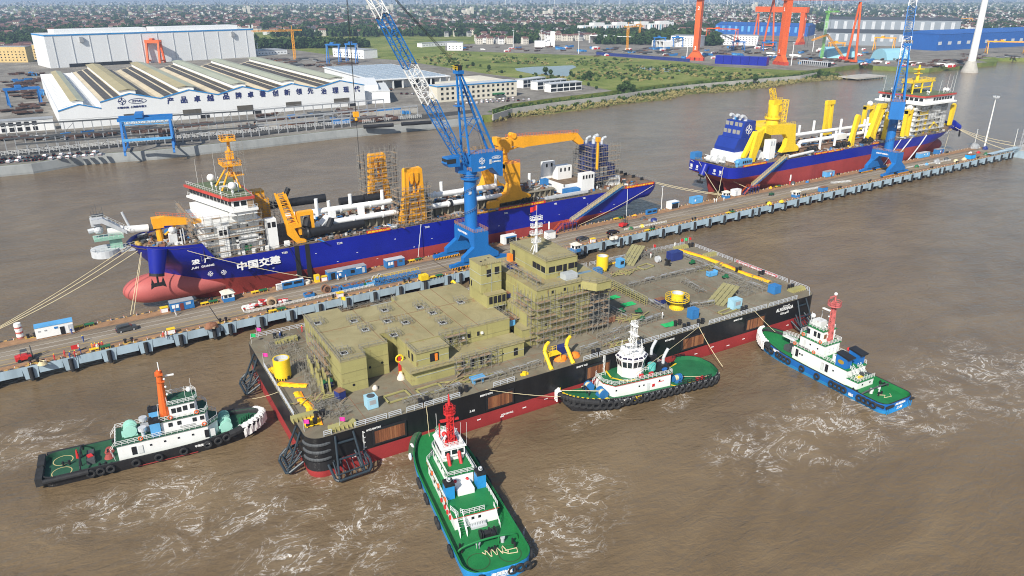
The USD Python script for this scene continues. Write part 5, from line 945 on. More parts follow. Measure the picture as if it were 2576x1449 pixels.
# ---- accommodation barge
BO,BA,ZD=np.array([31.0,116.9]),math.radians(-2.2),8.7
def bw(x,y,z=ZD):return np.array([BO[0]+x*math.cos(BA)-y*math.sin(BA),BO[1]+x*math.sin(BA)+y*math.cos(BA),z])
class BG_(Tug):
 def __init__(s,name,label,cat,x,y,z=ZD,rz=0.0,group=None):
  s.p=thing(name,label,cat,bw(x,y,z),BA+rz,group)
BDECK=look('barge_deck',{'g':('geometry',{}),'n':('noise_texture',{'scale':0.09,'detail':7.0,'roughness':0.7,'distortion':0.8}),'n2':('noise_texture',{'scale':0.5,'detail':6.0,'roughness':0.75}),'r':('rgb_ramp',{'ramp':[(0.3,(0.13,0.11,0.075)),(0.5,(0.19,0.167,0.118)),(0.72,(0.25,0.228,0.17))]}),
 'r2':('rgb_ramp',{'ramp':[(0.55,(0,0,0)),(0.72,(0.8,0.8,0.8))]}),'x':('mix_color',{'b':(0.21,0.115,0.065)}),'p':('principled_bsdf',{'roughness':0.85,'specular_ior_level':0.25})},[('g.position','n.vector'),('g.position','n2.vector'),('n.fac','r.fac'),('n2.fac','r2.fac'),('r.color','x.a'),('r2.color','x.fac'),('x.result','p.base_color')])
OLIVEROOF=look('olive_roof',{'g':('geometry',{}),'n':('noise_texture',{'scale':0.12,'detail':6.0,'roughness':0.7,'distortion':1.0}),'n2':('noise_texture',{'scale':0.33,'detail':5.0,'roughness':0.75,'distortion':0.6}),'r':('rgb_ramp',{'ramp':[(0.3,(0.235,0.20,0.10)),(0.55,(0.305,0.265,0.14)),(0.75,(0.355,0.315,0.175))]}),
 'r2':('rgb_ramp',{'ramp':[(0.57,(0,0,0)),(0.74,(0.7,0.7,0.7))]}),'x':('mix_color',{'b':(0.30,0.14,0.05)}),'p':('principled_bsdf',{'roughness':0.85,'specular_ior_level':0.25})},[('g.position','n.vector'),('g.position','n2.vector'),('n.fac','r.fac'),('n2.fac','r2.fac'),('r.color','x.a'),('r2.color','x.fac'),('x.result','p.base_color')])
SEAM=paint('grey_green_seam_primer',(0.36,0.38,0.34),0.7,0.1,0.5)
PRIMERD=paint('dull_olive_steel',(0.25,0.23,0.11),0.8,0.2,0.5)
BRED=paint('barge_red',(0.30,0.03,0.03),0.55,0.10,0.2)
TIMBER=[paint(f'fender_timber_{k}',c,0.75,0.25,1.0) for k,c in zip(('pale','warm','dark'),((0.27,0.11,0.045),(0.21,0.075,0.03),(0.14,0.05,0.022)))]
FRAMEB=paint('blue_black_tube',(0.022,0.034,0.045),0.45,0.2,0.6)
BL,BB=141.5,50.6
BG1=BG_('barge','huge black and red accommodation barge with olive deck blocks and a grey open deck','barge',0,0,0.0)
def brect(r,x0=0,x1=BL,y0=0,y1=BB):
 P=[]
 for cx,cy,a0 in ((x1-r,y0+r,-PI/2),(x1-r,y1-r,0),(x0+r,y1-r,PI/2),(x0+r,y0+r,PI)):
  P+=[(cx+r*math.cos(a0+t),cy+r*math.sin(a0+t)) for t in np.linspace(0,PI/2,7)]
 return P
def bring(z,r=3.0,ins=0.0):return [(x,y,z) for x,y in brect(max(.3,r-ins),ins,BL-ins,ins,BB-ins)]
m=M();m.grid(np.array([bring(-2,3,.6),bring(0,3,.15),bring(1.0),bring(3.3)]),True);BG1.add('red_lower_hull',m,BRED,smooth=40)
m=M();m.grid(np.array([bring(3.3),bring(5),bring(7),bring(8.66),bring(8.7,3,.12)]),True);BG1.add('black_topsides',m,paint('barge_black',(0.012,0.012,0.013),0.3,0.3,0.4),smooth=40)
m=M();m.prism(brect(2.9,.1,BL-.1,.1,BB-.1),8.2,ZD+.01);BG1.add('deck',m,BDECK)
m=M()
for x in range(12,140,12):m.box(x-.05,x+.05,.6,BB-.6,ZD,ZD+.03)
for y in (8.5,17,25.3,33.6,42):m.box(.6,BL-.6,y-.05,y+.05,ZD,ZD+.028)
BG1.add('deck_weld_seams',m,RUSTY)
for x0,x1,z0,z1 in ((12.7,19.0,4.2,7.0),(37.7,43.7,4.2,7.0),(63.4,69.6,4.2,7.0),(92.2,99.2,4.2,7.0),(114.4,120.8,4.2,7.0)):
 m=M();m.box(x0-.35,x1+.35,-.32,.05,z1,z1+.35);m.box(x0-.35,x1+.35,-.32,.05,z0-.3,z0);m.box(x0-.35,x0,-.32,.05,z0,z1);m.box(x1,x1+.35,-.32,.05,z0,z1);fr=BG1.add('fender_frame',m,BLACK)
 n=14;w=(x1-x0)/n
 for k in range(n):m=M();m.box(x0+k*w+.02,x0+(k+1)*w-.02,-.26-.05*rnd.random(),.02,z0+.02,z1-.02-.1*rnd.random());BG1.add('timber_plank',m,TIMBER[rnd.randrange(3)],fr)
for x,y,s in ((2.2,.35,1),):
 for z in (7.2,5.6,4.0):
  m=M();pts=[(3.0+3.0*math.cos(a),3.0+3.0*math.sin(a),z) for a in np.linspace(PI*.98,PI*1.62,12)];m.tube(pts,.32,7);BG1.add('corner_fender',m,DGREY,smooth=30)
def boat_frame(x0,x1,zt=8.4,face='y',yb=0.0):
 m=M();f=(lambda x,o,z:(x,yb-o,z)) if face=='y' else (lambda x,o,z:(yb-o,x,z));w=x1-x0
 for a,b in (((x0+w*.22,.1,zt),(x0+w*.1,3.4,1.0)),((x0+w*.72,.1,zt),(x0+w*.8,3.4,1.2)),((x0+w*.1,3.4,1.0),(x0+w*.22,.2,4.2)),((x0+w*.8,3.4,1.2),(x0+w*.72,.2,4.2)),((x0+w*.22,.35,6.8),(x0+w*.72,.35,6.8)),((x0+w*.2,1.8,4.2),(x0+w*.75,1.8,4.2))):m.cyl(f(*a),f(*b),.22,n=8)
 m.tube([f(x0-.3,.4,2.8),f(x0,3.2,1.1),f(x0+.5,3.7,.9),f(x1-.6,3.9,1.3),f(x1,3.5,1.9),f(x1+.1,2.4,2.9),f(x1-.4,.4,3.6)],.27,8)
 m.tube([f(x0+.5,.8,3.4),f(x0+.4,3.2,1.9),f(x1-.6,3.4,2.4),f(x1-.6,.8,3.8)],.16,6)
 for k in range(6):x=x0+.8+(w-1.6)*k/5;m.cyl(f(x,.3,3.4),f(x,3.6,1.4),.11,n=5)
 return m
m=M();m.grid(np.array([[(3-3.08*math.cos(a),3-3.08*math.sin(a),z) for a in np.linspace(0,PI/2,9)] for z in (1.5,3.45)]));m.grid(np.array([[(-.08,y,z) for y in (9,3)] for z in (1.9,3.45)]));m.grid(np.array([[(x,-.08,z) for x in (3,6)] for z in (1.5,3.45)]));BG1.add('black_corner_skirt',m,BLACK)
BG1.add('landing_frame',boat_frame(3.6,10.6),FRAMEB);BG1.add('landing_frame',boat_frame(132,138.6),FRAMEB);BG1.add('landing_frame',boat_frame(3.4,8.6,face='x'),FRAMEB);BG1.add('landing_frame',boat_frame(38,44,face='x'),FRAMEB)
def bl(a,b,h=1.15):m=M();m.rail([(*a,ZD),(*b,ZD)],h,1.9,.085,3);BG1.add('deck_railing',m,paint('pale_blue_grey_rail',(0.55,0.58,0.62),0.5,0.1,0.6))
for a,b in (((3.2,.25),(4.7,.25)),((9.2,.25),(15.6,.25)),((16.1,.25),(18.6,.25)),((19.8,.25),(23.2,.25)),((23.6,.25),(31.5,.25)),((39.4,.25),(44.5,.25)),((62.6,.25),(66.4,.25)),((67,.25),(75.5,.25)),((76,.25),(84.5,.25)),((85,.25),(97.5,.25)),((101,.25),(108,.25)),((108.6,.25),(121.6,.25)),((122.5,.25),(133.4,.25)),((138.6,.3),(141.1,2.5)),((141.2,3),(141.2,9)),((141.2,10),(141.2,30)),((141.2,31),(141.2,47)),((1.0,50.2),(14,50.3)),((58,50.3),(80,50.3)),((81,50.3),(100,50.3)),((101,50.3),(139,50.3)),((.3,10),(.3,22)),((.3,23),(.3,34))):bl(a,b)
for x,y in ((94.0,4.0),(94.6,1.6),(140.0,47.8),(136.0,23.6),(115,1.9),(99.4,1.6),(4.6,7.4),(2.4,5.2),(24.0,1.6),(33,1.6),(66.8,1.5),(6.8,47.6),(138,6.2),(139.5,18)):
 m=M()
 for d in (-.7,.7):m.cyl((x+d,y,ZD),(x+d,y,ZD+1.3),.42,n=10);m.cyl((x+d,y,ZD+1.15),(x+d,y,ZD+1.35),.5,n=10)
 BG1.add('bollard_pair',m,BLACK)
def btext(s,x,z,h,w=None,y=-.04,mat=WHITE,font=None):m,ww=text(s,h,.04,True,font,w);m.v=[v+np.array([x,y,z]) for v in m.v];BG1.add('lettering',m,mat)
btext('ALNOKHADA',125.4,6.6,1.0,6.6);_AR=glob.glob('/opt/blender-*/*/datafiles/fonts/NotoSansArabic*')
try:btext('\ufe93\ufeac\ufea7\ufeee\ufee8\ufedf\ufe8d',127.2,5.4,.8,3.2,font=_AR);btext('\ufe93\ufeac\ufea7\ufeee\ufee8\ufedf\ufe8d',127.8,7.7,.4,2.6,font=_AR)
except Exception:pass
for x,z,s in ((11.2,7.3,'WT5 BWT4S'),(36.0,7.5,'BWT5 WT4'),(60.5,7.6,'BWT 4S'),(86.4,7.7,'WT3 BWT3S'),(109.5,7.7,'BWT 2S'),(8.0,2.5,'2.45'),(33.5,4.6,'2.05'),(41.0,1.4,'WT4 BWT4S 2')):btext(s,x,z,.42,3.0 if len(s)>5 else 1.2)
m=M()
for k in range(26):m.box(10.4,10.4+(.55 if k % 4==0 else .28),-.06,0,.5+.28*k,.62+.28*k)
for k in range(20):x=24+k*5.6;m.box(x,x+.9,-.06,0,1.1+(k % 3)*.5,1.3+(k % 3)*.5)
BG1.add('draught_marks',m,WHITE)
ZR=15.9
outline=[(11.4,13.6),(16.9,13.6),(16.9,17.4),(23.1,17.4),(23.1,22.5),(26.2,22.5),(26.2,15.0),(52.0,15.0),(52.0,41.0),(33.5,41.0),(33.5,38.0),(20.0,38),(20.0,41.0),(11.8,41.0)]
m=M();m.prism(outline,ZD,ZR);blk=BG1.add('forward_deckhouse',m,PRIMER)
m=M();m.prism(sg.Polygon(outline).buffer(.06,join_style=2),ZR,ZR+.09);BG1.add('roof',m,OLIVEROOF,blk)
def seams(lines,parent,mat=SEAM,w=.09):
 m=M()
 for a,b in lines:m.bar(a,b,w)
 BG1.add('weld_seams',m,mat,parent)
L_=[]
for z in (10.9,13.3):L_+=[((11.4,13.55,z),(16.9,13.55,z)),((11.36,13.6,z),(11.36,41,z)),((16.9,17.36,z),(23.1,17.36,z)),((26.2,14.95,z),(52,14.95,z))]
for x in (30,38,46):L_+=[((x,14.95,12.4),(x,14.95,ZR))]
seams(L_,blk,PRIMERD,.05);seams([((33,15.2,ZR+.1),(33,38,ZR+.1)),((22.6,18,ZR+.1),(22.6,38,ZR+.1)),((40.5,15,ZR+.1),(40.5,41,ZR+.1)),((11.6,29.5,ZR+.1),(52,29.5,ZR+.1)),((44,15,ZR+.1),(44,41,ZR+.1))],blk,paint('seam_rust',(0.22,0.12,0.06),.85),.1)
for x,y,z in ((13.8,13.6,10.2),(18.8,17.4,11.2),(21.6,17.4,11.6)):
 m=M();m.cyl((x,y+.05,z),(x,y-.06,z),.28,n=14);BG1.add('porthole',m,DARK,blk)
for k in range(4):m=M();m.box(36.6+2.3*k,37.2+2.3*k,14.93,15.05,13.6,14.6);BG1.add('window',m,DARK,blk)
for k in (39.6,44.4):m=M();m.box(k,k+.5,14.6,15,13.9,14.4);BG1.add('lamp',m,WHITE,blk)
hatches=[(13.2,34.6),(20.6,31.6),(21.2,25.8),(13.4,17.2),(29.0,33.8),(27.2,27.6),(30.4,24.8),(36.8,31.2),(38.0,26.6),(37.6,20.4),(46.6,29.0),(25.6,20.0)]
for x,y in hatches:
 m=M();m.box(x-.75,x+.75,y-.75,y+.75,ZR+.09,ZR+.30);hh=BG1.add('roof_hatch',m,LGREY,blk);m=M();m.box(x-.6,x+.6,y-.6,y+.6,ZR+.3,ZR+.32);BG1.add('hatch_opening',m,DARK,hh)
m=M();m.prism([(25.0,9.6),(26.2,9.4),(52.5,9.4),(52.5,14.95),(26.15,14.95),(26.15,17),(25.0,17)],ZD,12.2);low=BG1.add('low_wing',m,PRIMER);m=M();m.prism([(24.6,9.2),(52.7,9.2),(52.7,14.9),(24.6,14.9)],12.2,12.3);BG1.add('low_roof',m,OLIVEROOF,low)
m=M();m.box(26.4,33.9,9.9,14.9,12.3,15.6);ub=BG1.add('upper_box',m,PRIMER);m=M();m.box(26.2,34.1,9.7,15.2,15.6,15.72);BG1.add('box_roof',m,OLIVEROOF,ub);m=M();m.box(24.3,36.4,8.5,9.85,12.0,12.25);m.box(24.3,25.0,9.85,14.6,12.0,12.25);BG1.add('walkway_slab',m,OLIVEROOF,ub)
m=M();m.box(29.5,31.5,9.82,9.92,13.0,14.9);w_=BG1.add('window_opening',m,DARK,ub);m=M();m.box(30.6,31.2,9.7,9.85,13.1,14.7);BG1.add('orange_curtain',m,paint('orange_sheet',(0.85,0.22,0.02),0.7),w_)
for x,y0 in ((26.4,11.6),(26.4,13.4)):m=M();m.box(x-.05,x+.05,y0,y0+.8,13.1,14.8);BG1.add('window_opening',m,DARK,ub)
for x,w,z0,z1 in ((36.6,.9,9.3,11.3),(38.8,.9,9.4,11.4),(41.2,.8,9.3,11.3),(42.8,.8,9.3,11.3),(49.8,1.0,9.4,11.2)):m=M();m.box(x,x+w,9.33,9.45,z0,z1);BG1.add('door_opening',m,DARK,low)
for x in (44.6,47.0):m=M();m.cyl((x,9.45,10.6),(x,9.33,10.6),.22,n=12);BG1.add('porthole',m,DARK,low)
seams([((26,9.36,10.5),(52.5,9.36,10.5)),((35,9.36,ZD),(35,9.36,12.2)),((43.8,9.36,ZD),(43.8,9.36,12.2)),((26.4,9.86,14),(29.4,9.86,14)),((31.6,9.86,14),(33.9,9.86,14))],low)
m=M();m.box(50.4,55.6,22.6,31.6,ZR+.09,19.1);t1=BG1.add('stair_tower',m,PRIMER);m=M();m.box(49.9,55.4,24.6,30.4,19.1,26.2);t2=BG1.add('upper_tower',m,PRIMER,t1);m=M();m.box(50.3,55.7,22.5,24.7,19.1,19.18);m.box(49.8,55.5,24.5,30.5,26.2,26.3)
for k in range(9):m.side([(49.9+.65*k,26.3),(50.2+.65*k,26.3),(50.05+.65*k,26.8)],24.45,24.6)
BG1.add('tower_roof',m,OLIVEROOF,t1)
for k in range(4):m=M();m.box(50.9+1.18*k,51.8+1.18*k,22.53,22.63,16.9,18.7);BG1.add('window_opening',m,DARK,t1)
for x,z in ((51.4,24.0),(53.6,24.3)):m=M();m.box(x,x+1.2,24.53,24.63,z-.9,z+.9);BG1.add('window_opening',m,DARK,t1)
for y in (29.5,30.5):m=M();m.box(49.83,49.93,y-.2,y+.2,19.6,21);BG1.add('window_opening',m,DARK,t1)
seams([((49.9,24.55,z),(55.4,24.55,z)) for z in (21.5,23.8)]+[((49.86,24.6,z),(49.86,30.4,z)) for z in (21.5,23.8)]+[((52.6,24.55,19.2),(52.6,24.55,26.2)),((50.4,22.55,16),(55.6,22.55,16))],t1)
for x,y in ((51.2,27),(52.6,27.4),(54,28.4)):m=M();m.cyl((x,y,26.28),(x,y,26.34),.3,n=12);BG1.add('roof_hole',m,DARK,t1)
m=M();m.box(57.6,73.0,12.7,36,ZD,20.4);tw=BG1.add('accommodation_tower',m,PRIMER)
m=M();m.box(54.2,57.6,13.0,31,ZD,13.2);m.box(56.0,57.6,14,34,13.2,16.6);BG1.add('tower_annex',m,PRIMER,tw);m=M();m.box(54.0,57.6,12.8,31.2,13.2,13.3);m.box(53.6,57.6,12.2,15,10.9,11.1);m.box(55.8,57.6,12.4,34,16.6,16.72);m.box(55.6,57.6,30,38,22.0,22.15);BG1.add('annex_roof',m,OLIVEROOF,tw)
m=M();m.prism([(57.8,12.5),(70.2,12.5),(72.4,9.4),(76.6,9.4),(76.6,36),(57.8,36)],20.4,22.4);wd=BG1.add('bridge_deck_block',m,PRIMER,tw)
m=M();m.prism([(57.6,12.3),(70.3,12.3),(72.4,9.2),(76.8,9.2),(76.8,36.2),(57.6,36.2)],22.4,22.5);BG1.add('bridge_deck',m,OLIVEROOF,tw)
m=M();m.box(63.4,72.4,17.4,34,22.5,27.0);whl=BG1.add('wheelhouse',m,PRIMER,tw);m=M();m.prism([(63.2,17.2),(71.8,17.2),(72.6,18.6),(72.6,34.2),(63.2,34.2)],27.0,27.12);BG1.add('wheelhouse_roof',m,OLIVEROOF,tw)
for x,w in ((64.2,1.7),(66.3,1.7),(69.8,1.6),(71.6,.8)):m=M();m.box(x,x+w,17.33,17.42,24.0,25.4);BG1.add('window_opening',m,DARK,tw)
m=M();m.box(68.3,69.3,17.33,17.42,22.8,25.4);BG1.add('door_opening',m,DARK,tw)
for y in (18.6,20.6,22.4):m=M();m.box(63.32,63.42,y-.8,y+.8,24.0,25.4);BG1.add('window_opening',m,DARK,tw)
m=M();m.box(63.32,63.42,31.5,32.7,22.8,25.6);BG1.add('door_opening',m,DARK,tw);m=M();m.box(62.2,63.2,32.2,33.6,22.55,24.4);BG1.add('orange_cover',m,paint('orange_sheet',(0.85,0.22,0.02),0.7),tw)
for x,z in ((61.8,21.3),(65.2,21.3),(69.4,21.3),(60.2,13.3),(63.0,13.3),(66.6,13.4),(59.6,10.2),(62.5,10.2),(60.6,16.6),(64.4,17),(68,17)):m=M();yy=12.42 if z>20 else 12.62;m.box(x,x+.55,yy,yy+.1,z-.35,z+.35);BG1.add('window_opening',m,DARK,tw)
for x in (66.4,68.0):m=M();m.box(x,x+.9,12.62,12.72,9.0,11.0);BG1.add('door_opening',m,DARK,tw)
for y,z in ((17,10.6),(21,10.8)):m=M();m.box(54.12,54.22,y,y+.9,z-1,z+1);BG1.add('door_opening',m,DARK,tw)
seams([((57.6,12.66,z),(73,12.66,z)) for z in (11.4,14.2,17.2)]+[((57.56,12.7,z),(57.56,36,z)) for z in (17.2,)]+[((63.36,17.4,23.8),(63.36,34,23.8)),((63.4,17.36,23.7),(72.4,17.36,23.7))],tw,SEAM,.06)
m=M();m.obox((68.6,15.4,23.2),(3.4,2.4,1.4));BG1.add('grey_plate_box',m,paint('galvanised_sheet',(0.42,0.45,0.47),0.4),tw);m=M();m.box(66.5,73.8,17.0,17.35,22.5,22.56);m.box(70,76,16.2,17.2,22.5,22.56);BG1.add('blue_plates',m,paint('steel_blue_plate',(0.16,0.25,0.33),.5),tw)
m=M();m.cyl((64.9,24.2,27.1),(64.9,24.2,35.4),.42,.3,n=10);m.cyl((63.4,23.2,27.1),(64.8,24.1,30),.1);m.cyl((64.2,25.6,27.1),(64.8,24.3,30),.1)
for z,r in ((29.6,1.1),(31.6,1.5),(33.4,1.4),(35.2,1.5)):
 m.box(64.9-r,64.9+r,23.7,24.7,z,z+.1);m.rail([(64.9-r,23.7,z),(64.9+r,23.7,z),(64.9+r,24.7,z),(64.9-r,24.7,z)],.9,.8,.07,2,True)
BG1.add('mast',m,WHITE)
m=M();m.rail([(57.8,12.4,22.5),(70.2,12.4,22.5),(72.4,9.4,22.5),(76.6,9.4,22.5),(76.6,30,22.5)],1.1,1.5,.05,2);m.rail([(63.3,34,27.1),(63.3,17.3,27.1),(72,17.3,27.1),(72.5,34,27.1)],1.0,1.6,.05,2);m.rail([(11.5,41,ZR),(11.5,13.7,ZR),(16.8,13.7,ZR),(16.8,17.5,ZR),(23,17.5,ZR)],1.1,2.0,.06,2);m.rail([(20,41,ZR),(20.0,38.1,ZR),(33.5,38.1,ZR),(33.5,41,ZR)],1.1,1.5,.06,2);m.rail([(11.8,41.3,ZR-1),(52,41.3,ZR-1)],1.0,2.2,.05,2);m.rail([(24.4,8.6,12.25),(36.3,8.6,12.25)],1.0,1.4,.05,2);m.rail([(52.6,9.3,12.3),(36,9.3,12.3)],1.0,2,.05,2);m.rail([(26.3,15.1,15.72),(26.3,9.8,15.72),(34,9.8,15.72),(34,15.1,15.72)],1.0,1.3,.05,2);m.rail([(34.2,15.1,ZR),(52,15.1,ZR),(52,22.4,ZR)],1.0,1.6,.05,2);BG1.add('scaffold_handrails',m,PIPE)
m=M();m.box(28.6,34.6,41.2,42.6,13.8,14.2);m.box(35,42,41.4,42.4,14.6,15.0);BG1.add('side_ledge',m,SEAM)
def bscaf(label,pts,z0,z1,lift=2.0,bay=2.2,deep=1.0,planks=True,closed=False):
 c=np.mean(pts,axis=0);S=BG_('scaffolding',label,'scaffolding',c[0],c[1],z0);m,q=scaffold([(a-c[0],b-c[1]) for a,b in pts],0,z1-z0,lift,bay,deep,planks,closed);S.add('tubes',m,PIPE)
 if planks:tag(S.add('planks',q,PLANK),kind='stuff')
bscaf('dense tube scaffold wrapped round the near face of the tall olive accommodation tower',[(57.2,20),(57.2,12.3),(73.2,12.3),(73.2,18)],ZD,20.6,1.9,1.7,1.1)
bscaf('scaffold under the overhanging bridge wing of the olive tower',[(72.8,12.0),(77.4,12.0),(77.4,16)],ZD,20.6,2.1,1.7,1.2)
bscaf('tube scaffold on the left end wall of the forward deckhouse',[(11.0,33),(11.0,20)],ZD,ZR,2.2,2.2,1.2,True)
bscaf('scaffold in front of the low wing beside the row of door openings',[(34.8,9.0),(45,9.0)],ZD,12.4,1.9,1.7,1.0)
bscaf('scaffold between the slim stair tower and the accommodation tower',[(52.6,22),(56.0,22),(56,17)],ZD,ZR,2.0,1.7,1.0)
bscaf('scaffold on the upper deck left of the wheelhouse',[(59.8,30),(59.8,14)],20.6,24,1.9,2.0,1.1)
bscaf('small scaffold at the inner corner beside the orange curtain box',[(35.2,14.6),(40.2,14.6)],12.3,ZR,1.8,1.7,.9)
HW=('near the far left corner of the roof','by the step in the far roof edge','left of the roof seam, middle row','at the near left roof corner','in the far middle of the roof','in the middle of the roof, larger of two','in the middle of the roof, nearer one','right of the middle, beside another hatch','right of the middle, near the rust seam','above the orange curtain box','in front of the slim tower','beside the dark gap on the near edge')
for (x,y),hw_ in zip(hatches,HW):
 m=M();r_=1.3
 m.rail([(x-r_,y-r_,0),(x+r_,y-r_,0),(x+r_,y+r_,0),(x-r_,y+r_,0)],1.1,1.3,.05,2,True)
 for k in range(5):m.bar((x-r_+.5*k,y-r_*1.2,0),(x-r_+.5*k+rnd.uniform(-.6,.6),y+r_,1.0+rnd.random()),.05)
 m.v=[v+np.array([0,0,ZR+.1]) for v in m.v];m.v=[v-np.array([x,y,ZR+.1]) for v in m.v];S=BG_('hatch_guard','tube guard round a roof hatch '+hw_,'guard',x,y,ZR+.1,0,'hatch guards on the deckhouse roof');S.add('tubes',m,PIPE)
def trestle(label,pts,w=1.5,h=1.35,step=1.9):
 c=np.mean(pts,axis=0);S=BG_('pipe_trestle',label,'pipe support',c[0],c[1]);m=M();q=M();r_=random.Random(int(c[0]*7+c[1]))
 for a,b in zip(pts[:-1],pts[1:]):
  a,b=np.array(a,float)-c,np.array(b,float)-c;d=b-a;L=np.hypot(*d);d/=L;nn=np.array([-d[1],d[0]])*w/2;n=max(1,round(L/step))
  for k in range(n+1):
   p=a+d*L*k/n
   for s in (-1,1):m.bar((*(p+s*nn),0),(*(p+s*nn),h+r_.choice([0,.1,.5])),.075)
   m.bar((*(p-nn),h-.1),(*(p+nn),h-.1),.075)
   if k<n and k % 2==0:m.bar((*(p+nn),.1),(*(p+nn+d*L/n),h),.05)
  for s in (-1,1):m.bar((*(a+s*nn),h),(*(b+s*nn),h),.075);m.bar((*(a+s*nn),h*.5),(*(b+s*nn),h*.5),.06)
  for k in range(int(L/1.3)):
   p=a+d*r_.uniform(0,L);o=nn*r_.uniform(-.8,.8);q.bar((*(p+o),h+.05),(*(p+o+d*r_.uniform(1,3)),h+.1),r_.choice([.06,.1,.14]))
 S.add('trestle_frame',m,PIPE);tag(S.add('loose_pipes',q,GREY),kind='stuff')
for lab,pts in (('long pipe trestle running across the whole deck right of the olive tower',[(96.8,49),(96.8,33),(97,13)]),('pipe trestle along the middle of the open deck',[(99,30.2),(111,30.4),(129.5,29.8)]),('pipe trestle across the deck near the far stern',[(130.8,49),(130.4,30),(129.6,8)]),('short pipe trestle between the slanted olive panel and the yellow ringed pedestal',[(115.4,25),(114,16.5)]),
    ('pipe trestle along the near rail from the tower to the ringed pedestal',[(72,7.2),(80,8.0),(92.6,9.2)]),('pipe trestle along the near side past the slanted olive panel',[(104,10.6),(111,9.0)]),('pipe trestle right behind the accommodation tower',[(84.4,27),(85.4,12.4)]),('low trestle along the near edge in front of the long low wing',[(20.5,3.0),(33,3.2)]),('pipe trestle along the near edge under the yellow davits',[(36,3.4),(53,3.2)]),('pipe trestle with loose tubes along the near rail below the tower',[(63.5,3.6),(79,4.2)]),('pipe trestle along the far rail of the open deck',[(104,48.6),(128,49)])):trestle(lab,pts)
def tangle(label,x0,x1,y0,y1,n,h,seed,mat=PIPE):
 r_=random.Random(seed);S=BG_('scaffold_tangle',label,'scaffolding',(x0+x1)/2,(y0+y1)/2);m=M();a,b=(x1-x0)/2,(y1-y0)/2
 for _ in range(n):
  x,y=r_.uniform(-a,a),r_.uniform(-b,b);zz=r_.uniform(.4,h);m.bar((x,y,0),(x+r_.uniform(-.2,.2),y,zz),.06);t=r_.choice([0,PI/2,PI/2,0,.6]);L=r_.uniform(.8,2.6);m.bar((x,y,zz*r_.uniform(.5,1)),(x+math.cos(t)*L,y+math.sin(t)*L,zz*r_.uniform(.5,1)),.055)
 S.add('tubes',m,mat)
tangle('tangle of low scaffold tubes in the far bow corner',2.5,10,34,46,90,1.6,1);tangle('scaffold tubes between the bow yellow pedestal and the deckhouse wall',5.5,10.6,16,33,120,3.2,2);tangle('scaffold tubes beside the yellow chain guard at the bow corner',4,10,5,12,90,1.5,3);tangle('scaffold tubes round the far slanted olive panel',108,124,45.5,49,90,2.4,4);tangle('scaffold tubes round the near slanted olive panel',117,127,8,16,80,2.0,5);tangle('scaffold tubes at the near right stern corner',126,138,8,20,60,1.4,6);tangle('bundle of tubes behind the stair tower by the far rail',56,60,30,46,80,6,7)
def plates(label,x,y,z,rz,w,l,tilt,n=4,name='ribbed_ramp',cat='steel ramp'):
 S=BG_(name,label,cat,x,y,z,rz)
 for k in range(n):
  m=M();m.obox((0,0,0),(l,w/n*.86,.14));c,s=math.cos(tilt),math.sin(tilt);m.v=[v @ np.array([[c,0,s],[0,1,0],[-s,0,c]]) for v in m.v];m.v=[v+np.array([l/2*c,(k-(n-1)/2)*w/n,l/2*s+.1]) for v in m.v];S.add('plate',m,PRIMERD)
 m=M()
 for k in range(5):t=(k+.5)/5;m.obox((l*t*math.cos(tilt),0,l*t*math.sin(tilt)+.2),(.12,w,.16))
 for s in (-1,1):m.bar((l*math.cos(tilt)*.9,s*w*.4,0),(l*math.cos(tilt)*.95,s*w*.4,l*math.sin(tilt)),.1)
 S.add('panel_ribs',m,PRIMERD)
plates('slanted ribbed olive steel panel by the far rail of the open deck',111,44.8,ZD,.55,4.5,11,.3);plates('slanted ribbed olive steel panel on the near side of the open deck',111.6,8.8,ZD,.36,5,10.5,.24)
def oframe(label,x,y,rz,l,w,h=.3):S=BG_('steel_skid',label,'steel frame',x,y,ZD,rz);m=M();m.box(-l/2,l/2,-w/2,-w/2+.3,.15,h+.15);m.box(-l/2,l/2,w/2-.3,w/2,.15,h+.15);m.box(-l/2,-l/2+.3,-w/2,w/2,.15,h+.15);m.box(l/2-.3,l/2,-w/2,w/2,.15,h+.15);S.add('frame_bars',m,PRIMER);m=M();[m.box(sx*l*.42-.15,sx*l*.42+.15,sy*w*.4-.15,sy*w*.4+.15,0,.15) for sx in (-1,1) for sy in (-1,1)];S.add('feet',m,DGREY)
oframe('olive rectangular frame on the near deck edge, left one of two',20.4,6.6,.05,5.2,3.2);oframe('olive rectangular frame on the near deck edge, right one of two',27.4,5.8,.05,5.4,3.0);oframe('olive frame lying beside the far slanted panel',114.8,40.6,.2,5.0,3.2,.2);oframe('olive frame near the near rail beside the light blue cabin',111,3.8,.1,6,2.0,.2)
S=BG_('olive_lattice_fence','olive lattice guard rail standing across the deck right of the tower','guard rail',95.1,25.5);m=M()
for k in range(9):m.bar((0,-7.6+1.9*k,0),(0,-7.6+1.9*k,2.2),.1);m.bar((.9,-7.6+1.9*k,0),(.9,-7.6+1.9*k,2.2),.1)
for z in (.5,1.1,1.7,2.2):m.bar((0,-7.6,z),(0,7.6,z),.1);m.bar((.9,-7.6,z),(.9,7.6,z),.1)
S.add('lattice',m,PRIMER)
for lab,x,y,rz in (('upright olive saddle frame nearest the near bow',8.0,17.6,0),('upright olive saddle frame behind the yellow pedestal',8.2,22.5,.1),('upright olive saddle frame third from the bow rail',8.4,27,-.1)):
 S=BG_('saddle_support',lab,'steel frame',x,y,ZD,rz);m=M()
 for s in (-1.2,1.2):m.front([(s-1.0,0),(s+1.0,0),(s+.25,3.4),(s-.25,3.4)],-.12,.12);m.front([(s-.9,0),(s+.9,0),(s+.25,3.0),(s-.25,3.0)],1.4,1.6)
 S.add('plates',m,PRIMER)
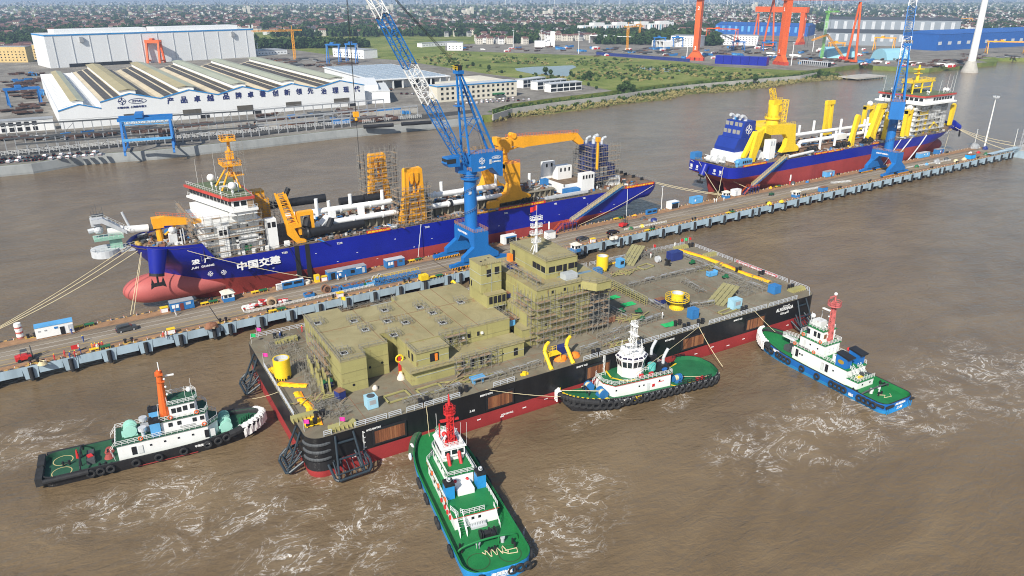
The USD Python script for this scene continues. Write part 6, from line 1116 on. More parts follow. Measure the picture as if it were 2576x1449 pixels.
for lab,x,y in (('olive stiffened bracket block at the far bow edge',8.0,44.6),('olive stiffened fairlead block at the near bow corner',7.2,1.6),('olive stiffened block at the far stern corner',136.4,48.6),('olive stiffened block by the stern rail',139.4,38.4),('olive stiffened block at the near stern corner',138.6,4.6),('olive block at the bow edge beside the yellow chain guard',2.0,8.6)):
 S=BG_('bracket_block',lab,'steel block',x,y);m=M();m.box(-2.6,2.6,-.7,.7,0,.7)
 for k in range(7):m.front([(-1.3,0),(-.7,0),(-.7,1.0)],-2.5+.8*k,-2.42+.8*k);m.front([(1.3,0),(.7,0),(.7,1.0)],-2.5+.8*k,-2.42+.8*k)
 m.box(-2.6,2.6,-.7,.7,.7,.82);S.add('block',m,PRIMER)
for lab,x,y,ht,r,ring in (('yellow cylindrical pedestal with bolted foot at the bow',2.7,27.2,4.6,1.75,0),('plain yellow cylindrical pedestal on the far side of the open deck',101.9,45.2,4.6,1.75,0),('yellow pedestal with a round railed platform on the near side of the open deck',101.2,12.2,4.4,1.75,1)):
 S=BG_('yellow_pedestal',lab,'pedestal',x,y);m=M();m.revolve([(r-.25,ht-1.2),(r-.25,ht),(r,ht),(r,ht-.3),(r*(.93 if ring else 1),ht-.35),(r*(.93 if ring else 1),0)],n=28);m.revolve([(0,ht-1.2),(r-.25,ht-1.2)],n=28);S.add('drum',m,YELLOW,smooth=40)
 m=M()
 for k in range(20):a=k*PI/10;m.box(r*math.cos(a)-.12,r*math.cos(a)+.12,r*math.sin(a)-.12,r*math.sin(a)+.12,0,.5)
 S.add('foot_bolts',m,BLACK if not ring else YELLOW)
 m=M();m.revolve([(r-.27,ht-1.0),(r-.27,ht-.02)],n=28);m.revolve([(0.0,ht-1.1),(r-.27,ht-1.1)],n=28);S.add('inner_wall',m,LGREY)
 if ring:
  m=M();R_=3.1;P__=[(R_*math.cos(a),R_*math.sin(a),2.6) for a in np.linspace(0,2*PI,21)];m.rail(P__,1.1,2,.09,2);m.tube(P__,.1,5);S.add('platform_rail',m,YELLOW);m=M();m.revolve([(r,2.5),(R_,2.5),(R_,2.6),(r,2.6)],n=24);S.add('platform',m,DGREY)
 else:m=M();m.box(r*.3,r*.3+.5,-r-.02,-r+.1,.2,.9);S.add('access_hole',m,DARK)
def yellow_sheet(label,pts,w,seed,z=ZD,sag=.3,name='yellow_net',cat='net'):
 r_=random.Random(seed);pts=resample(pts,26);c=pts.mean(0);S=BG_(name,label,cat,c[0],c[1],z);rows=[];d=np.gradient(pts,axis=0);d/=np.linalg.norm(d,axis=1)[:,None];nn=np.stack([-d[:,1],d[:,0]],1)
 for j in np.linspace(-1,1,9):rows.append([(*(p-c+k*j*w*(.8+.4*r_.random())),.08+sag*(1-j*j)*(.4+r_.random())+.08*r_.random()) for p,k in zip(pts,nn)])
 m=M();m.grid(np.array(rows));S.add('sheet',m,paint('yellow_orange_net',(0.85,0.50,0.01),.6,.2,1.5),smooth=True)
 m=M();m.tube([(*(p-c+k*w*1.05),.15) for p,k in zip(pts,nn)],.09,5);S.add('edge_rope',m,paint('orange_rope',(0.8,0.22,0.03),.7))
yellow_sheet('yellow rescue net heaped in a long strip below the bow pedestal',[(1.0,24.6),(3.4,22.4),(6.0,20.6)],.8,1);yellow_sheet('wavy yellow net strip along the bow deck',[(3.4,19.0),(3.2,15.5),(4.0,12.0),(3.2,9.0)],.75,2);yellow_sheet('yellow net spread at the near bow corner',[(2.8,9.4),(3.0,7.0),(2.6,4.4)],1.5,3);yellow_sheet('small yellow net by the far bow rail',[(1.6,32.5),(2.2,29.5)],1.0,4);yellow_sheet('long yellow chute net stretched along the stern of the open deck',[(134.5,47),(136.2,38),(136.4,30),(136.0,22),(137,12.5)],.95,5);yellow_sheet('short yellow net behind the far yellow pedestal',[(104.5,47.6),(110,48.4)],.5,6)
for x,lab in ((54.2,'left yellow davit arm leaning over the near rail'),(60.0,'right yellow davit arm leaning over the near rail')):
 S=BG_('davit',lab,'davit',x,1.8);m=M();m.tube([(0,-1.0,.1),(-.2,0.4,2.2),(-.3,1.3,3.4),(.5,2.0,4.3),(1.6,2.6,4.6)],.42,8);m.cyl((0,-1.4,0),(0,-.6,.5),.5,n=8);S.add('davit_arm',m,YELLOW)
S=BG_('davit_platform','yellow railed platform between the two davits','platform',56.5,3.6);m=M();m.box(-1.6,1.6,-1,1,2.0,2.15);[m.bar((sx,sy,0),(sx,sy,2),.12) for sx in (-1.5,1.5) for sy in (-.9,.9)];S.add('table',m,YELLOW);m=M();m.rail([(-1.6,-1,2.15),(-1.6,1,2.15),(1.6,1,2.15)],1.1,1,.07,2);S.add('rail',m,YELLOW)
for x,y,lab in ((58.6,3.4,'crumpled orange tarpaulin under the left davit'),(62.0,3.2,'crumpled orange tarpaulin under the right davit')):
 v=trimesh.creation.icosphere(subdivisions=3);vv=v.vertices*np.array([1.5,1.0,1.1]);vv=vv*(0.8+.5*meshkit.fbm(vv*1.7+x,3))[:,None];vv[:,2]=np.maximum(vv[:,2],0);m=M().add(vv,v.faces);S=BG_('tarpaulin',lab,'tarpaulin',x,y);S.add('sheet',m,paint('orange_sheet',(0.85,0.22,0.02),0.7),smooth=40)
def bbox_(name,label,cat,x,y,l,w,h,mat,rz=0.0,z=ZD,lid=None,win=None):
 S=BG_(name,label,cat,x,y,z,rz);m=M();m.box(-l/2,l/2,-w/2,w/2,.1,h);b=S.add('body',m,mat);m=M();m.box(-l/2-.05,l/2+.05,-w/2-.05,w/2+.05,h,h+.08);S.add('top',m,lid or mat);m=M();[m.box(sx*l*.42-.12,sx*l*.42+.12,sy*w*.4-.12,sy*w*.4+.12,0,.1) for sx in (-1,1) for sy in (-1,1)];S.add('feet',m,DGREY)
 if win:m=M();m.box(-l*.3,l*.3,-w/2-.03,-w/2+.05,h*.45,h*.85);S.add('panel',m,win,b)
 return S
LBLUE=paint('pale_blue_cabin',(0.32,0.55,0.66),.5,.12,.6)
S=bbox_('work_cabin','pale blue air unit cabin with a round fan on top by the near rail','cabin',14.6,5.9,2.2,2.2,2.4,LBLUE,win=GREY);m=M();m.cyl((0,0,2.45),(0,0,2.6),.8,n=16);S.add('fan',m,DGREY)
bbox_('work_cabin','pale blue work cabin below the near slanted olive panel','cabin',114.4,4.6,3.0,2.2,2.6,LBLUE,win=GREY);bbox_('steel_locker','dark blue steel locker by the ringed yellow pedestal','locker',100.4,5.4,2.2,2.0,2.6,CBLUE);bbox_('container','navy blue container box in the far part of the open deck','container',127,41.4,4.4,2.6,2.6,NAVY);bbox_('work_cabin','light blue frame cabin beside the far slanted panel','cabin',108.2,44.6,2.0,2.0,2.6,SKYBLUE,win=DARK);bbox_('steel_locker','blue locker at the foot of the far yellow pedestal','locker',98.8,43.4,2.4,1.8,1.8,CBLUE);bbox_('steel_crate','navy crate beside the long trestle','crate',99.6,16.8,2.6,1.6,1.4,NAVY,lid=RUSTY)
bbox_('wooden_crate','brown wooden crate right of the accommodation tower','crate',80.6,14.6,2.8,2.0,1.6,RUSTY,lid=PLANK);bbox_('container','grey blue container near the stern rail','container',131.8,6.6,2.6,2.4,2.2,CBLUE);bbox_('steel_crate','navy bin on the ledge left of the wheelhouse','crate',60.6,28.4,2.0,1.8,1.2,NAVY,z=22.5,lid=RUSTY);bbox_('steel_crate','navy bin with brown scrap on the tower annex platform','crate',56.6,24.8,2.2,1.8,1.2,NAVY,z=16.75,lid=RUSTY);bbox_('steel_crate','light blue bin in the gap between the two olive blocks','crate',53.4,17.2,1.8,1.8,1.6,SKYBLUE,z=ZD+4.4,lid=RUSTY);bbox_('steel_crate','blue bin below the light blue one in the gap','crate',53.6,14.0,1.8,1.8,1.2,SKYBLUE,z=ZD,lid=RUSTY)
bbox_('welding_machine','navy welding set with red base at the foot of the deckhouse corner','machine',10.4,12.4,1.6,1.8,1.8,NAVY,rz=.3,lid=RUSTY);bbox_('waste_skip','dark blue waste skip filled with green netting at the deckhouse end','skip',9.4,18.4,2.6,1.6,1.3,NAVY,lid=GREEN);bbox_('welding_machine','navy machine behind the yellow davits','machine',60.6,6.2,2.6,1.6,1.8,NAVY)
for x,y,lab in ((91.2,26.4,'bright green mesh sheet on the deck, far one of two beside the lattice guard'),(91.8,20.6,'bright green mesh sheet on the deck, near one of two beside the lattice guard'),(92.4,5.2,'flat green mesh sheet near the near rail below the ringed pedestal'),(81.4,16.8,'small green mesh sheet behind the brown crate')):
 S=BG_('green_mesh',lab,'net',x,y);r_=random.Random(int(x*3));m=M();m.grid(np.array([[(u,w,.06+.22*r_.random()) for u in np.linspace(-2.0,2.0,7)] for w in np.linspace(-1.1,1.1,6)]));S.add('sheet',m,paint('bright_green_mesh',(0.02,0.42,0.12),.7,.2,2.0),smooth=True)
for x,y,lab in ((88.4,10.6,'green welding trolley by the near trestle'),(87.0,17.2,'green trolley farthest left behind the tower'),(90.6,14.9,'green trolley between the trestle and the lattice guard'),(128.8,35.4,'green bench in the middle of the open deck'),(128.4,21.4,'green hand winch near the stern trestle')):
 S=BG_('trolley',lab,'trolley',x,y,ZD,x);m=M();m.box(-.9,.9,-.5,.5,.45,.75);m.box(-.6,.2,-.4,.4,.75,1.3);S.add('body',m,GREEN);m=M();[m.cyl((sx,-.55,.25),(sx,.55,.25),.25,n=8) for sx in (-.6,.6)];S.add('wheels',m,BLACK)
for x,y,n,seed,lab in ((106,39.8,40,1,'heap of olive steel offcuts in the middle of the far deck'),(86,13.2,40,2,'heap of timber and scrap to the right of the tower'),(92.5,31.2,30,3,'bundle of pale rods by the long trestle'),(121.4,38.4,0,4,''),(6.6,14.0,26,5,'row of olive offcuts on the bow deck'),(36,6.0,20,6,'short offcuts by the near rail'),(74,3.6,24,7,'brackets and offcuts near the rail below the tower'),(133,30,40,8,'bundle of olive bars along the stern')):
 if not n:continue
 r_=random.Random(seed);S=BG_('scrap_heap',lab,'scrap',x,y);m=M();q=M()
 for k in range(n):a=r_.gauss(.2,.5);l=r_.uniform(.6,2.2);px_,py_=r_.gauss(0,2.4),r_.gauss(0,1.0);(m if k % 3 else q).obox((px_,py_,.15+.4*r_.random()),(l*2,.2,.16),a)
 tag(S.add('offcuts',m,PRIMER),kind='stuff');tag(S.add('planks',q,PLANK),kind='stuff')
S=BG_('chain_heap','black heap of chain sheets in the middle of the open deck','chain',121.4,38.2);m=M();[m.cyl((rnd.gauss(0,.5),rnd.gauss(0,.5),0),(rnd.gauss(0,.6),rnd.gauss(0,.6),1.9),.25,n=6) for _ in range(12)];S.add('chain',m,BLACK)
S=BG_('cable_reel','small grey cable reel standing near the navy container','reel',121.0,42.2);m=M();m.cyl((-.5,0,1),(-.35,0,1),1.0,n=16);m.cyl((.35,0,1),(.5,0,1),1.0,n=16);m.cyl((-.4,0,1),(.4,0,1),.6,n=12);S.add('reel',m,LGREY)
S=BG_('chinese_dragon_banner','red and gold festive hanging in the dark gap of the deckhouse','hanging',24.6,15.0,ZD);m=M();m.box(-.3,.3,-.15,.15,0.4,4.6);S.add('cloth',m,RED);m=M();m.torus((0,-.1,4.2),.8,.18,'y',14,6);m.box(-.32,.32,-.2,-.1,.2,1.2);S.add('gold_trim',m,YELLOW)
S=BG_('sack','white bulk sack in front of the dark gap','sack',24.2,13.6);m=M();m.revolve([(.9,0),(.8,.5),(.35,1.3),(.3,1.6),(0,1.6)],n=12);S.add('bag',m,paint('sack_cream',(.65,.58,.5),.9))
S=BG_('sack','small white sack beside the recessed deckhouse wall','sack',17.8,12.2);m=M();m.revolve([(.6,0),(.6,.4),(.3,.9),(0,1.0)],n=12);S.add('bag',m,paint('sack_cream',(.65,.58,.5),.9))
for x,y,c,lab in ((.6,47.5,'g','small green flag at the far bow corner of the barge'),(2.5,50.2,'m','small magenta flag left on the far rail near the bow'),(.6,35.8,'m','magenta flag on the bow rail above the landing frame'),(.5,3.8,'m','magenta flag at the near bow corner by the yellow net'),(6.6,1.2,'m','magenta flag behind the near bow landing frame'),(137.6,50.2,'r','red flag at the far stern corner, left one'),(139.4,50.2,'g','green flag at the far stern corner'),(141,50.0,'r','red flag at the far stern corner, right one'),(126,50.2,'r','red flag on the far rail of the open deck'),(21,41.2,'y','small yellow flag on the far roof edge of the deckhouse'),(90,50.2,'y','yellow flag on the far rail beside the yellow pedestal')):
 zz=ZR+.1 if c=='y' and x<30 else ZD;S=BG_('flag',lab,'flag',x,y,zz);m=M();m.bar((0,0,0),(0,0,2.6),.06);S.add('rod',m,WSTEEL);m=M();m.grid(np.array([[(u,.1*math.sin(u*5),1.7+.9*t-.25*u) for u in np.linspace(0,1.1,6)] for t in (0,.5,1)]));S.add('cloth',m,{'g':paint('flag_green',(.02,.5,.15),.7),'m':paint('flag_magenta',(.75,.05,.35),.7),'r':RED,'y':YELLOW}[c])
S=BG_('flag','red flag flying from the top of the white barge mast','flag',65.0,24.2,35.4);m=M();m.bar((0,0,0),(0,0,3.4),.07);S.add('pole',m,WSTEEL);m=M();m.grid(np.array([[(-u,.15*math.sin(u*4),2.2+1.2*t-.2*u) for u in np.linspace(0,1.8,8)] for t in (0,.5,1)]));S.add('cloth',m,RED)
S=BG_('banner','red banner tied along the stern railing','banner',141.35,21.5);m=M();m.box(-.03,.03,-8,8,.15,.95);S.add('cloth',m,RED);m,w=text('安全第一 预防为主 综合治理',.5,.02,True,width=14);m.v=[np.stack([-.04+v[:,1],7-v[:,0],v[:,2]+.3],1) for v in m.v];S.add('lettering',m,WHITE)
S=BG_('work_table','blue steel work frame near the middle trestle','frame',126.6,25.0);m=M();m.box(-1.6,1.6,-.8,-.6,.2,1.0);m.box(-1.6,1.6,.6,.8,.2,1.0);m.box(-1.6,-1.3,-.8,.8,.2,1.6);m.box(1.3,1.6,-.8,.8,.2,1.6);m.box(-1.6,1.6,-.8,.8,1.0,1.15);S.add('frame_bars',m,SKYBLUE)
S=BG_('work_table','light blue work table with bins by the near rail','frame',37.6,4.0);m=M();m.box(-1.6,1.6,-.8,.8,1.0,1.3);[m.box(sx-.2,sx+.2,-.6,.6,0,1.0) for sx in (-1,1)];S.add('table',m,SKYBLUE)
S=BG_('winch_box','small yellow capstan box on the near deck edge','capstan',47.8,1.6);m=M();m.cyl((0,0,0),(0,0,.7),.5,n=10);m.box(-.9,.9,-.3,.3,0,.4);S.add('capstan',m,YELLOW)
def rope(label,pts,r=.06,sag=0.0,mat=ROPE,name='rope'):
 P_=[]
 for a,b in zip(pts[:-1],pts[1:]):
  a,b=np.array(a,float),np.array(b,float)
  for t in np.linspace(0,1,14)[:-1]:P_.append(a+(b-a)*t-np.array([0,0,sag*4*t*(1-t)]))
 P_.append(np.array(pts[-1],float));c=P_[0].copy();m=M();m.tube([p-c for p in P_],r,5);S=thing(name,label,'rope',c);obj('line',m,mat,S);return S
rope('pale rope from the left tug bow up to the barge',[G(635,1003,3.6),bw(0,21,8.9)],.05,.2);rope('pale rope from the foreground tug up to the barge rail',[G(1080,1098,3.6),bw(24.0,.2,9.0)],.05,.1);rope('white rope from the bow of the tyre ringed tug to the barge',[G(1410,998,3.6),bw(37.5,.2,8.8)],.07,.3);rope('rope from the stern of the tyre ringed tug up to the barge rail',[G(1818,922,2.6),bw(97.5,.1,8.9)],.07,.4);rope('steel rope slanting up from the tyre ringed tug to the same barge fairlead',[G(1600,940,9.0),bw(97.4,.1,9.0)],.05,.2);rope('pale rope from the right tug bow up to the barge',[G(1950,835,3.6),bw(117,.1,8.9)],.06,.1)
# ---- dock cranes
def dock_crane(label,x,y,rz,number):
 S=Ship('dock_crane',label,'crane',(x,y,PZ));L=S.loc
 for yy,k in ((193.4,0),(204.7,1)):
  dx=x;m=M();w=.8
  m.side([(dx-2.6,15.0),(dx+2.6,15.0),(dx+2.6,10.4),(dx+6.4,7.6),(dx+6.4,6.2),(dx-6.6,6.2),(dx-6.6,7.6),(dx-2.6,10.4)],yy-.9,yy+.9);S.add('portal_leg',m,CRBLUE)
  for s in (-1,1):
   m=M();c=dx+s*6.2;m.side([(c-4.4,4.9),(c+4.4,4.9),(c+4.2,5.7),(c+1.6,6.3),(c-1.6,6.3),(c-4.2,5.7)],yy-.55,yy+.55);m.box(c-4.9,c-3.2,yy-.7,yy+.7,5.0,5.9);b=S.add('bogie',m,CRBLUE)
   m=M();m.box(c-4.6,c+4.6,yy-.72,yy-.56,4.4,5.0);S.add('bogie_guard',m,AMBER,b);m=M()
   for q in range(9):m.side([(c-4.4+q,4.42),(c-4.0+q,4.42),(c-3.7+q,4.98),(c-4.1+q,4.98)],yy-.76,yy-.73)
   S.add('hazard_stripes',m,BLACK,b);m=M();[m.cyl((c-3.6+1.2*q,yy-.3,4.55),(c-3.6+1.2*q,yy+.3,4.55),.35,n=10) for q in range(7)];S.add('wheels',m,DGREY,b)
 m=M();m.box(x-2.55,x+2.55,194.3,203.8,12.4,14.98);m.box(x-2.55,x+2.55,192.5,205.6,15.0,15.15);m.front([(194.3,12.4),(194.3,9.6),(196.6,12.4)],x-2.5,x+2.5);m.front([(203.8,12.4),(201.5,12.4),(203.8,9.6)],x-2.5,x+2.5);S.add('portal_beam',m,CRBLUE)
 m=M();m.rail([(x-2.6,192.5,15.15),(x+2.6,192.5,15.15),(x+2.6,205.6,15.15),(x-2.6,205.6,15.15)],1.1,1.2,.06,3,True);S.add('platform_rail',m,paint('ochre_rail',(.5,.25,.05),.6))
 m=M();m.cyl((x,y,15.1),(x,y,32.6),2.1,2.0,n=24);m.cyl((x,y,31.2),(x,y,31.6),3.0,n=24);m.cyl((x,y,32.6),(x,y,33.8),2.3,n=24);S.add('column',m,CRBLUE,smooth=30)
 m=M();pts=[(x+2.35*math.cos(a),y+2.35*math.sin(a),16+14.5*k/40) for k,a in enumerate(np.linspace(.2,4.2*PI,41))];m.rail(pts,1.1,1.2,.06,2);m.rail([(x+2.9*math.cos(a),y+2.9*math.sin(a),31.6) for a in np.linspace(0,2*PI,13)],1.1,1.2,.06,2);S.add('spiral_stair',m,PIPE)
 c,s=math.cos(rz),math.sin(rz)
 def loc(m):m.v=[np.stack([L[0]+v[:,0]*c-v[:,1]*s,L[1]+v[:,0]*s+v[:,1]*c,v[:,2]],1) for v in m.v];return m
 m=M();m.side([(1.2,39.3),(1.2,33.8),(-3,33.8),(-6.5,34.6),(-9.4,31.4),(-10.4,31.4),(-10.4,39.3)],-3,3);hs=S.add('machine_house',loc(m),CRBLUE)
 m=M();m.rail([(1.2,-3,39.3),(1.2,3,39.3),(-10.4,3,39.3),(-10.4,-3,39.3)],1.1,1.3,.07,3,True);m.rail([(2.6,-3.2,34.2),(1.3,3.3,34.2)],1.1,1,.06,3);S.add('house_rail',loc(m),paint('ochre_rail',(.5,.25,.05),.6),hs)
 m=M();m.side([(1.2,36.8),(4.6,35.4),(4.6,33.6),(1.2,32.8)],-1.2,1.2);m.side([(4.6,36.0),(8.6,36.2),(9.4,37.2),(9.0,39.0),(5.0,39.2)],-1.0,2.4);S.add('operator_cab',loc(m),CRBLUE)
 m=M();m.box(6.2,9.25,2.35,2.45,37.2,38.6);m.box(9.0,9.3,-.8,2.2,37.3,38.6);S.add('cab_window',loc(m),GLASS)
 A_,B_=np.array([3.0,0,37.2]),np.array([36.2,0,97.5]);at=lambda t:A_+(B_-A_)*t
 for t0,t1,n,mt,w0,w1 in ((0,.31,8,CRBLUE,5.2,3.9),(.31,.48,5,WHITE,3.9,3.7),(.48,.705,6,CRBLUE,3.7,3.4),(.705,1.0,7,WHITE,3.4,1.6)):
  m=M();m.truss(at(t0),at(t1),w0,1.2 if t0==0 else 3.4-t0,n,.30,.13,w2=w1,h2=3.4-t1);S.add('boom_section',loc(m),mt)
 m=M()
 for yy in (-2.4,2.4):
  ty=yy*.35;m.cyl((1.4,yy,39.3),(3.4,ty,63.6),.42,.35,n=6);m.cyl((-8.0,yy,39.3),(2.9,ty,63.6),.42,.35,n=6);m.bar((2.3,yy*.68,50),(-2.6,yy*.68,50.0),.2);m.bar((1.8,yy*.82,44.5),(-2.6,yy*.68,50),.18);m.bar((2.3,yy*.68,50),(-5.6,yy*.85,44.5),.16);m.bar((2.9,yy*.48,57),(-.6,yy*.5,56.5),.16)
 for z,t in ((50,.68),(44.5,.85),(57,.5)):m.bar((1.4+(z-39)*.08,-2.4*t,z),(1.4+(z-39)*.08,2.4*t,z),.18);m.bar((1.4+(z-39)*.08,-2.4*t,z),(1.4+(z-34)*.08,2.4*t,z+5),.12)
 m.box(2.2,4.2,-1.6,1.6,63.3,64.3);m.box(2.0,4.6,-1.4,1.4,53.8,54.0);S.add('a_frame',loc(m),CRBLUE)
 m=M();[m.cyl((3.2,q,64.9),(3.2,q+.2,64.9),.9,n=12) for q in (-1.1,-.5,.1,.7)];S.add('sheaves',loc(m),BLACK);m=M();m.rail([(2.2,-1.8,64.3),(4.4,-1.8,64.3),(4.4,1.8,64.3)],1.2,1,.08,2);S.add('top_rail',loc(m),YELLOW)
 m=M()
 for q in (-1.2,-.8,-.3,.3,.8,1.2):m.bar((3.4,q,65.4),tuple(at(.96)+np.array([0,q*.4,1.2])),.05)
 for q in (-.8,.8):m.bar((2.8,q,64.8),(-5.5,q,39.5),.05)
 tip=at(1.0)
 for q in (-.5,-.2,.2,.5):m.bar((tip[0],q,tip[2]),(tip[0],q*.4,54.4),.045)
 m.bar((tip[0],0,53),(tip[0],0,40),.10);S.add('wire_ropes',loc(m),BLACK)
 m=M();m.box(tip[0]-.7,tip[0]+.7,-.5,.5,53.4,54.8);m.cyl((tip[0],0,52.4),(tip[0],0,53.6),.4,n=8);S.add('hook_block',loc(m),AMBER)
 m=M();m.cyl((tip[0],0,38.6),(tip[0],0,40),.22,n=8);S.add('hook_weight',loc(m),BLACK)
 t,w=text(number,1.0,.04,width=1.1);t.v=[v+np.array([x-2.1*.62-.5,y-2.0,26.6]) for v in t.v];S.add('lettering',t,WHITE)
 t,w=text('安全生产责任重大',.75,.04,width=5.4);t.v=[np.stack([x-2.58+v[:,1],203.2-v[:,0]*1.15,v[:,2]+13.4],1) for v in t.v];S.add('lettering',t,WHITE)
 return S
C1=dock_crane('blue slewing dock crane beside the near dredger, its lattice boom reaching out of the picture',113.2,199.0,PI,'3#')
yy=199-3.06
C1.add('emblem',emblem(115.9,yy,37.0,1.15),WHITE);put_text(C1,'中国交建',114.7,yy,34.7,.55,width=2.4);oval_mark(C1,121.2,yy,37.6,3.4);put_text(C1,'上海振华重工',119.6,yy,36.1,.5,width=3.3);m=M();m.box(118.6,119.4,yy-.04,yy+.1,35.7,37.2);C1.add('window',m,LGREY)
C2=dock_crane('blue slewing dock crane standing in front of the far dredger',346.0,199.0,math.radians(33),'2#')
# ---- things on the pier
_CR=dict(a=(0,1160,3.68),b=(600,1040,3.68),c=(1200,940,3.68),d=(2200,780,3.68),e=(2800,580,3.68),f=(3400,480,4.076))
def pq(k,x,y,z=PZ+.02):o=_CR[k];return G((o[0]+x/o[2])/1.5652,(o[1]+y/o[2])/1.5652,z)
class PT(Tug):
 def __init__(s,name,label,cat,loc,rz=0.0,group=None):s.p=thing(name,label,cat,loc,rz,group)
def container(label,p,l,h=2.6,w=2.45,mat=CBLUE,roof=None,door=None,wins=(),rz=0.0,name='container',ribs=True,open_=False):
 S=PT(name,label,'container',(p[0],p[1],PZ+.02),rz);m=M()
 m.box(0,l,0,w,.15,h)
 if ribs:
  for k in range(int(l/.32)):x=.15+k*.32;m.box(x,x+.16,-.05,w+.05,.25,h-.12)
 b=S.add('body',m,mat);m=M();m.box(-.06,l+.06,-.1,w+.06,h,h+.1);S.add('roof',m,roof or mat)
 m=M();[m.box(x,x+.25,y,y+.25,0,.15) for x in (0,l-.25) for y in (0,w-.25)];S.add('corner_feet',m,DGREY)
 if door:m=M();m.box(door[0],door[0]+door[1],-.09,.02,.2,2.2);S.add('door',m,door[2],b)
 for x,ww,z0,z1,mt in wins:m=M();m.box(x,x+ww,-.1,.02,z0,z1);S.add('panel',m,mt,b)
 return S
BROWN=paint('red_brown_door',(.16,.035,.03),.6)
container('white cabin with pale blue roof and open doorway, far left of the pier',pq('a',535,655),8.4,3.0,3.0,WHITE,SKYBLUE,(5.4,1.0,DARK),[(7.2,1.1,.6,2.4,LGREY),(4.2,.8,2.0,2.5,CBLUE),(.6,.5,1.9,2.2,GREY),(2.0,.5,1.9,2.2,GREY)],ribs=False,name='site_cabin')
container('blue container office with a brown door, in front of the pink bulbous bow',pq('b',275,705),6.1,door=(2.4,1.0,BROWN),roof=GREY,wins=[(.4,.8,1.1,2.1,WHITE),(1.4,.75,1.1,2.1,WHITE),(4.0,1.3,1.5,2.2,LGREY)])
container('long blue container workshop with a dark open doorway on the pier edge',pq('c',345,610),12.4,door=(.9,1.3,DARK),roof=GREY,wins=[(2.8,1.8,2.1,2.5,WHITE),(3.4,.7,.9,1.7,WHITE),(7.2,1.3,1.0,2.0,DARK),(9.0,1.8,2.1,2.5,WHITE),(11.0,.8,.5,2.2,LGREY)])
container('blue container office with a brown door beside the long blue workshop',pq('c',1190,440),6.3,door=(2.6,1.0,BROWN),roof=LGREY,wins=[(.5,.8,1.1,2.1,WHITE),(1.5,.75,1.1,2.1,WHITE),(4.2,1.2,1.5,2.2,DGREY)])
container('white stall container with an open dark front under the near dredger gangway',pq('d',1615,170),4.8,2.9,2.5,WHITE,WHITE,wins=[(.9,3.5,.3,2.3,DARK),(.7,4.0,2.35,2.75,CBLUE)],ribs=False)
container('white stall container with a dark open front beside the dock crane',G(1268,617,PZ),5.2,2.9,2.5,WHITE,WHITE,wins=[(1.0,3.8,.3,2.3,DARK),(.8,4.3,2.35,2.75,CBLUE)],ribs=False);container('plain white container behind the barge mast',G(1378,604,PZ),3.4,2.6,2.4,WHITE,GREY,ribs=False)
container('light blue container between the two dredgers',pq('d',1945,95),5.6,2.7,mat=SKYBLUE,wins=[(.8,.7,1.2,2.0,WHITE)]);container('blue container with brown door below the far dredger hull',pq('e',1670,440),6.0,door=(3.4,.8,BROWN),mat=SKYBLUE,roof=GREY,wins=[(2.4,1.0,1.2,2.0,WHITE)])
container('turquoise blue long container with round lights at the far end of the pier',pq('f',900,590),9.4,2.6,mat=SKYBLUE,roof=LGREY,wins=[(3.6,.9,1.5,2.1,WHITE),(6.4,.9,1.5,2.1,WHITE)]);container('darker blue container next to the turquoise one',pq('f',1185,525),6.2,2.6,roof=GREY,door=(3.6,.9,BROWN),wins=[(2.2,.9,1.1,1.9,WHITE)])
container('bright blue open bin on the near edge at the far end',pq('f',1705,605),5.6,2.2,2.8,paint('bright_blue_bin',(.01,.32,.72),.5),RUSTY,name='open_bin');container('blue box on the near pier edge beyond the white and blue booth',pq('e',1600,655),4.2,2.0,2.0,CBLUE,RUSTY,name='open_bin')
container('pair of blue notice cabinets by the pier edge',pq('b',1890,375),6.4,2.3,.9,CBLUE,WHITE,wins=[(.4,2.4,1.2,1.9,DARK),(3.5,2.4,1.2,1.9,DARK)],ribs=False,name='notice_board');container('white louvred rack beside the blue notice cabinets',pq('b',1805,390),1.9,1.9,.5,WHITE,WHITE,wins=[(.1,1.7,.4+.4*k,.55+.4*k,GREY) for k in range(4)],ribs=False,name='rack');container('blue notice cabinet near the lamp post between the ships',pq('d',1275,250),5.4,1.9,.8,CBLUE,CBLUE,wins=[(.4,2.0,.9,1.5,DARK),(3,2.0,.9,1.5,DARK)],ribs=False,name='notice_board')
def booth(label,p,s=2.5):
 S=PT('guard_booth',label,'booth',(p[0],p[1],PZ+.02));m=M();m.box(0,s,0,s,0,1.15);S.add('lower_wall',m,CBLUE);m=M();m.box(.02,s-.02,.02,s-.02,1.15,2.4);u=S.add('upper_wall',m,WHITE);m=M();z=2.4;e=.35;m.add([(-e,-e,z),(s+e,-e,z),(s+e,s+e,z),(-e,s+e,z),(s*.3,s*.35,z+.8),(s*.7,s*.35,z+.8),(s*.7,s*.65,z+.8),(s*.3,s*.65,z+.8)],BOXF);S.add('hip_roof',m,paint('cream_roof',(.62,.58,.48),.7))
 for x in (.25,1.4):m=M();m.box(x,x+.85,-.04,.06,1.3,2.1);S.add('window',m,GLASS,u)
 m=M();m.box(-.04,.06,.5,1.6,1.3,2.1);S.add('window',m,GLASS,u)
booth('white and blue guard booth with hipped roof near the bulbous bow',pq('b',1040,560),3.0);booth('white and blue booth right behind the barge wheelhouse',G(1446,636,PZ));booth('white and blue booth beside a white container under the far dredger stern',pq('e',215,745));booth('white and blue booth on the near pier edge at the right',pq('e',1230,735))
container('small white container next to the booth under the far dredger stern',pq('e',335,715),4.2,2.7,2.4,WHITE,WHITE,wins=[(.6,1.2,.2,2.2,LGREY)],ribs=False)
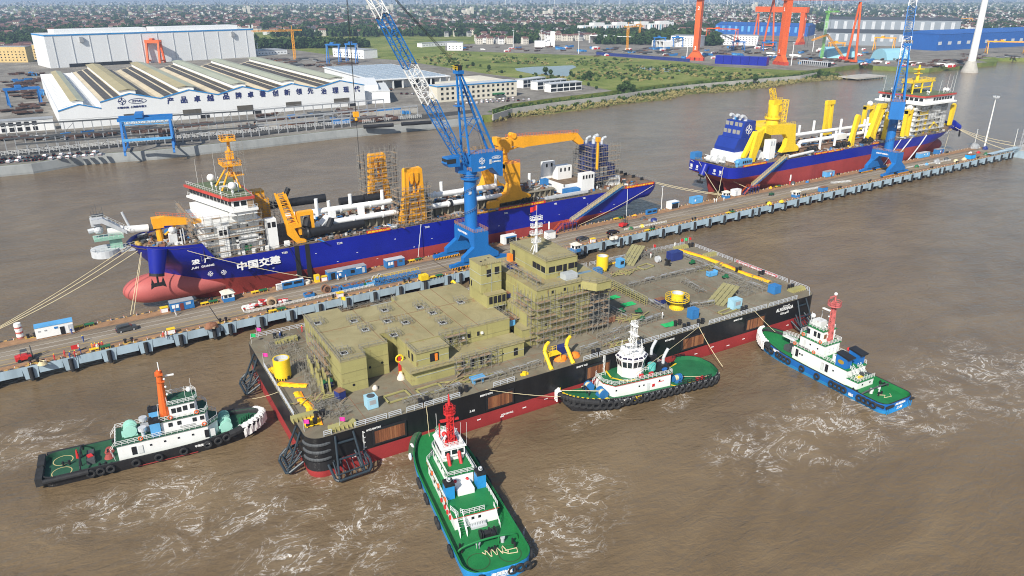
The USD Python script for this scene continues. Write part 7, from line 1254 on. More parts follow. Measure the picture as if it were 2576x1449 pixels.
def car(S,l,w,h,mat,van=False):
 m=M();hood=.62*h
 prof=[(-l/2,.35),(l/2-.1,.3),(l/2,.6),(l/2-.25,hood*.95),(l*.24,hood+.06),(l*(.05 if not van else .16),h-.06),(-l*.2,h),(-l*(.34 if not van else .44),h*(.93 if not van else .96)),(-l*.46,hood+.12),(-l/2,hood)]
 rows=[[(x,y*w/2*(1.0 if z<hood+.1 else .82),z) for x,z in prof] for y in (-1,-.6,.6,1)]
 a=np.array(rows);a[0,:,2]*=.98;a[3,:,2]*=.98;m.grid(a.transpose(1,0,2));k=len(prof);m.add(a[0],[(0,i,i+1) for i in range(1,k-1)]);m.add(a[3],[(0,i+1,i) for i in range(1,k-1)]);m.box(-l/2+.1,l/2-.2,-w/2+.05,w/2-.05,.22,.4);b=S.add('car_body',m,mat,smooth=45)
 for s in (-1,1):m=M();y=s*w/2*.86;m.side([(l*.2,hood+.06),(l*(.04 if not van else .14),h*.93),(-l*.22,h*.95),(-l*(.36 if not van else .42),hood+.1)],min(y,y+s*.06),max(y,y+s*.06));S.add('side_windows',m,GLASS,b)
 m=M();m.obox((l*(.155 if not van else .2),0,(hood+h)/2+.05),(.06,w*.74,(h-hood)*1.25),0,-.95);S.add('windscreen',m,GLASS,b)
 for x in (-l*.3,l*.31):
  for s in (-1,1):m=M();m.cyl((x,s*(w/2-.22),.33),(x,s*(w/2+.01),.33),.34,n=14);wl=S.add('wheel',m,RUBBER);m=M();m.cyl((x,s*(w/2+.005),.33),(x,s*(w/2+.025),.33),.2,n=10);S.add('rim',m,LGREY,wl)
 for s in (-1,1):m=M();m.box(l/2-.12,l/2+.01,s*w*.36-.18,s*w*.36+.18,.55,.7);S.add('headlight',m,LGREY)
 for s in (-1,1):m=M();m.box(-l/2-.01,-l/2+.08,s*w*.38-.16,s*w*.38+.16,.62,.8);S.add('tail_light',m,RED)
CARM={k:paint('car_'+k,c,.25,.05,1) for k,c in dict(black=(.012,.012,.014),silver=(.38,.39,.4),white=(.7,.7,.7),dark_grey=(.05,.055,.06),red=(.35,.02,.02),blue=(.02,.06,.2)).items()}
p=pq('a',1840,520);S=PT('parked_car','dark grey people carrier driving along the pier at the left','car',p,.06);car(S,5.0,1.9,1.75,CARM['dark_grey'],True)
S=PT('parked_car','grey sedan on the pier behind the barge mast','car',pq('d',340,610),.05);car(S,4.9,1.85,1.45,CARM['dark_grey']);S=PT('parked_car','black sedan on the pier further along than the grey one','car',pq('d',785,515),.05);car(S,4.9,1.85,1.45,CARM['black'])
for lab,p,rz in (('red forklift truck on the pier at the lower left',pq('a',380,945),.1),('red forklift truck on the pier below the near dredger stern',pq('d',945,410),.2)):
 S=PT('forklift',lab,'forklift',p,rz);m=M();m.side([(-2.0,.5),(1.2,.45),(1.2,1.2),(.2,1.4),(-1.0,1.5),(-2.0,1.3)],-.9,.9);S.add('body',m,RED);m=M();m.box(-2.1,-1.3,-.95,.95,.4,1.35);S.add('counterweight',m,RED);m=M();[m.bar((x,y,1.3),(x*.8,y,2.5),.08) for x in (-.9,.7) for y in (-.75,.75)];m.box(-.8,.6,-.8,.8,2.45,2.55);S.add('cab_frame',m,DGREY);m=M();[m.box(1.3,1.5,y-.08,y+.08,.1,3.2) for y in (-.5,.5)];m.box(1.5,1.6,-.8,.8,.3,1.1);[m.box(1.6,2.9,y-.08,y+.08,.2,.28) for y in (-.4,.4)];S.add('mast_and_forks',m,DGREY)
 for x,r in ((.8,.5),(-1.4,.4)):
  for s in (-1,1):m=M();m.cyl((x,s*.7,r),(x,s*1.02,r),r,n=14);S.add('wheel',m,RUBBER)
S=PT('tricycle','small dark green cargo tricycle with a rider on the pier at the right','tricycle',pq('e',865,700),.1);m=M();m.box(-.6,1.5,-.7,.7,.5,1.1);S.add('cargo_box',m,DKGREEN);m=M();[m.cyl((x,y-.08,.3),(x,y+.08,.3),.3,n=10) for x,y in ((1.0,-.7),(1.0,.7),(-1.4,0))];m.bar((-1.4,0,.3),(-1.2,0,1.2),.07);m.bar((-1.4,0,.6),(0,0,.6),.1);S.add('frame_and_wheels',m,BLACK)
import manifold3d as mf
def figure(pose):
 J={'pel':(0,0,.95,.15),'che':(.03,0,1.32,.17),'nek':(.04,0,1.5,.07),'hed':(.06,0,1.66,.115)}
 lean,step,arm=pose;J['che']=(.03+lean*.2,0,1.32,.17);J['nek']=(.04+lean*.3,0,1.5,.07);J['hed']=(.06+lean*.36,0,1.65,.115)
 bones=[('pel','che'),('che','nek'),('nek','hed')];R_=J['che']
 for s,t in ((-1,1),(1,-1)):
  n='l' if s<0 else 'r';J[n+'h']=(0,s*.1,.92,.1);J[n+'k']=(step*t*.22+.03,s*.11,.5,.07);J[n+'a']=(step*t*.34,s*.11,.09,.05);J[n+'t']=(step*t*.34+.14,s*.12,.04,.04)
  J[n+'s']=(R_[0],s*.2,1.42,.075);J[n+'e']=(R_[0]+.04+arm*.1,s*.27,1.14,.05);J[n+'w']=(R_[0]+.1+arm*.28,s*.24,.93+arm*.2,.04);J[n+'f']=(R_[0]+.14+arm*.34,s*.23,.86+arm*.24,.035)
  bones+=[('pel',n+'h'),(n+'h',n+'k'),(n+'k',n+'a'),(n+'a',n+'t'),('che',n+'s'),(n+'s',n+'e'),(n+'e',n+'w'),(n+'w',n+'f')]
 sp=lambda j:mf.Manifold.sphere(J[j][3],10).translate(J[j][:3]);return mf.Manifold.batch_boolean([mf.Manifold.batch_hull([sp(a),sp(b)]) for a,b in bones],mf.OpType.Add),J
PCOL={'red':paint('overall_red',(.5,.04,.04),.8),'blue':paint('overall_blue',(.03,.07,.25),.8),'white':paint('overall_white',(.7,.7,.68),.8),'orange':paint('overall_orange',(.75,.2,.03),.8)};SKIN=paint('skin',(.42,.24,.16),.6)
protos={}
def person(label,p,col,hat,pose,rz,group=None):
 k=(col,hat,pose)
 if k not in protos:
  S=PT('person',label,'person',p,rz,group);mm,J=figure(pose);b=obj('body',M().mesh(trimesh.Trimesh(mm.to_mesh().vert_properties[:,:3],mm.to_mesh().tri_verts,process=False)),PCOL[col],S.p,60);h=J['hed'];f=M();f.sph((h[0]+.02,0,h[2]-.01),.112,2,(1,.85,1.15));f.sph((h[0]+.135,0,h[2]-.02),.022,1);obj('face',f,SKIN,S.p);t=M();t.revolve([(.15,-.02),(.14,.02),(.12,.09),(.06,.13),(0,.14)],(h[0],0,h[2]+.04),12);obj('helmet',t,{'y':YELLOW,'w':WHITE,'r':RED}[hat],S.p);protos[k]=S.p;return
 dup(protos[k],p,rz,label,group)
W0,W1,W2=(.1,.5,.2),(.5,.2,.9),(0.0,.1,.1)
for lab,p,col,hat,pose,rz in (('person in dark blue overalls with white helmet beside the white cabin',pq('a',1045,575),'blue','w',W2,1),('person in blue overalls with yellow helmet walking on the open pier',pq('a',1215,685),'blue','y',W0,2),('person in white overalls standing by the red sign',pq('a',1150,805),'white','r',W2,0),('person in red and blue standing alone nearest the forklift',pq('a',795,955),'red','y',W2,.4),('person in red jacket leaning at the pier edge, second from the forklift',pq('a',945,910),'red','r',W1,1.2),('person in blue bending at the pier edge, third from the forklift',pq('a',1015,925),'blue','y',W1,.2),('person in red overalls bending beside the red sign',pq('a',1085,905),'red','y',W1,0),('person crouching over the rope at the pier edge',pq('a',1180,860),'blue','r',W1,3),('person in orange beside the yellow box',pq('a',1345,800),'orange','y',W2,1),('person in red behind the green bench, leftmost of four',pq('a',1390,790),'red','y',W2,-1.5),('person in white and red behind the green bench, second of four',pq('a',1418,800),'white','y',W2,-1.5),('person in red behind the green bench, third of four',pq('a',1448,780),'red','y',W0,-1.4),('person in red behind the green bench, rightmost of four',pq('a',1492,770),'red','y',W2,-1.7),
  ('person in red by the yellow and white fire point',pq('a',2372,630),'red','w',W0,.5),('person in white by the yellow and white fire point',pq('a',2418,625),'white','w',W2,2),('person in white walking in front of the blue container office',pq('b',345,745),'white','r',W0,3),('person in white and red at the dark doorway of the long blue workshop',pq('c',478,600),'white','r',W0,0),('person in white walking past the long blue workshop',pq('c',600,600),'white','r',W0,2.8),('person in white left of the booth, left of a pair under the far dredger',pq('e',45,800),'white','w',W2,0),('person in white left of the booth, right of a pair under the far dredger',pq('e',76,798),'white','w',W2,1),('person in white walking beside the booth under the far dredger',pq('e',180,782),'white','w',W0,0)):person(lab,p,col,hat,pose,rz)
for lab,(x,y),col,hat,pose,rz in (('person in navy with white helmet at the far bow corner of the barge',(7.2,46.8),'blue','w',W2,2),('person in red waving on the far bow deck of the barge',(12.6,47.6),'red','y',W1,1),('person in orange crouching on the far bow deck of the barge',(13.6,46.6),'orange','y',W1,0),('person in white by the far rail of the barge bow',(16.4,49),'white','w',W2,1),('person in red vest by the far rail of the barge bow',(17.4,49.2),'red','w',W2,2),('person in white and red by the far rail next to the deckhouse',(21.5,48.6),'red','w',W0,0),('person in red with red helmet on the bow of the barge near the yellow net',(2.4,33.5),'red','r',W1,1),('person in white overalls beside the far slanted panel',(121.4,46.0),'white','r',W2,0),('person in orange on top of the far scrap scaffold, left',(118.6,50),'orange','y',W2,0),('person in orange on the far scrap scaffold, right',(122.5,49.6),'orange','y',W2,0),('person in white at the far stern rail',(135,50),'white','w',W2,0),('person in grey white standing by the near trestle of the open deck',(93.4,9.0),'white','w',W2,0)):person(lab,bw(x,y,ZD+.02),col,hat,pose,rz)
def gear(name,label,cat,p,rz=0.0):return PT(name,label,cat,(p[0],p[1],PZ+.02),rz)
bp=None
for k,x in enumerate([-10.5,9.8,32.6,45.2,63.8,86.2,105,121.6,143,166,186.6,208,229,251,275,300,322.8,356.5,375,399,420]):
 for y,w in ((PY0+1.3,'near'),(PY1-1.2,'far')):
  if w=='far' and k % 2:continue
  if bp is None:
   S=gear('bollard_pair','pair of black mooring bollards on the pier edge','bollard',(x,y));bp=S.p;tag(bp,group='black bollard pairs along the pier edges')
   for d in (-.75,.75):m=M();m.revolve([(.34,0),(.28,.3),(.28,.75),(.42,.85),(.42,1.05),(0,1.1)],(d,0,0),12);S.add('bollard',m,BLACK)
   m=M();m.box(-1.4,1.4,-.5,.5,0,.03);S.add('painted_plate',m,LINEY)
  else:dup(bp,(x,y,PZ+.02))
def bench(label,p,l=4.6):
 S=gear('work_bench',label,'bench',p);m=M();m.box(0,l*.45,-.5,.5,.55,.7);S.add('yellow_top',m,YELLOW);m=M();m.box(l*.5,l,-.55,.55,.6,.78);S.add('green_top',m,GREEN);m=M();[m.bar((x,y,0),(x,y,.55),.08) for x in np.linspace(.1,l-.1,5) for y in (-.4,.4)];S.add('legs',m,YELLOW)
for lab,k,x,y in (('green and yellow bench at the far edge right of the white cabin','a',1080,500),('green and yellow bench on the near edge with a group behind it','a',1300,830),('green and yellow bench right of the blue container office','b',700,600),('green and yellow bench on the near edge below the bag pallets','b',1690,710),('green and yellow bench right of the white and blue booth','b',1435,435),('green and yellow bench right of the second container office','c',1505,345),('green and yellow bench on the near edge beside the yellow tank','c',1800,585),('bench on the near edge right of the two sedans','d',1250,490),('bench at the far edge under the near dredger stern','d',800,320),('bench on the near edge at the right, dark topped','e',220,970),('bench at the far edge under the far gangway','e',910,590)):bench(lab,pq(k,x,y))
def fire_point(label,p):S=gear('fire_point',label,'fire point',p);m=M();m.box(0,1.8,0,.9,0,1.1);S.add('tanks',m,WHITE);m=M();m.box(-.1,1.9,-.15,1.05,1.3,1.5);S.add('yellow_hood',m,YELLOW);m=M();[m.bar((x,y,0),(x,y,1.3),.07) for x in (0,1.8) for y in (0,.9)];S.add('posts',m,RED)
for lab,k,x,y in (('yellow and white fire point on the near edge at the left','a',2435,585),('yellow and white fire point left of the blue container office','b',130,710),('yellow booth and white fire point left of the long workshop','c',245,620),('red and yellow fire point on the near edge by the pallets','c',480,860),('small orange fire point near the grey sedan','d',475,650)):fire_point(lab,pq(k,x,y))
S=gear('yellow_cabinet','tall yellow cabinet with a glass front left of the long blue workshop','cabinet',pq('c',155,640));m=M();m.box(0,1.5,0,1.2,0,2.3);b=S.add('body',m,YELLOW);m=M();m.box(.3,1.2,-.04,.05,.9,1.9);S.add('glass_panel',m,LGREY,b)
S=gear('bumper_column','red and white striped stack of drums at the far left edge','post',pq('a',300,625));
for k in range(9):m=M();m.cyl((0,0,.45*k),(0,0,.45*k+.43),.85 if k % 2 else .78,n=14);S.add('drum',m,WHITE if k % 3 else paint('faded_red',(.45,.12,.10),.7))
def reel(label,p,r,w,rz,mat):S=gear('cable_drum',label,'cable drum',p,rz);m=M();[m.cyl((0,y,r),(0,y+.1,r),r,n=20) for y in (-w/2,w/2)];S.add('flanges',m,mat);m=M();m.cyl((0,-w/2,r),(0,w/2,r),r*.7,n=16);S.add('core',m,BLACK)
WOOD=paint('raw_wood',(.42,.29,.18),.85);reel('wooden cable drum standing between bag pallets',pq('b',1735,610),1.35,1.1,-.25,WOOD);reel('brown cable drum lying right of the pallets',pq('c',315,785),1.3,1.5,.2,paint('brown_drum',(.38,.2,.12),.8));reel('white twin reel beside the blue truss, left',pq('c',1030,640),1.15,1.0,.4,WHITE);reel('white twin reel beside the blue truss, right',pq('c',1100,610),1.15,1.0,.4,WHITE)
def bags(label,p,n,l,w,h,rz=.05,seed=1):
 S=gear('bag_pallet',label,'pallet',p,rz);m=M();m.box(0,l,0,w,0,.15);S.add('pallet',m,PLANK);r_=random.Random(seed)
 for k in range(n):m=M();m.obox((r_.uniform(.4,l-.4),r_.uniform(.4,w-.4),.3+h*r_.random()),(.95,.75,.35),r_.uniform(-.2,.2));S.add('bag',m,WHITE if r_.random()<.55 else PCOL['red'])
bags('pallet heaped with red and white bags, leftmost',pq('b',1330,690),26,4.2,2.0,.9);bags('tall white wrapped pallet with red printing',pq('b',1555,635),22,2.4,1.6,1.9,.05,2);bags('pallet of red and white sacks right of the wooden drum',pq('b',1830,600),20,3.0,1.8,.8,.05,3)
def lowfence(label,a,b):S=gear('barrier_fence',label,'fence',a);m=M();d=(b-a)[:2];L=np.hypot(*d);m.rail([(0,0,0),(d[0],d[1],0)],.75,1.2,.08,3);S.add('panels',m,WHITE)
lowfence('long low white barrier along the pallets and skips',pq('b',1340,720),pq('c',1000,685));lowfence('short white barrier end beside the first pallet',pq('b',1295,650),pq('b',1340,720));lowfence('low white barrier around stores in front of the near dredger stern',pq('d',950,470),pq('d',1560,355));lowfence('white barrier round stores behind the right crane',pq('f',690,745),pq('f',1400,620))
def skip(label,p,mat,l=2.6):S=gear('skip',label,'skip',p,.04);m=M();m.prism(sg.Polygon([(0,0),(l,0),(l,2.2),(0,2.2)]).difference(sg.Polygon([(.1,.1),(l-.1,.1),(l-.1,2.1),(.1,2.1)])),.1,1.1);m.box(.05,l-.05,.05,2.15,.05,.2);S.add('tray',m,mat);m=M();r_=random.Random(int(p[0]*9));[m.obox((r_.uniform(.4,l-.4),r_.uniform(.4,1.8),.7+.4*r_.random()),(1.0,.4,.3),r_.random()*3) for _ in range(9)];S.add('scrap',m,RUSTY)
for lab,k,x,y,mt in (('blue scrap skip with tangled green wire, leftmost of the skips','c',400,780,CBLUE),('blue scrap skip, second from the left','c',565,755,CBLUE),('blue scrap skip, third from the left','c',655,735,CBLUE),('blue scrap skip next to the green one','c',740,720,CBLUE),('green scrap skip right of the blue ones','c',825,700,GREEN),('blue skip at the right end of the row','c',905,690,SKYBLUE),('blue skip with a round tank beside the white slats','c',20,870,CBLUE)):skip(lab,pq(k,x,y),mt)
S=gear('truss_gangway','blue lattice gangway with yellow handrail lying on the pier','gangway',pq('c',1030,685));e=pq('c',1680,550)-pq('c',1030,685);m=M();m.truss((0,.8,.9),(e[0],e[1]+.8,.9),1.5,1.5,14,.14,.1);S.add('truss',m,CBLUE);m=M();m.rail([(0,1.4,1.7),(e[0],e[1]+1.4,1.7)],.9,1.4,.07,2);S.add('handrail',m,YELLOW)
S=gear('yellow_tank','yellow box tank right of the blue lattice gangway','tank',pq('c',1690,620));m=M();m.box(0,2.5,0,2.0,.1,1.7);m.cyl((1.2,1,1.7),(1.2,1,1.9),.3,n=10);S.add('tank',m,YELLOW)
for lab,k,x,y in (('yellow bent vent pipe hanging over the barge side, left','c',2130,640),('yellow bent vent pipe hanging over the barge side, right','c',2420,600)):S=gear('yellow_chute',lab,'chute',pq(k,x,y));m=M();m.tube([(0,0,.2),(0,-.8,.9),(.3,-2.2,.2),(.4,-3,-2.4)],.38,8);S.add('chute_pipe',m,YELLOW)
S=gear('red_sign','red sign board on a post among the workers','sign',pq('a',1095,840));m=M();m.box(-.7,.7,-.04,.04,.9,2.0);S.add('board',m,RED);m=M();m.bar((0,.06,0),(0,.06,1.2),.06);S.add('post',m,WSTEEL)
S=gear('rope_coil','pale coil of mooring rope on the near edge at lower left','rope coil',pq('a',620,1010));m=M();[m.torus((0,0,.1+.16*k),1.0-.12*k,.11,'z',16,5) for k in range(5)];S.add('coil',m,ROPE)
for lab,k,x,y in (('white net wrapped bundle left of two on the near edge by the sedans','d',770,600),('white net wrapped bundle right of two on the near edge by the sedans','d',825,590),('white coil by the yellow cabinet','c',40,650),('pale coil at the hull recess of the near dredger','b',2245,275)):S=gear('rope_bundle',lab,'rope coil',pq(k,x,y));m=M();[m.torus((0,0,.15+.2*j),.8,.16,'z',14,5) for j in range(4)];S.add('coil',m,paint('net_white',(.6,.57,.5),.9))
for k_,(lab,k,x,y,mt,r) in enumerate((('dark green drum in the stores enclosure','d',1045,450,GREEN,.9),('yellow pump set in the stores enclosure','d',1205,415,YELLOW,.9),('dark tarpaulin heap on the pier below the near stern, left','d',1225,310,DGREY,1.2),('navy tarpaulin heap on the pier below the near stern, right','d',1380,330,NAVY,1.3),('yellow box by the near stern','d',1095,270,AMBER,.9),('yellow heap on the near edge at the right','e',840,830,YELLOW,1.1),('yellow dome heap right of the first one','e',1020,795,YELLOW,1.0),('yellow box under the far gangway','e',865,595,AMBER,.9),('pale yellow and blue cabinet pair under the far hull','e',1390,510,CBLUE,.9),('dark machine by the far hull with white pole','e',1180,535,DGREY,1.2),('teal heap behind the right crane','f',1010,690,SKYBLUE,1.0),('grey tarpaulin covered stack behind the right crane','f',1170,660,GREY,2.0),('dark covered machine behind the grey stack','f',1330,610,DGREY,1.3),('green skip load behind the right crane','f',850,730,GREEN,1.1),('tan sacks heap at the far near edge, left','f',1480,640,ROPE,1.3),('tan sacks heap at the far near edge, right','f',1610,610,ROPE,1.3),('red and yellow bundle at the far end','f',1840,500,RED,1.0),('green netting heap at the far end','f',1960,530,GREEN,1.2),('white bags at the far end','f',1710,510,WHITE,1.0),('grey covered boat at the far pier end','f',1780,420,GREY,2.6),('dark blue buoy with red base at the far pier end','f',1950,440,NAVY,1.6),('white parcel on the far near edge','f',2120,510,WHITE,.8),('rusty chain heap on the near edge below the container office','b',860,915,RUSTY,1.4))):
 v=trimesh.creation.icosphere(subdivisions=2);vv=v.vertices*np.array([r*1.2,r*.8,r*1.1]);vv=vv*(.75+.55*meshkit.fbm(vv*1.3+k_*3.1,3))[:,None];vv[:,2]=np.maximum(vv[:,2],-.05) ;S=gear('covered_heap',lab,'heap',pq(k,x,y));m=M().add(vv,v.faces);S.add('heap',m,mt);m=M();[m.obox((rnd.uniform(-r,r),rnd.uniform(-r,r),.25),(rnd.uniform(.5,1.2),.5,.5),rnd.random()*3) for _ in range(4)];S.add('boxes',m,rnd.choice([PLANK,GREY,RUSTY,WHITE]))
for lab,a,b in (('white ladder frame lying on the pier at right, left of two',('e',1740,525),('e',2020,500)),('white beam stack behind the booth at right',('e',1160,655),('e',1590,590))):
 S=gear('deck_ladder',lab,'frame',pq(*a));d=pq(*b)-pq(*a);m=M();m.truss((0,0,.4),(d[0],d[1],.4),.9,.5,10,.1,.08);S.add('bars',m,WSTEEL)
for lab,b,t,bx in (('yellow railed gangway rising from the pier to the near dredger stern',(160.4,207.4,7.4),(187.6,211.2,16.4),153),('long gangway with orange deck rising to the far dredger',(259.6,207.3,7.6),(285.8,211.6,16.6),254)):
 b,t=np.array(b),np.array(t);S=PT('ship_gangway',lab,'gangway',b);d=t-b;m=M();m.truss((0,0,-.3),d+[0,0,-.3],1.3,.6,16,.12,.07);S.add('truss',m,CBLUE);m=M();m.rail([(0,-.65,0),d+[0,-.65,0]],1.1,1.6,.09,3);m.rail([(0,.65,0),d+[0,.65,0]],1.1,1.6,.09,3);S.add('handrails',m,paint('pale_yellow_rail',(.62,.52,.25),.6));m=M();L=np.hypot(d[0],d[1]);m.obox(d/2,(np.linalg.norm(d),1.2,.08),math.atan2(d[1],d[0]),0);c=math.atan2(d[2],L);m=M();m.grid(np.array([[(0,-.6,0),(0,.6,0)],[d+[0,-.6,0],d+[0,.6,0]]]));S.add('tread_plate',m,PLANK)
 S=PT('stair_platform','blue steel stair platform at the foot of the '+('near' if bx<200 else 'far')+' dredger gangway','platform',(bx,206.4,PZ));m=M();m.box(3.5,9.5,0,2,2.6,2.75);[m.bar((x,y,0),(x,y,2.6),.16) for x in (3.7,5.5,7.4,9.3) for y in (.1,1.9)];[m.box(.3+.35*k,.7+.35*k,.1,1.9,.28*k+.1,.28*k+.18) for k in range(9)];S.add('platform',m,NAVY);m=M();m.rail([(0,0,0),(3.5,0,2.7),(9.5,0,2.7)],1.1,1.0,.08,2);m.rail([(0,2,0),(3.5,2,2.7),(9.5,2,2.7)],1.1,1.0,.08,2);S.add('handrails',m,ORANGE)
for lab,x,y in (('red and white gauge post under the near dredger gangway',150.6,207.6),('white and red gauge post by the far dredger hull',287,208.4)):S=PT('gauge_post',lab,'post',(x,y,PZ));m=M();m.box(-.3,.3,-.15,.15,0,1.8);S.add('red_half',m,RED);m=M();m.box(-.3,.3,-.15,.15,1.8,4.6);S.add('white_half',m,WHITE)
p=G(2475,375,PZ);S=PT('lamp_mast','tall white lamp mast with a ring of floodlights at the far pier end','lamp mast',(p[0],p[1],PZ));m=M();m.cyl((0,0,0),(0,0,28.6),.42,.22,n=10);S.add('pole',m,WHITE);m=M();m.cyl((0,0,28.2),(0,0,28.5),1.5,n=14);S.add('crown',m,LGREY)
for k in range(8):a=k*PI/4;m=M();m.obox((1.5*math.cos(a),1.5*math.sin(a),28.9),(.5,.7,.7),a);S.add('floodlight',m,LGREY)
for lab,px,py,h in (('short white lamp post beside the notice cabinet between the ships',1663,528,9.5),('thin white lamp post left of the tall mast',2452,361,8),('thin white lamp post at the outer pier corner',2550,370,10)):
 p=G(px,py,PZ);S=PT('lamp_post',lab,'lamp post',(p[0],p[1],PZ));m=M();m.cyl((0,0,0),(0,0,h),.16,.1,n=8);S.add('pole',m,WHITE);m=M();m.box(-.5,.5,-.2,.2,h,h+.3);S.add('lamp',m,LGREY)
p=G(2600,384,2.0);S=PT('pontoon','grey white pontoon with a link span beyond the pier end','pontoon',(p[0],p[1],0));m=M();m.box(-12,60,-6,10,-1,4.0);S.add('hull',m,BLUECONC);m=M();m.box(-12,60,-6,10,4.0,4.1);S.add('deck',m,CONC);m=M();m.truss((-9,2,4.1),(-9,2,22),3,3,8,.12,.08);S.add('lattice_tower',m,LGREY);m=M();m.truss((-42,4,4.6),(-10,4,5.0),2.6,1.2,12,.2,.12);m.box(-42,-10,2.8,5.2,5.2,5.35);S.add('link_span',m,BLUECONC)
for lab,a,b,r,sg_ in (('pale mooring line from the near dredger bow to the left, upper one',(17,221,19.6),(-27,208.4,4.6),.1,1.2),('pale mooring line from the near dredger bow to the left, lower one',(18,219,19.0),(-29,208,4.6),.1,1.6),('thin mooring line beside the upper bow line',(16.6,222.5,20),(-26,208.6,4.6),.08,.8),('mooring line straight down from the near dredger bow to the pier',(18.6,217,19),(12.4,208.6,4.8),.08,.1),('second mooring line straight down from the near dredger bow',(18.8,217.13,19),(13.2,208.7,4.8),.08,.1),('long mooring line along the near dredger bow side down to the pier',(29.5,211.1,19.2),(62.5,208.7,5.0),.09,.6),('pale mooring line from the near dredger stern to the pier, upper one',(206.8,233,15),(247,208,5),.1,1.2),('pale mooring line from the near dredger stern to the pier, lower one',(206.8,230,15),(246,208,5),.1,1.6),('mooring line slanting down the near dredger stern side',(204,211.0,14.4),(165,208.4,5),.09,.8),('vertical white line hanging at the near dredger stern',(190.6,211,14.8),(188.6,208.6,4.6),.1,0),
  ('mooring line from the far dredger stern crossing to the right',(250.4,236,15),(262,208.5,5),.1,.4),('mooring line from the far dredger stern going straight down',(250.6,231,15),(241,208,5),.1,.3),('mooring line from the far dredger stern crossing to the left',(251,217,15),(238.6,207.6,5),.1,.3),('pale mooring line from the far dredger bow, upper one',(442,221,16.5),(480,203,5),.13,1.4),('pale mooring line from the far dredger bow, middle one',(441,219,16),(470,196,5),.13,1.6),('pale mooring line from the far dredger bow, lower one',(440,218,16),(455,193,4.6),.13,1.0),('line from the far dredger bow down to the pier',(436,217,15),(418,209,5),.08,.3),('white hose from the far dredger side down to the pier, left',(378,211.6,15.4),(362,209.2,4.6),.22,.3),('white hose from the far dredger side down to the pier, middle',(388,211.6,15.4),(369,209.2,4.6),.3,.3),('white hose from the far dredger side down to the pier, right',(402,211.6,15.4),(384,209.0,4.6),.3,.6),('white hose hanging down the near dredger side by the gallows',(101.2,211.0,15.2),(98.6,209,4.8),.1,.0),('dark line hanging beside the hull recess',(57.5,211.0,15.2),(60.4,209,4.6),.08,.0)):rope(lab,[a,b],r,sg_,ROPE if 'white' not in lab and 'dark' not in lab else (BLACK if 'dark' in lab else WSTEEL))
# ---- shipyard and town on th
ZG=LZ+.06
class BL_(Tug):
 def __init__(s,name,label,cat,p0,p1=None,z=ZG,group=None):
  a=G(*p0,z);s.a=a;s.L,rz=10.0,0.0
  if p1:b=G(*p1,z);s.L=float(np.hypot(*(b-a)[:2]));rz=math.atan2(b[1]-a[1],b[0]-a[0])
  s.rz=rz;s.p=thing(name,label,cat,(a[0],a[1],z),rz,group)
 def box(s,name,x0,x1,y0,y1,z0,z1,mat,parent=None):m=M();m.box(x0,x1,y0,y1,z0,z1);return s.add(name,m,mat,parent)
HALLW=paint('hall_white_cladding',(.70,.71,.71),.6,.06,.03);TRIMB=paint('trim_blue',(.03,.22,.5),.5);TAN=paint('tan_translucent_roof',(.38,.33,.19),.7,.15,.03);SAGE=paint('sage_green_roof',(.36,.38,.29),.7,.12,.03);SOLAR=paint('dark_solar_strip',(.085,.073,.06),.5,.25,.1);CREAMR=paint('cream_rust_roof',(.55,.47,.33),.7,.2,.05);BHALL=paint('hall_blue',(.015,.10,.36),.5,.12,.03);GHALL=paint('hall_grey',(.23,.26,.29),.6,.15,.03);LBH=paint('pale_blue_shed',(.25,.48,.58),.6,.1,.05)
def wins(S,par,n,x0,x1,zs,y=0.0,w=1.4,h=1.5,mat=GLASS):
 for z in zs:
  for k in range(n):S.box('window',x0+(x1-x0)*(k+.5)/n-w/2,x0+(x1-x0)*(k+.5)/n+w/2,y-.08,y+.05,z,z+h,mat,par)
S=BL_('assembly_hall','huge plain white hall with a blue top edge behind the ribbed roof shed','hall',(128,172),(645,143));w=S.box('walls',0,S.L,0,60,0,35.6,HALLW);S.box('blue_edge',-.3,S.L+.3,-.3,60,35.6,37.2,TRIMB)
for a,b in ((14,118),(128,238)):S.box('roof_monitor',a,b,12,40,37.2,42,HALLW)
for k in range(13):S.box('downpipe',8+k*19.6,8.7+k*19.6,-.5,0,0,35.6,LGREY,w)
S.box('roof',0,S.L,0,60,37.2,37.4,WSTEEL);S.box('wall_fan',36,40,-3,0,28,34,GREY);S.box('wall_fan',222,226,-3,0,28,34,GREY);S.box('door_gap',20,90,-.6,.2,0,4,DARK,w)
sx=[16.5]+[float(Yp(a,b,555.8)[0]) for a,b in ((249,247),(402,238),(547,229),(672,221),(794,214),(916,208))]
S=Ship('workshop_shed','long white shed with wavy gables, large blue characters and ribbed tan and green roofs','hall',(16.3,555.8,ZG));DP=244.0;y0=555.8
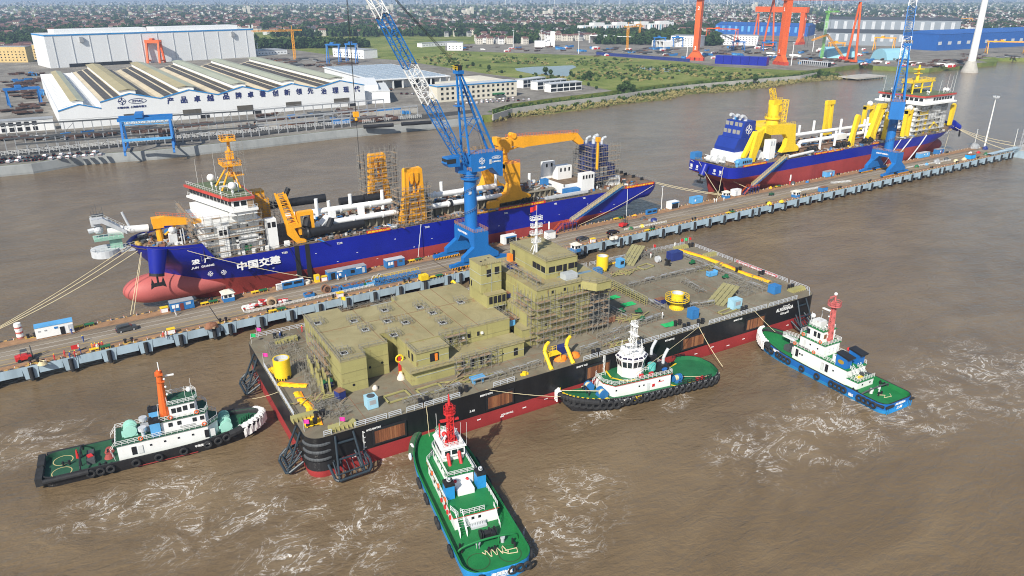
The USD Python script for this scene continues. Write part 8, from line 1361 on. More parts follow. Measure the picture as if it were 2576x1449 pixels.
for k,(a,b) in enumerate(zip(sx[:-1],sx[1:])):
 c=(a+b)/2;e,p=(17.0,21.4) if k else (13.2,16.6);mk=lambda q:(setattr(q,'v',q.v),q)[1]
 m=M();m.side([(a,ZG),(b,ZG),(b,e+3),(c,p+3),(a,e+3)],y0,y0+.6);S.add('gable_wall',m,HALLW)
 m=M();m.side([(a,e+3),(c,p+3),(b,e+3),(b,e+3.7),(c,p+3.7),(a,e+3.7)],y0-.3,y0+.5);S.add('blue_edge',m,TRIMB)
 m=M();m.side([(a+.2,e+2.4),(c,p+2.8),(b-.2,e+2.4),(b-.2,e+2),(a+.2,e+2)],y0+.5,y0+DP);S.add('roof',m,CREAMR if k else WHITE)
 for s in (-1,1):
  for u0,u1 in (((.30,.50),(.56,.80)) if k else ((.3,.8),)):
   P_=lambda u:(c+s*u*(b-a)/2,p+2.9-u*(p-e+.4));q0,q1=P_(u0),P_(u1);m=M();n=26
   for j in range(n):ya,yb=y0+4+(DP-8)*j/n,y0+4+(DP-8)*(j+.86)/n;m.add([(q0[0],ya,q0[1]+.18),(q1[0],ya,q1[1]+.18),(q1[0],yb,q1[1]+.18),(q0[0],yb,q0[1]+.18)],[(0,1,2,3)])
   tag(S.add('solar_strip',m,SOLAR if k else WHITE),kind='stuff')
 hw=(b-a)*.13;m=M();m.side([(c-hw,p+1.5),(c+hw,p+1.5),(c+hw,p+4.6),(c-hw,p+4.6)],y0+9,y0+DP-2);r=S.add('ridge_vent',m,WHITE)
 for s,mt in ((-1,TAN if k<3 else SAGE),(1,TAN if k in (1,) else SAGE)):m=M();m.side([(c,p+5.6),(c+s*hw*1.25,p+4.7),(c+s*hw*1.25,p+4.4),(c,p+5.2)] if s>0 else [(c+s*hw*1.25,p+4.4),(c+s*hw*1.25,p+4.7),(c,p+5.6),(c,p+5.2)],y0+8,y0+DP-1.5);S.add('ridge_vent_roof',m,mt,r)
 if k:m=M();m.box(c-(b-a)*.16,c+(b-a)*.16,y0-.2,y0+.1,ZG+2.6,ZG+6.6);S.add('shutter_door',m,paint('dark_shutter',(.09,.08,.065),.8))
 if k in (2,3,5):m=M();m.box(c+5,c+11,y0-.2,y0+.1,ZG,ZG+2.2);S.add('doorway',m,DARK)
for s,fr,to_ in ((-1,0,0),):[S.add('side_wall',M().box(a,a+.6,y0+.6,y0+DP,c,b),HALLW) for a,b,c in ((sx[0],16,ZG),(sx[-1]-.6,19.8,ZG),(sx[1],20,14))]
m=M();m.box(sx[0],sx[-1],y0+DP-.6,y0+DP,ZG,19.5);S.add('back_wall',m,HALLW)
INK=paint('sign_blue_black',(.012,.02,.11),.6)
for s,(xa,xb),h in (('产品卓越',((428,254),(528,247)),4.4),('品牌卓著',((568,243),(660,237)),4.4),('创新领先',((692,235),(780,229)),4.4),('治理现代',((814,230),(897,224)),4.4)):
 A_,B_=Yp(*xa,y0-.1),Yp(*xb,y0-.1)
 for j,ch in enumerate(s):t,w=text(ch,h*1.02,.1,True);x=A_[0]+(B_[0]-A_[0])*j/3-2.0;t.v=[v+np.array([x,y0-.1,A_[2]-2.0]) for v in t.v];S.add('sign_character',t,INK)
p=Yp(307,257,y0-.1);S.add('emblem',emblem(p[0],y0-.1,p[2]+.6,2.6),INK);t,w=text('中国交建',1.3,.1,width=7);t.v=[v+np.array([p[0]-3.5,y0-.1,p[2]-4.2]) for v in t.v];S.add('lettering',t,INK);p=Yp(346,255,y0-.1);oval_mark(S,p[0],y0-.1,p[2]+.3,11,INK);t,w=text('上海振华重工',1.4,.1,width=10);t.v=[v+np.array([p[0]-5,y0-.1,p[2]-4]) for v in t.v];S.add('lettering',t,INK)
S=BL_('annex_shed','low white annex with a pale roof at the right end of the long shed','shed',(915,261),(982,259));S.box('walls',0,S.L,0,60,0,9,HALLW);S.box('roof',-.3,S.L+.4,-.3,60,9,9.5,WSTEEL);S.box('upper_walls',-6,S.L*.6,8,70,9.5,13,HALLW)
S=BL_('solar_roof_hall','wide flat hall with rows of pale blue grey roof panels and an open column front','hall',(941,226),(1131,214));S.box('back_walls',0,S.L,8,150,0,8,HALLW);S.box('roof',-1,S.L+1,-1,152,8,8.6,HALLW)
for k in range(9):S.box('column',k*S.L/8-.6,k*S.L/8+.6,0,1.4,0,8,WSTEEL)
for k in range(4):S.box('dark_opening',6+k*17,13+k*17,7.8,8.1,0,6,DARK)
for j in range(22):
 for k in range(8):S.box('roof_panel',1+k*(S.L-2)/8,1+(k+.82)*(S.L-2)/8,4+j*6.6,8.4+j*6.6,8.6,9.0+.3*((j*3+k) % 2),paint('panel_blue_grey',(.30,.36,.42),.4,.2,.2))
S=BL_('office_building','three storey cream office with a blue roof edge facing the river','building',(1101,258),(1300,241));w=S.box('walls',0,S.L,0,14,0,12,CREAM);S.box('roof',-.4,S.L+.4,-.4,14.4,12,12.7,TRIMB);S.box('roof_top',0,S.L,0,14,12.7,12.8,LGREY);wins(S,w,15,2,S.L-2,(1.6,5.4,9.2),w=2.2,h=1.9);S.box('entrance_porch',52,62,-4,0,3,4,GREEN);S.box('side_wing',S.L-22,S.L,14,60,0,12,CREAM);S.box('inner_block',30,56,40,60,0,9,CREAM)
for k,(a,b) in enumerate((((1316,222),(1372,214)),((1352,227),(1424,219)),((1385,233),(1463,226)))):
 S=BL_('site_office',f'two storey white container office row with glazed front, {("farthest", "middle", "nearest")[k]} of three','building',a,b);w=S.box('frame',0,S.L,0,9,0,7.2,WHITE);S.box('roof',-.4,S.L+.4,-.4,9.4,7.2,7.6,LGREY)
 for z in (.6,4.1):
  for j in range(5):S.box('glazing',S.L*j/5+.5,S.L*(j+1)/5-.5,-.1,.1,z,z+2.5,GLASS,w)
for lab,a,b,d,h,mt in (('white cube building on the green field',(1125,127),(1164,127),16,11.5,WHITE),('white site block with flat roof behind the shipyard fence',(1301,105),(1320,105),14,12,WHITE),('long low white shed left of the field road',(648,140),(723,136),40,6,HALLW),('white office with dotted windows behind the blue frame cranes',(838,142),(916,148),24,11,WHITE),('yellow apartment slab at the far left',(0,157),(71,157),14,19,paint('yellow_render',(.55,.40,.17),.8)),('second yellow slab beside the white hall',(87,150),(106,150),30,19,paint('yellow_render',(0,0,0))),('white sheds along the road left of the batching plant',(1062,119),(1150,113),12,6,WHITE),('white works hall behind the left gantry leg',(1686,117),(1760,119),40,17,HALLW),('white works building with square windows right of the gantry leg',(1810,113),(1905,115),30,16,HALLW),('pale grey block at the edge of the far village',(1647,73),(1694,73),20,17,LGREY)):
 S=BL_('works_building',lab,'building',a,b);w=S.box('walls',0,S.L,0,d,0,h,mt);S.box('roof',-.3,S.L+.3,-.3,d+.3,h,h+.5,GREY)
 n=max(3,int(S.L/5));wins(S,w,min(n,12),1,S.L-1,[2+3.4*k for k in range(max(1,int(h/4)))],w=1.5,h=1.4)
for k,(a,b,h,n) in enumerate((((1482,108),(1595,112),13,3),((1640,117),(1668,119),10,3))):
 S=BL_('open_barn',('large' if not k else 'smaller')+' white concrete barn with open bays facing the river','barn',a,b);L=S.L;S.box('roof',0,L,0,30,h-1,h,WHITE);S.box('back_wall',0,L,29,30,0,h-1,CONC);[S.box('bay_wall',L*j/n-.6,L*j/n+.6,0,29,0,h-1,WHITE) for j in range(n+1)]
S=BL_('batching_plant','white batching plant with a slender silo tower','plant',(1345,118),(1400,118));S.box('low_house',0,S.L*.7,0,20,0,9,WHITE);S.box('silo_tower',S.L*.72,S.L*.92,4,14,0,24,WHITE);m=M();m.bar((S.L*.3,5,6),(S.L*.8,8,16),2);S.add('conveyor',m,WHITE)
for lab,a,b,d,h,mt,st in (('long blue shipyard hall behind the orange gantry legs',(1798,86),(2030,92),80,20,BHALL,0),('large blue hall by the water with a window band',(2354,128),(2660,112),60,24,BHALL,1),('long grey fabrication hall, front row',(2075,112),(2400,120),70,20,GHALL,2),('long grey fabrication hall behind the front row',(2070,88),(2410,95),90,32,GHALL,2)):
 S=BL_('fabrication_hall',lab,'hall',a,b);w=S.box('walls',0,S.L,0,d,0,h,mt);m=M();m.front([(-.5,h),(d+.5,h),(d/2,h+5)],-.5,S.L+.5);S.add('roof',m,mt if st<2 else DGREY)
 for k in range(14):S.box('wall_strip',S.L*(k+.1)/14,S.L*(k+.45)/14,-.15,.1,h*.35,h*.55 if st==1 else h*.9,LGREY if st else SKYBLUE,w)
for k,(a,b) in enumerate((((2080,146),(2150,146)),((2232,152),(2290,150)))):
 S=BL_('arched_shed',('left' if not k else 'right')+' pale blue round roofed shed on the shipyard quay','shed',a,b);m=M();m.front([(30*t,14*math.sin(t*PI)**.5) for t in np.linspace(0,1,9)],0,S.L);S.add('shell',m,LBH);S.box('dark_end',S.L,S.L+.2,4,26,0,9,CBLUE)
def goliath(label,a,b,H,num,boxes=True):
 S=BL_('goliath_crane',label,'gantry crane',a,b);L=S.L
 m=M();m.front([(-3.2,12),(3.2,12),(3.6,H),(-3.6,H)],-4,4);m.front([(-10,4),(10,4),(3.2,12),(-3.2,12)],-3,3);leg=S.add('box_leg',m,ORANGE)
 m=M();[m.box(-3,3,y-2.5,y+2.5,0,4) for y in (-9,-3.5,3.5,9)];S.add('travel_bogies',m,paint('bogie_red',(.5,.06,.03),.6),leg)
 m=M();[m.cyl((L,y*8,3),(L,y*.8,H-2),1.5,1.2,n=10) for y in (-1,1)];m.box(L-2,L+2,-9,9,1,3.4);S.add('tube_leg',m,ORANGE);m=M();m.box(-7,L+5,-4,4,H,H+9);S.add('girder',m,ORANGE)
 for z,h in ((H-12,4),(14,4)):t,w=text(num,h,.1);t.v=[np.stack([-4.1+v[:,1],1.2-v[:,0],v[:,2]+z],1) for v in t.v];S.add('number',t,WHITE)
 t,w=text('振华重工',4.5,.1,width=34);t.v=[v+np.array([L*.3,-4.1,H+2.2]) for v in t.v];S.add('lettering',t,WHITE)
 m=M();[m.bar((L*f,0,20),(L*f,0,H),.25) for f in (.3,.34,.62)];S.add('hoist_ropes',m,DGREY)
goliath('orange goliath gantry numbered 2, the left one',(1749,152),(1932,118),74.6,'2');goliath('orange goliath gantry numbered 1, the nearer right one',(1963,163),(2140,157),74.2,'1');goliath('smaller orange gantry crane behind the two numbered ones',(2012,112),(1900,106),52,'3')
def portal(label,a,b,H,mat,w=14,cat='gantry crane',g=None,t=1.0):
 S=BL_('portal_crane',label,cat,a,b);L=S.L
 for x in (0,L):m=M();[m.bar((x,y*w/2,0),(x,y*w/5,H),t) for y in (-1,1)];m.bar((x,-w/2,H*.12),(x,w/2,H*.12),t*.7);m.bar((x,-w/5,H),(x,w/5,H),t);S.add('leg_frame',m,mat)
 for y in (-1,1):m=M();m.box(-1.5,L+1.5,y*w/5-t*.6,y*w/5+t*.6,H,H+t*1.5);S.add('girder',m,mat)
 m=M();m.box(L*.3,L*.3+4,-w/4,w/4,H+t*1.5,H+t*1.5+2);S.add('trolley',m,mat);return S
S=portal('blue portal crane standing astride the quay road at the left',(320,382),(440,374),17,CRBLUE,24,t=1.1);m=M();m.truss((0,-4.6,16),(S.L,-4.6,16),1.6,2,10,.25,.14);m.bar((0,-11,8),(S.L,-11,8),1.2);S.add('lattice_beam',m,SKYBLUE)
for lab,a,b,H,mt in (('orange gantry crane peeping over the ribbed roof',(379,158),(409,158),24,ORANGE),('blue yard frame crane beside the skip yard, far left',(24,268),(104,262),12,CRBLUE),('blue frame crane behind the shed, left of two',(826,160),(856,160),22,CRBLUE),('blue frame crane behind the shed, right of two',(874,158),(898,158),22,CRBLUE),('blue frame crane between the barns and the gantry, left',(1645,118),(1672,118),14,CRBLUE),('blue frame crane between the barns and the gantry, right',(1692,118),(1715,118),14,CRBLUE),('blue frame crane right of the gantry leg 2, left',(1842,127),(1870,127),12,CRBLUE),('blue frame crane right of the gantry leg 2, right',(1917,128),(1948,128),12,CRBLUE),('orange yard crane with yellow trolley',(1778,112),(1850,116),26,ORANGE),('yellow portal crane behind the right dock crane',(2198,126),(2246,128),18,AMBER),('yellow portal crane at the right picture edge',(2480,134),(2576,136),16,AMBER),('yellow overhead crane above the blue hall',(2345,68),(2440,66),20,AMBER),('yellow yard crane left of the tube leg',(2085,130),(2120,130),12,AMBER)):portal(lab,a,b,H,mt,t=2.4 if 'peeping' in lab else 1.0)
for lab,p,h,j,mt in (('orange tower crane in the steel yard behind the shed',(742,150),37,-52,AMBER),('orange tower crane by the barns',(1438+139,130),36,30,AMBER),('green luffing crane among the gantries',(2066,150),60,22,paint('crane_green',(.25,.6,.15),.6)),('orange tower crane by the left gantry leg',(1608,104),30,-10,AMBER)):
 S=BL_('tower_crane',lab,'tower crane',p);m=M();m.truss((0,0,0),(0,0,h),2.4,2.4,14,.35,.2);S.add('mast',m,mt);m=M();m.truss((-j*.25,0,h),(j,0,h),1.6,1.6,16,.3,.18);m.bar((0,0,h+6),(j*.6,0,h+1),.15);m.bar((0,0,h),(0,0,h+6),.5);S.add('jib',m,mt)
S=BL_('crawler_crane','brown crawler crane with a slanting boom by the pale sheds','crane',(2120,150));m=M();m.truss((0,0,3),(-30,8,32),2,2,12,.35,.2);m.truss((-30,8,32),(-60,8,26),1.6,1.6,10,.3,.18);S.add('boom',m,AMBER);m=M();m.obox((0,0,2),(9,6,4));S.add('body',m,RED)
p=G(2438,182,0);S=PT('turbine_tower','tall white wind turbine tower on a pale base in the water','tower',(p[0],p[1],0));m=M();m.cyl((0,0,12),(0,0,110),4.2,2.8,n=24);S.add('tower',m,WHITE,smooth=30);m=M();m.revolve([(9.5,-2),(9.0,2),(5.6,11),(4.6,13),(0,13)],n=20);S.add('base',m,CONC)
for k,(a,b,z,n) in enumerate((((-40,318),(640,278),12,30),((640,277),(965,250),12,14),((10,350),(645,302),12,28),((645,300),(1050,266),12,18),((40,352+12),(650,318),11,26),((650,316),(880,296),11,10))):
 A_,B_=G(*a,z),G(*b,z);S=PT('crane_runway',('crane runway on tall columns along the quay, '+('back row left stretch','back row right stretch','middle row left stretch','middle row right stretch','front row left stretch','front row right stretch')[k]),'runway',(A_[0],A_[1],ZG));d=(B_-A_)[:2];h=z-ZG
 for j in range(n+1):m=M();q=d*j/n;m.box(q[0]-.25,q[0]+.25,q[1]-.25,q[1]+.25,0,h);S.add('column',m,GREY);
 m=M();m.cyl((0,0,h),(*d,h),.6,n=4);[m.bar((*(d*j/n),1),(*(d*(j+1)/n),h-1),.22) for j in range(2,n,6)];m.bar((0,0,h+1.2),(*d,h+1.2),.12);S.add('runway_beam',m,GREY if k % 2 else DGREY)
for lab,a,b,h,nm in (('pale concrete yard wall left of the blue portal crane',(205,371),(312,357),3.2,'yard_wall'),('pale concrete yard wall behind the blue portal crane',(320,356),(400,345),3.4,'yard_wall'),('pale concrete yard wall right of the blue portal crane',(452,338),(640,318),3.4,'yard_wall'),('pale concrete yard wall in the middle of the quay',(644,322),(800,306),3.2,'yard_wall'),('pale concrete yard wall at the right end of the quay',(850,301),(1050,283),3.2,'yard_wall')):
 S=BL_(nm,lab,'wall',a,b);[S.box('panel',j*S.L/12,(j+.97)*S.L/12,0,.5,0,h,CONC) for j in range(12)]
for lab,a,b in (('white picket fence along the quay road at the left',(4,392),(402,354)),('white picket fence right of the portal crane',(447,350),(645,333)),('white picket fence in the middle of the quay',(645,331),(880,312)),('white picket fence at the right end of the quay',(912,310),(1060,296))):S=BL_('picket_fence',lab,'fence',a,b);m=M();m.rail([(0,0,0),(S.L,0,0)],2.2,1.6,.16,3);S.add('pickets',m,WHITE)
S=BL_('blue_fence','long blue fence between the meadow and the shipyard','fence',(1500,138),(1735,156));[S.box('panel',j*S.L/30,(j+.93)*S.L/30,0,.4,0,4,NAVY) for j in range(30)]
S=BL_('blue_block_stack','long row of royal blue steel blocks at the gantry foot','steel blocks',(1798,160),(1928,166));[S.box('block',j*S.L/6,(j+.96)*S.L/6,0,12,0,10,HBLUE) for j in range(6)]
S=BL_('long_shelter','long low shelter with a row of dark openings by the gantry foot','shelter',(2010,163),(2080,169));S.box('roof',0,S.L,0,8,5,5.6,LGREY);S.box('inside',0,S.L,3,7.5,0,5,DARK);[S.box('post',j*S.L/14-.4,j*S.L/14+.4,0,.8,0,5,LGREY) for j in range(15)]
S=BL_('open_office','long two storey grey and white office with dark bays at the left edge','building',(-60,341),(138,326));w=S.box('walls',0,S.L,0,9,0,7,WHITE);S.box('roof',-.4,S.L+.4,-.4,9.4,7,7.5,GREY);[S.box('dark_bay',1+S.L*j/10,S.L*(j+.86)/10,-.1,.1,.6+3.3*i,3+3.3*i,DARK,w) for j in range(8) for i in range(2)]
CK=list(CARM.values());cp={}
def pcar(x,y,k,rz,lab,grp):
 if k not in cp:S=PT('parked_car',lab,'car',(x,y,ZG),rz,grp);car(S,4.7,1.85,1.5,CK[k]);cp[k]=S.p
 else:dup(cp[k],(x,y,ZG),rz,lab,grp)
for j,(px,py) in enumerate([(4+21*k,410-1.6*k) for k in range(13)]+[(10+21*k,402-1.6*k) for k in range(12)]+[(0+16*k,352-k) for k in range(8)]+[(1330-13*k,252+k*.8) for k in range(15)]+[(1290-11*k,248+k) for k in range(8)]+[(1010+14*k,237+k*.4) for k in range(5)]):p=G(px,py,ZG);k=rnd.choice([0,0,1,1,2,2,2,3]);pcar(p[0],p[1],k,rnd.gauss(1.2 if j<33 else .9,.12),list(CARM)[k].replace('_',' ')+' car '+('in the front row on the left quay' if j<13 else 'in the second row on the left quay' if j<25 else 'beside the grey and white office' if j<33 else 'parked in front of the cream office' if j<56 else 'parked by the annex shed'),'cars parked on the far bank')
sp_=[];STR=paint('dark_rusty_plate',(.10,.055,.04),.85,.4,.5)
for k,(mt,mt2) in enumerate(((STR,DGREY),(DGREY,GREY),(STR,RUSTY),(CBLUE,SKYBLUE),(WHITE,RED),(paint('pipe_grey',(.12,.11,.11),.8),RUSTY))):sp_.append((mt,mt2))
protos2={}
def stack(px,py,k,rz,sc,wh_,z=ZG):
 p=G(px,py,z);lab=('rusty steel plate stack','dark steel beam stack','rusty and orange girder stack','blue container and crate stack','white and red cabin cluster','dark pipe stack')[k]+' '+wh_
 if k not in protos2:
  S=PT('steel_stack',lab,'steel stack',(p[0],p[1],ZG),rz,'material stacks in the far bank yards');protos2[k]=S.p;r_=random.Random(k)
  for i in range(9):
   m=M();x,y=r_.uniform(-6,6),r_.uniform(-3,3)
   if k in (1,5):m.cyl((x-5,y,.6+.9*(i % 3)),(x+5,y,.6+.9*(i % 3)),.5,n=6)
   else:m.obox((x,y,.7+.6*(i % 3)),(r_.uniform(3,8) if k<4 else 5,r_.uniform(1,2.4),1.1 if k<3 else 2.4),r_.uniform(-.1,.1))
   S.add('piece',m,sp_[k][i % 3==0])
 else:dup(protos2[k],p,rz,lab,None,(sc,sc,sc))
r_=random.Random(11)
for (x0,x1,ya,yb,n,ks),wh_ in zip(((0,300,352,385,0,()),(20,320,345,352,12,(0,1,3)),(320,640,318,340,22,(0,0,2,5,1)),(640,1050,284,312,34,(0,0,1,5,3)),(660,900,150,172,30,(1,5,1,0)),(20,110,185,250,22,(0,2,3,0)),(20,110,262,300,6,(0,)),(940,1060,210,235,6,(0,)),(1160,1500,118,130,24,(3,4,0,2)),(1500,1720,122,142,44,(1,5,1,3,4)),(1720,1960,118,150,40,(1,5,3,4,0)),(1990,2190,125,166,44,(1,0,4,3,2)),(2200,2430,150,170,34,(2,0,4,2)),(2420,2576,135,148,12,(2,1,5))),('','on the quay at the left end','on the quay in front of the long shed','on the quay left of the slewing crane boom','in the steel yard behind the ribbed shed','in the storage yard left of the big white hall','behind the blue skips at the left','beside the cream office','along the road behind the meadow','in the yard left of goliath crane 2','between the two numbered goliath cranes','around the tube leg of goliath crane 1','on the quay behind the right dock crane','by the blue hall at the right edge')):
 for _ in range(n):t=r_.random();x=x0+(x1-x0)*t;dy=-(t-.5)*(x1-x0)*(.055 if x1<1100 else -.05);stack(x,r_.uniform(ya,yb)+(dy if yb>260 else 0),r_.choice(ks),r_.choice([0,.05,1.6,.3]),r_.uniform(.5,1.2),wh_)
for lab,x,y in (('long black pipe on the quay, left one',945,322),('long black pipe on the quay, right one',1040,315)):S=BL_('quay_pipe',lab,'pipe',(x-30,y+2),(x+45,y-3));m=M();m.cyl((0,0,1.2),(S.L,0,1.2),1.2,n=12);m.cyl((S.L*.05,1.6,1),(S.L*.9,1.6,1),1.0,n=12);S.add('pipe',m,BLACK)
lm=None
for px,py,h in ((1128+163,120,24),(1362,120,26),(1727,150,26),(1455,135,30),(1878+112,165,26),(2260,158,28),(2044,130,24),(650,140,16),(785,120,14),(900,140,14)):
 p=G(px,py,ZG)
 if lm is None:S=PT('yard_light','tall white yard light mast on the far bank','lamp mast',(p[0],p[1],ZG),0,'yard light masts');lm=S.p;m=M();m.cyl((0,0,0),(0,0,26),.55,.35,n=6);S.add('pole',m,WHITE);m=M();m.cyl((0,0,26),(0,0,27),1.8,n=8);S.add('lamp_ring',m,LGREY)
 else:dup(lm,p,0,None,None,(1,1,h/26))
# ---- trees
LEAF=[paint('foliage_'+n,c,.9,.45,.35,streak=False,spec=.1) for n,c in (('dark',(.028,.056,.02)),('mid',(.05,.088,.026)),('fresh',(.09,.14,.035)))]
BARK=paint('bark',(.09,.065,.045),.9)
def crown(r,h,n,seed):
 g=np.random.default_rng(seed);d=g.normal(size=(n,3));d/=np.linalg.norm(d,axis=1)[:,None];p=d*(g.random((n,1))**.4)*(.65+.5*meshkit.noise(d*2.2+seed)[:,None])*[r,r,h/2]+[0,0,h*.62];m=M();s=r*.32
 for c in p:a,b=g.normal(size=3),g.normal(size=3);a*=s/np.linalg.norm(a);b*=s/np.linalg.norm(b);m.add([c-a-b,c+a-b,c+a+b,c-a+b],[(0,1,2,3)])
 return m
def instancer(path,protos,pos,idx,scale,rz,kind=True):
 pi=UsdGeom.PointInstancer.Define(stage,path);rel=[]
 for k,parts in enumerate(protos):
  x=UsdGeom.Xform.Define(stage,f'{path}/prototype_{k:02d}');rel.append(x.GetPath())
  for nm,m,mt in parts:usdkit.mesh(stage,f'{x.GetPath()}/{nm}',m.merged(),mt)
 pi.CreatePrototypesRel().SetTargets(rel);pi.CreateProtoIndicesAttr(Vt.IntArray([int(i) for i in idx]));pi.CreatePositionsAttr(Vt.Vec3fArray.FromNumpy(np.asarray(pos,np.float32)));pi.CreateScalesAttr(Vt.Vec3fArray.FromNumpy(np.repeat(np.asarray(scale,np.float32)[:,None],3,1)))
 pi.CreateOrientationsAttr(Vt.QuathArray([Gf.Quath(math.cos(a/2),0,0,math.sin(a/2)) for a in rz]));return tag(pi.GetPrim(),kind='stuff')
tp=None
for k,(px,py,s) in enumerate(((1385,187,1.5),(1372,183,1.3),(1482,198,1.5),(1470,201,1.1),(1436,190,.8),(1442,194,.8),(1560,231,1.4),(1575,230,1.8),(1590,233,1.3),(1230,176,.9),(1262,184,.8),(1310,197,.7),(1362,205,.7),(1395,210,.7),(1420,214,.7),(1455,220,.6),(1500,224,.6),(1190,166,.9),(1900,205,1.2),(2060,190,1.0),(1130,158,.8),(1085,155,.8),(1350,196,.6),(1480,216,.6))):
 p=G(px,py,LZ-(1.5 if py>228 else 0))
 if tp is None:S=PT('field_tree','small dark green tree standing in the meadow','tree',p,0,'trees in the meadow');tp=S.p;m=M();m.cyl((0,0,0),(0,0,2.6),.2,.1,n=6);S.add('trunk',m,BARK);S.add('crown',crown(2.2,4.4,420,3),LEAF[1])
 else:dup(tp,p,k*1.7,None,None,(s,s,s*(.8+.1*(k % 5))))
g=np.random.default_rng(5)
TP=[[('leaves',crown(4.5,7,70,s),LEAF[c])] for s,c in ((1,0),(2,0),(3,1))]
def rays(n,x0,x1,ya,yb,pw=1.0):
 px=g.uniform(x0,x1,n);d=85.0/np.tan(np.radians(0.12)+(g.uniform(0,1,n)**pw*(yb-ya)+ya+12)/FPX);P_=[]
 for a,dd in zip(px,d):q=_ray(a,200);h=np.hypot(q[0],q[1]);P_.append((q[0]/h*dd,q[1]/h*dd))
 return np.array(P_)
bl_=[np.array(xy(q,LZ)) for q in ([(640,122),(900,118),(1200,112),(1200,92),(640,95)],)]
def infield(P_):return np.array([any(sg.Polygon(b).contains(sg.Point(*p)) for b in bl_) for p in P_])
tree_px=[(8200,-80,2640,-3,70),(1500,-40,640,66,92),(1500,650,1750,66,96),(900,1280,1800,84,100),(700,2050,2600,22,52),(700,640,930,96,106)]
pos=np.vstack([rays(n,a,b,c,d) for n,a,b,c,d in tree_px]);dens=meshkit.fbm(np.c_[pos/220,np.zeros(len(pos))],3);keep=(dens>.36) & ~infield(pos);pos=pos[keep]
instancer('/World/distant_woods',TP,np.c_[pos,np.full(len(pos),LZ-.3)],g.integers(0,3,len(pos)),g.uniform(.9,2.2,len(pos)),g.uniform(0,6,len(pos)))
n=2600;i,j=g.integers(0,12,n),g.integers(0,NB,n);bp_=bank[i,j]+np.c_[g.normal(0,2.5,(n,2)),np.zeros(n)]
instancer('/World/bank_bushes',[[('leaves',crown(1.2,1.6,26,8),LEAF[1])],[('leaves',crown(1.2,1.6,26,9),LEAF[2])],[('leaves',crown(.9,1.6,26,10),paint('reed_tan',(.29,.25,.10),.9,.3,.5))]],bp_,np.where(i>6,2,g.integers(0,2,n)),g.uniform(.6,1.7,n),g.uniform(0,6,n))
fp=np.array([G(a,b,LZ)[:2] for a,b in zip(g.uniform(1000,1990,2600),g.uniform(128,205,2600))]);fld=sg.Polygon(xy([(1010,152),(1130,133),(1500,142),(1800,172),(1990,182),(1740,208),(1560,228),(1480,214),(1330,198),(1200,180)],LZ));pnd=sg.Polygon(xy([(1290,172),(1400,162),(1458,165),(1440,195),(1300,183)],LZ));dn=meshkit.fbm(np.c_[fp/45,np.zeros(len(fp))],3)
fp=fp[[bool(d>.47 and fld.contains(sg.Point(*p)) and not pnd.contains(sg.Point(*p))) for p,d in zip(fp,dn)]]
instancer('/World/meadow_tufts',[[('leaves',crown(1.6,1.2,22,31),LEAF[1])],[('leaves',crown(1.8,1.0,22,32),LEAF[2])],[('leaves',crown(1.8,.9,22,33),paint('reed_tan',(0,0,0)))]],np.c_[fp,np.full(len(fp),LZ)],g.integers(0,3,len(fp)),g.uniform(.6,1.6,len(fp)),g.uniform(0,6,len(fp)))
# ---- houses: nearest 300 one by one, the rest as one mass
ROOFS=[paint('roof_'+n,c,.8,.2,.2) for n,c in (('maroon',(.085,.042,.042)),('brick',(.15,.075,.06)),('slate',(.07,.07,.08)))];WALLS=[WHITE,paint('house_cream',(.62,.58,.50),.8,.1,.1),paint('house_grey',(.5,.5,.49),.8,.1,.1)]
def hs(k):
 l,d,h=((9.5,8,9.5),(11,8,10),(8,7,8))[k];w,r,q=M(),M(),M();w.box(-l/2,l/2,-d/2,d/2,0,h);w.front([(-d/2,h),(d/2,h),(0,h+2.2)],-l/2,l/2)
 r.add([(-l/2-.5,-d/2-.6,h-.2),(l/2+.5,-d/2-.6,h-.2),(l/2+.3,0,h+2.5),(-l/2-.3,0,h+2.5),(l/2+.5,d/2+.6,h-.2),(-l/2-.5,d/2+.6,h-.2)],[(0,1,2,3),(3,2,4,5)])
 for z in (1.2,h*.42,h*.72):[q.box(x-.7,x+.7,-d/2-.06,-d/2+.02,z,z+1.5) for x in np.linspace(-l*.33,l*.33,3)]
 return w,r,q
hp=np.vstack([rays(7600,-80,2640,-4,58,.75),rays(420,-60,640,54,80),rays(330,640,1760,56,78),rays(150,1290,1780,78,92),rays(190,1080,1320,80,100),rays(220,2130,2330,28,50),rays(120,2390,2640,20,44),rays(90,-40,95,92,112)])
dens=meshkit.fbm(np.c_[hp/260,np.full(len(hp),4.0)],3);hp=hp[((dens>.40) | (np.hypot(*hp.T)<2300)) & ~infield(hp)]
hp=hp[np.argsort(np.hypot(*hp.T))];kind=g.integers(0,3,len(hp));rot=math.radians(-12)+g.normal(0,.06,len(hp));protoH={};cell={};q=[]
for p,k,a in zip(hp,kind,rot):
 c=(round(p[0]/13),round(p[1]/13))
 if c in cell:continue
 cell[c]=1;q.append((p,k,a))
for p,k,a in q[:300]:
 lab=('white walled house with a maroon roof in the far village','tall cream house with a brick red roof in the far village','small grey white house with a slate roof in the far village')[k]
 if k not in protoH:S=PT('village_house',lab,'house',(*p,ZG),a,'houses of the far village');w,r,v=hs(k);wl=S.add('wall',w,WALLS[k]);S.add('roof',r,ROOFS[k]);S.add('windows',v,GLASS,wl);protoH[k]=S.p
 else:dup(protoH[k],(*p,ZG),a)
P3=[]
for k in range(3):w,r,v=hs(k);P3.append([('wall',w,WALLS[k]),('roof',r,ROOFS[k]),('windows',v,GLASS)])
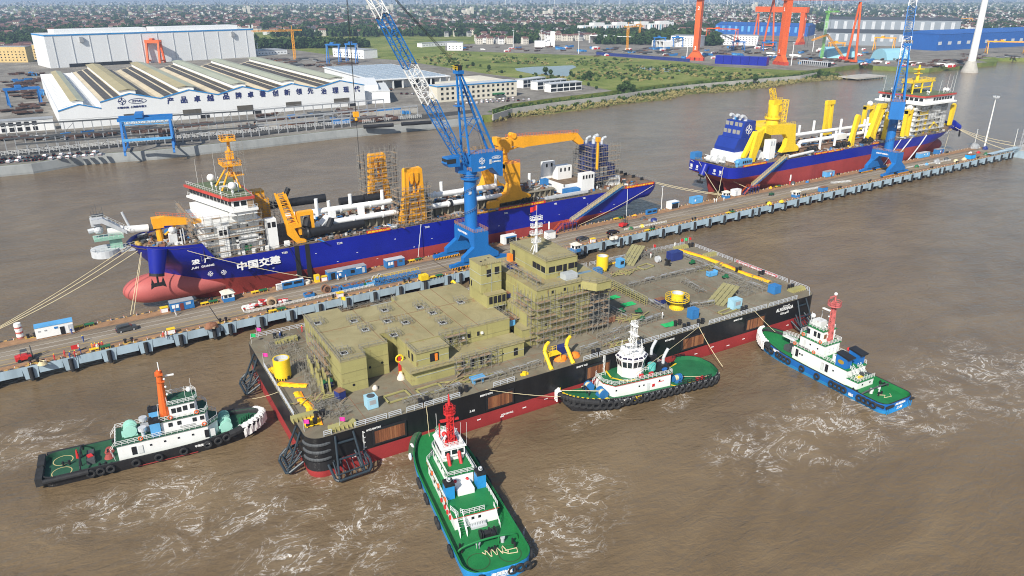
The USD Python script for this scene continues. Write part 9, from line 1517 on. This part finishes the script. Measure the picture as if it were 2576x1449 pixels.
instancer('/World/distant_town',P3,np.array([(*p,ZG) for p,k,a in q[300:]]),[k for p,k,a in q[300:]],g.uniform(.75,1.25,len(q)-300),[a for p,k,a in q[300:]])
S=BL_('apartment_row','long row of white apartment blocks with pastel stripes in the town','building',(1465,88),(1685,80))
for k in range(8):x=S.L*k/8;w=S.box('block',x,x+S.L/8*.96,3*(k % 2),18,0,19+5*(k % 2),WHITE);[S.box('window_strip',x+S.L/8*(.1+.2*i),x+S.L/8*(.2+.2*i),3*(k % 2)-.2,3*(k % 2)+.1,2,17,(LBH,GLASS,paint('pastel_pink',(.55,.35,.35),.7),GLASS)[i],w) for i in range(4)]
for k,(px,py,h,w) in enumerate(((1165,40,28,60),(1370,44,30,50),(602,34,26,60),(925,30,40,30),(975,30,36,40),(1895,28,45,40),(2180,6,60,160),(2290,5,70,200),(2400,5,66,160),(2500,4,80,200),(2560,5,70,160))):S=BL_('tower_block',f'distant {"grey" if k > 4 else "white"} tower block group in the haze, number {k + 1} counted from the left' if 0 else ('pale slab block rising over the low town houses' if k<6 else 'hazy high rise cluster on the right horizon'),'building',(px,py),None,ZG,'tower blocks in the far town' if k<6 else 'high rises on the horizon');S.rz=0;n=max(2,w//20);[S.box('tower',i*w/n,(i+.6)*w/n,0,14,0,h*(.8+.2*((i*7) % 3)),WALLS[2] if k>5 else WALLS[1]) for i in range(n)]
tb=None
for k in range(34):
 px=900+k*36+14*math.sin(k*2.1);d=_ray(px,200);h=np.hypot(d[0],d[1]);p=(d[0]/h*(7700+900*math.sin(k*1.7)),d[1]/h*(7700+900*math.sin(k*1.7)),0)
 if tb is None:
  S=PT('wind_turbine','white wind turbine standing in the hazy sea at the horizon','wind turbine',p,0,'wind turbines on the horizon');tb=S.p;m=M();m.cyl((0,0,0),(0,0,95),3.5,2,n=6);S.add('tower',m,WHITE)
  for j in range(3):m=M();a=j*2*PI/3+.4;m.bar((0,-3,95),(math.cos(a)*55,-3,95+math.sin(a)*55),1.6);S.add('blade',m,WHITE)
 else:dup(tb,p,k*.1)
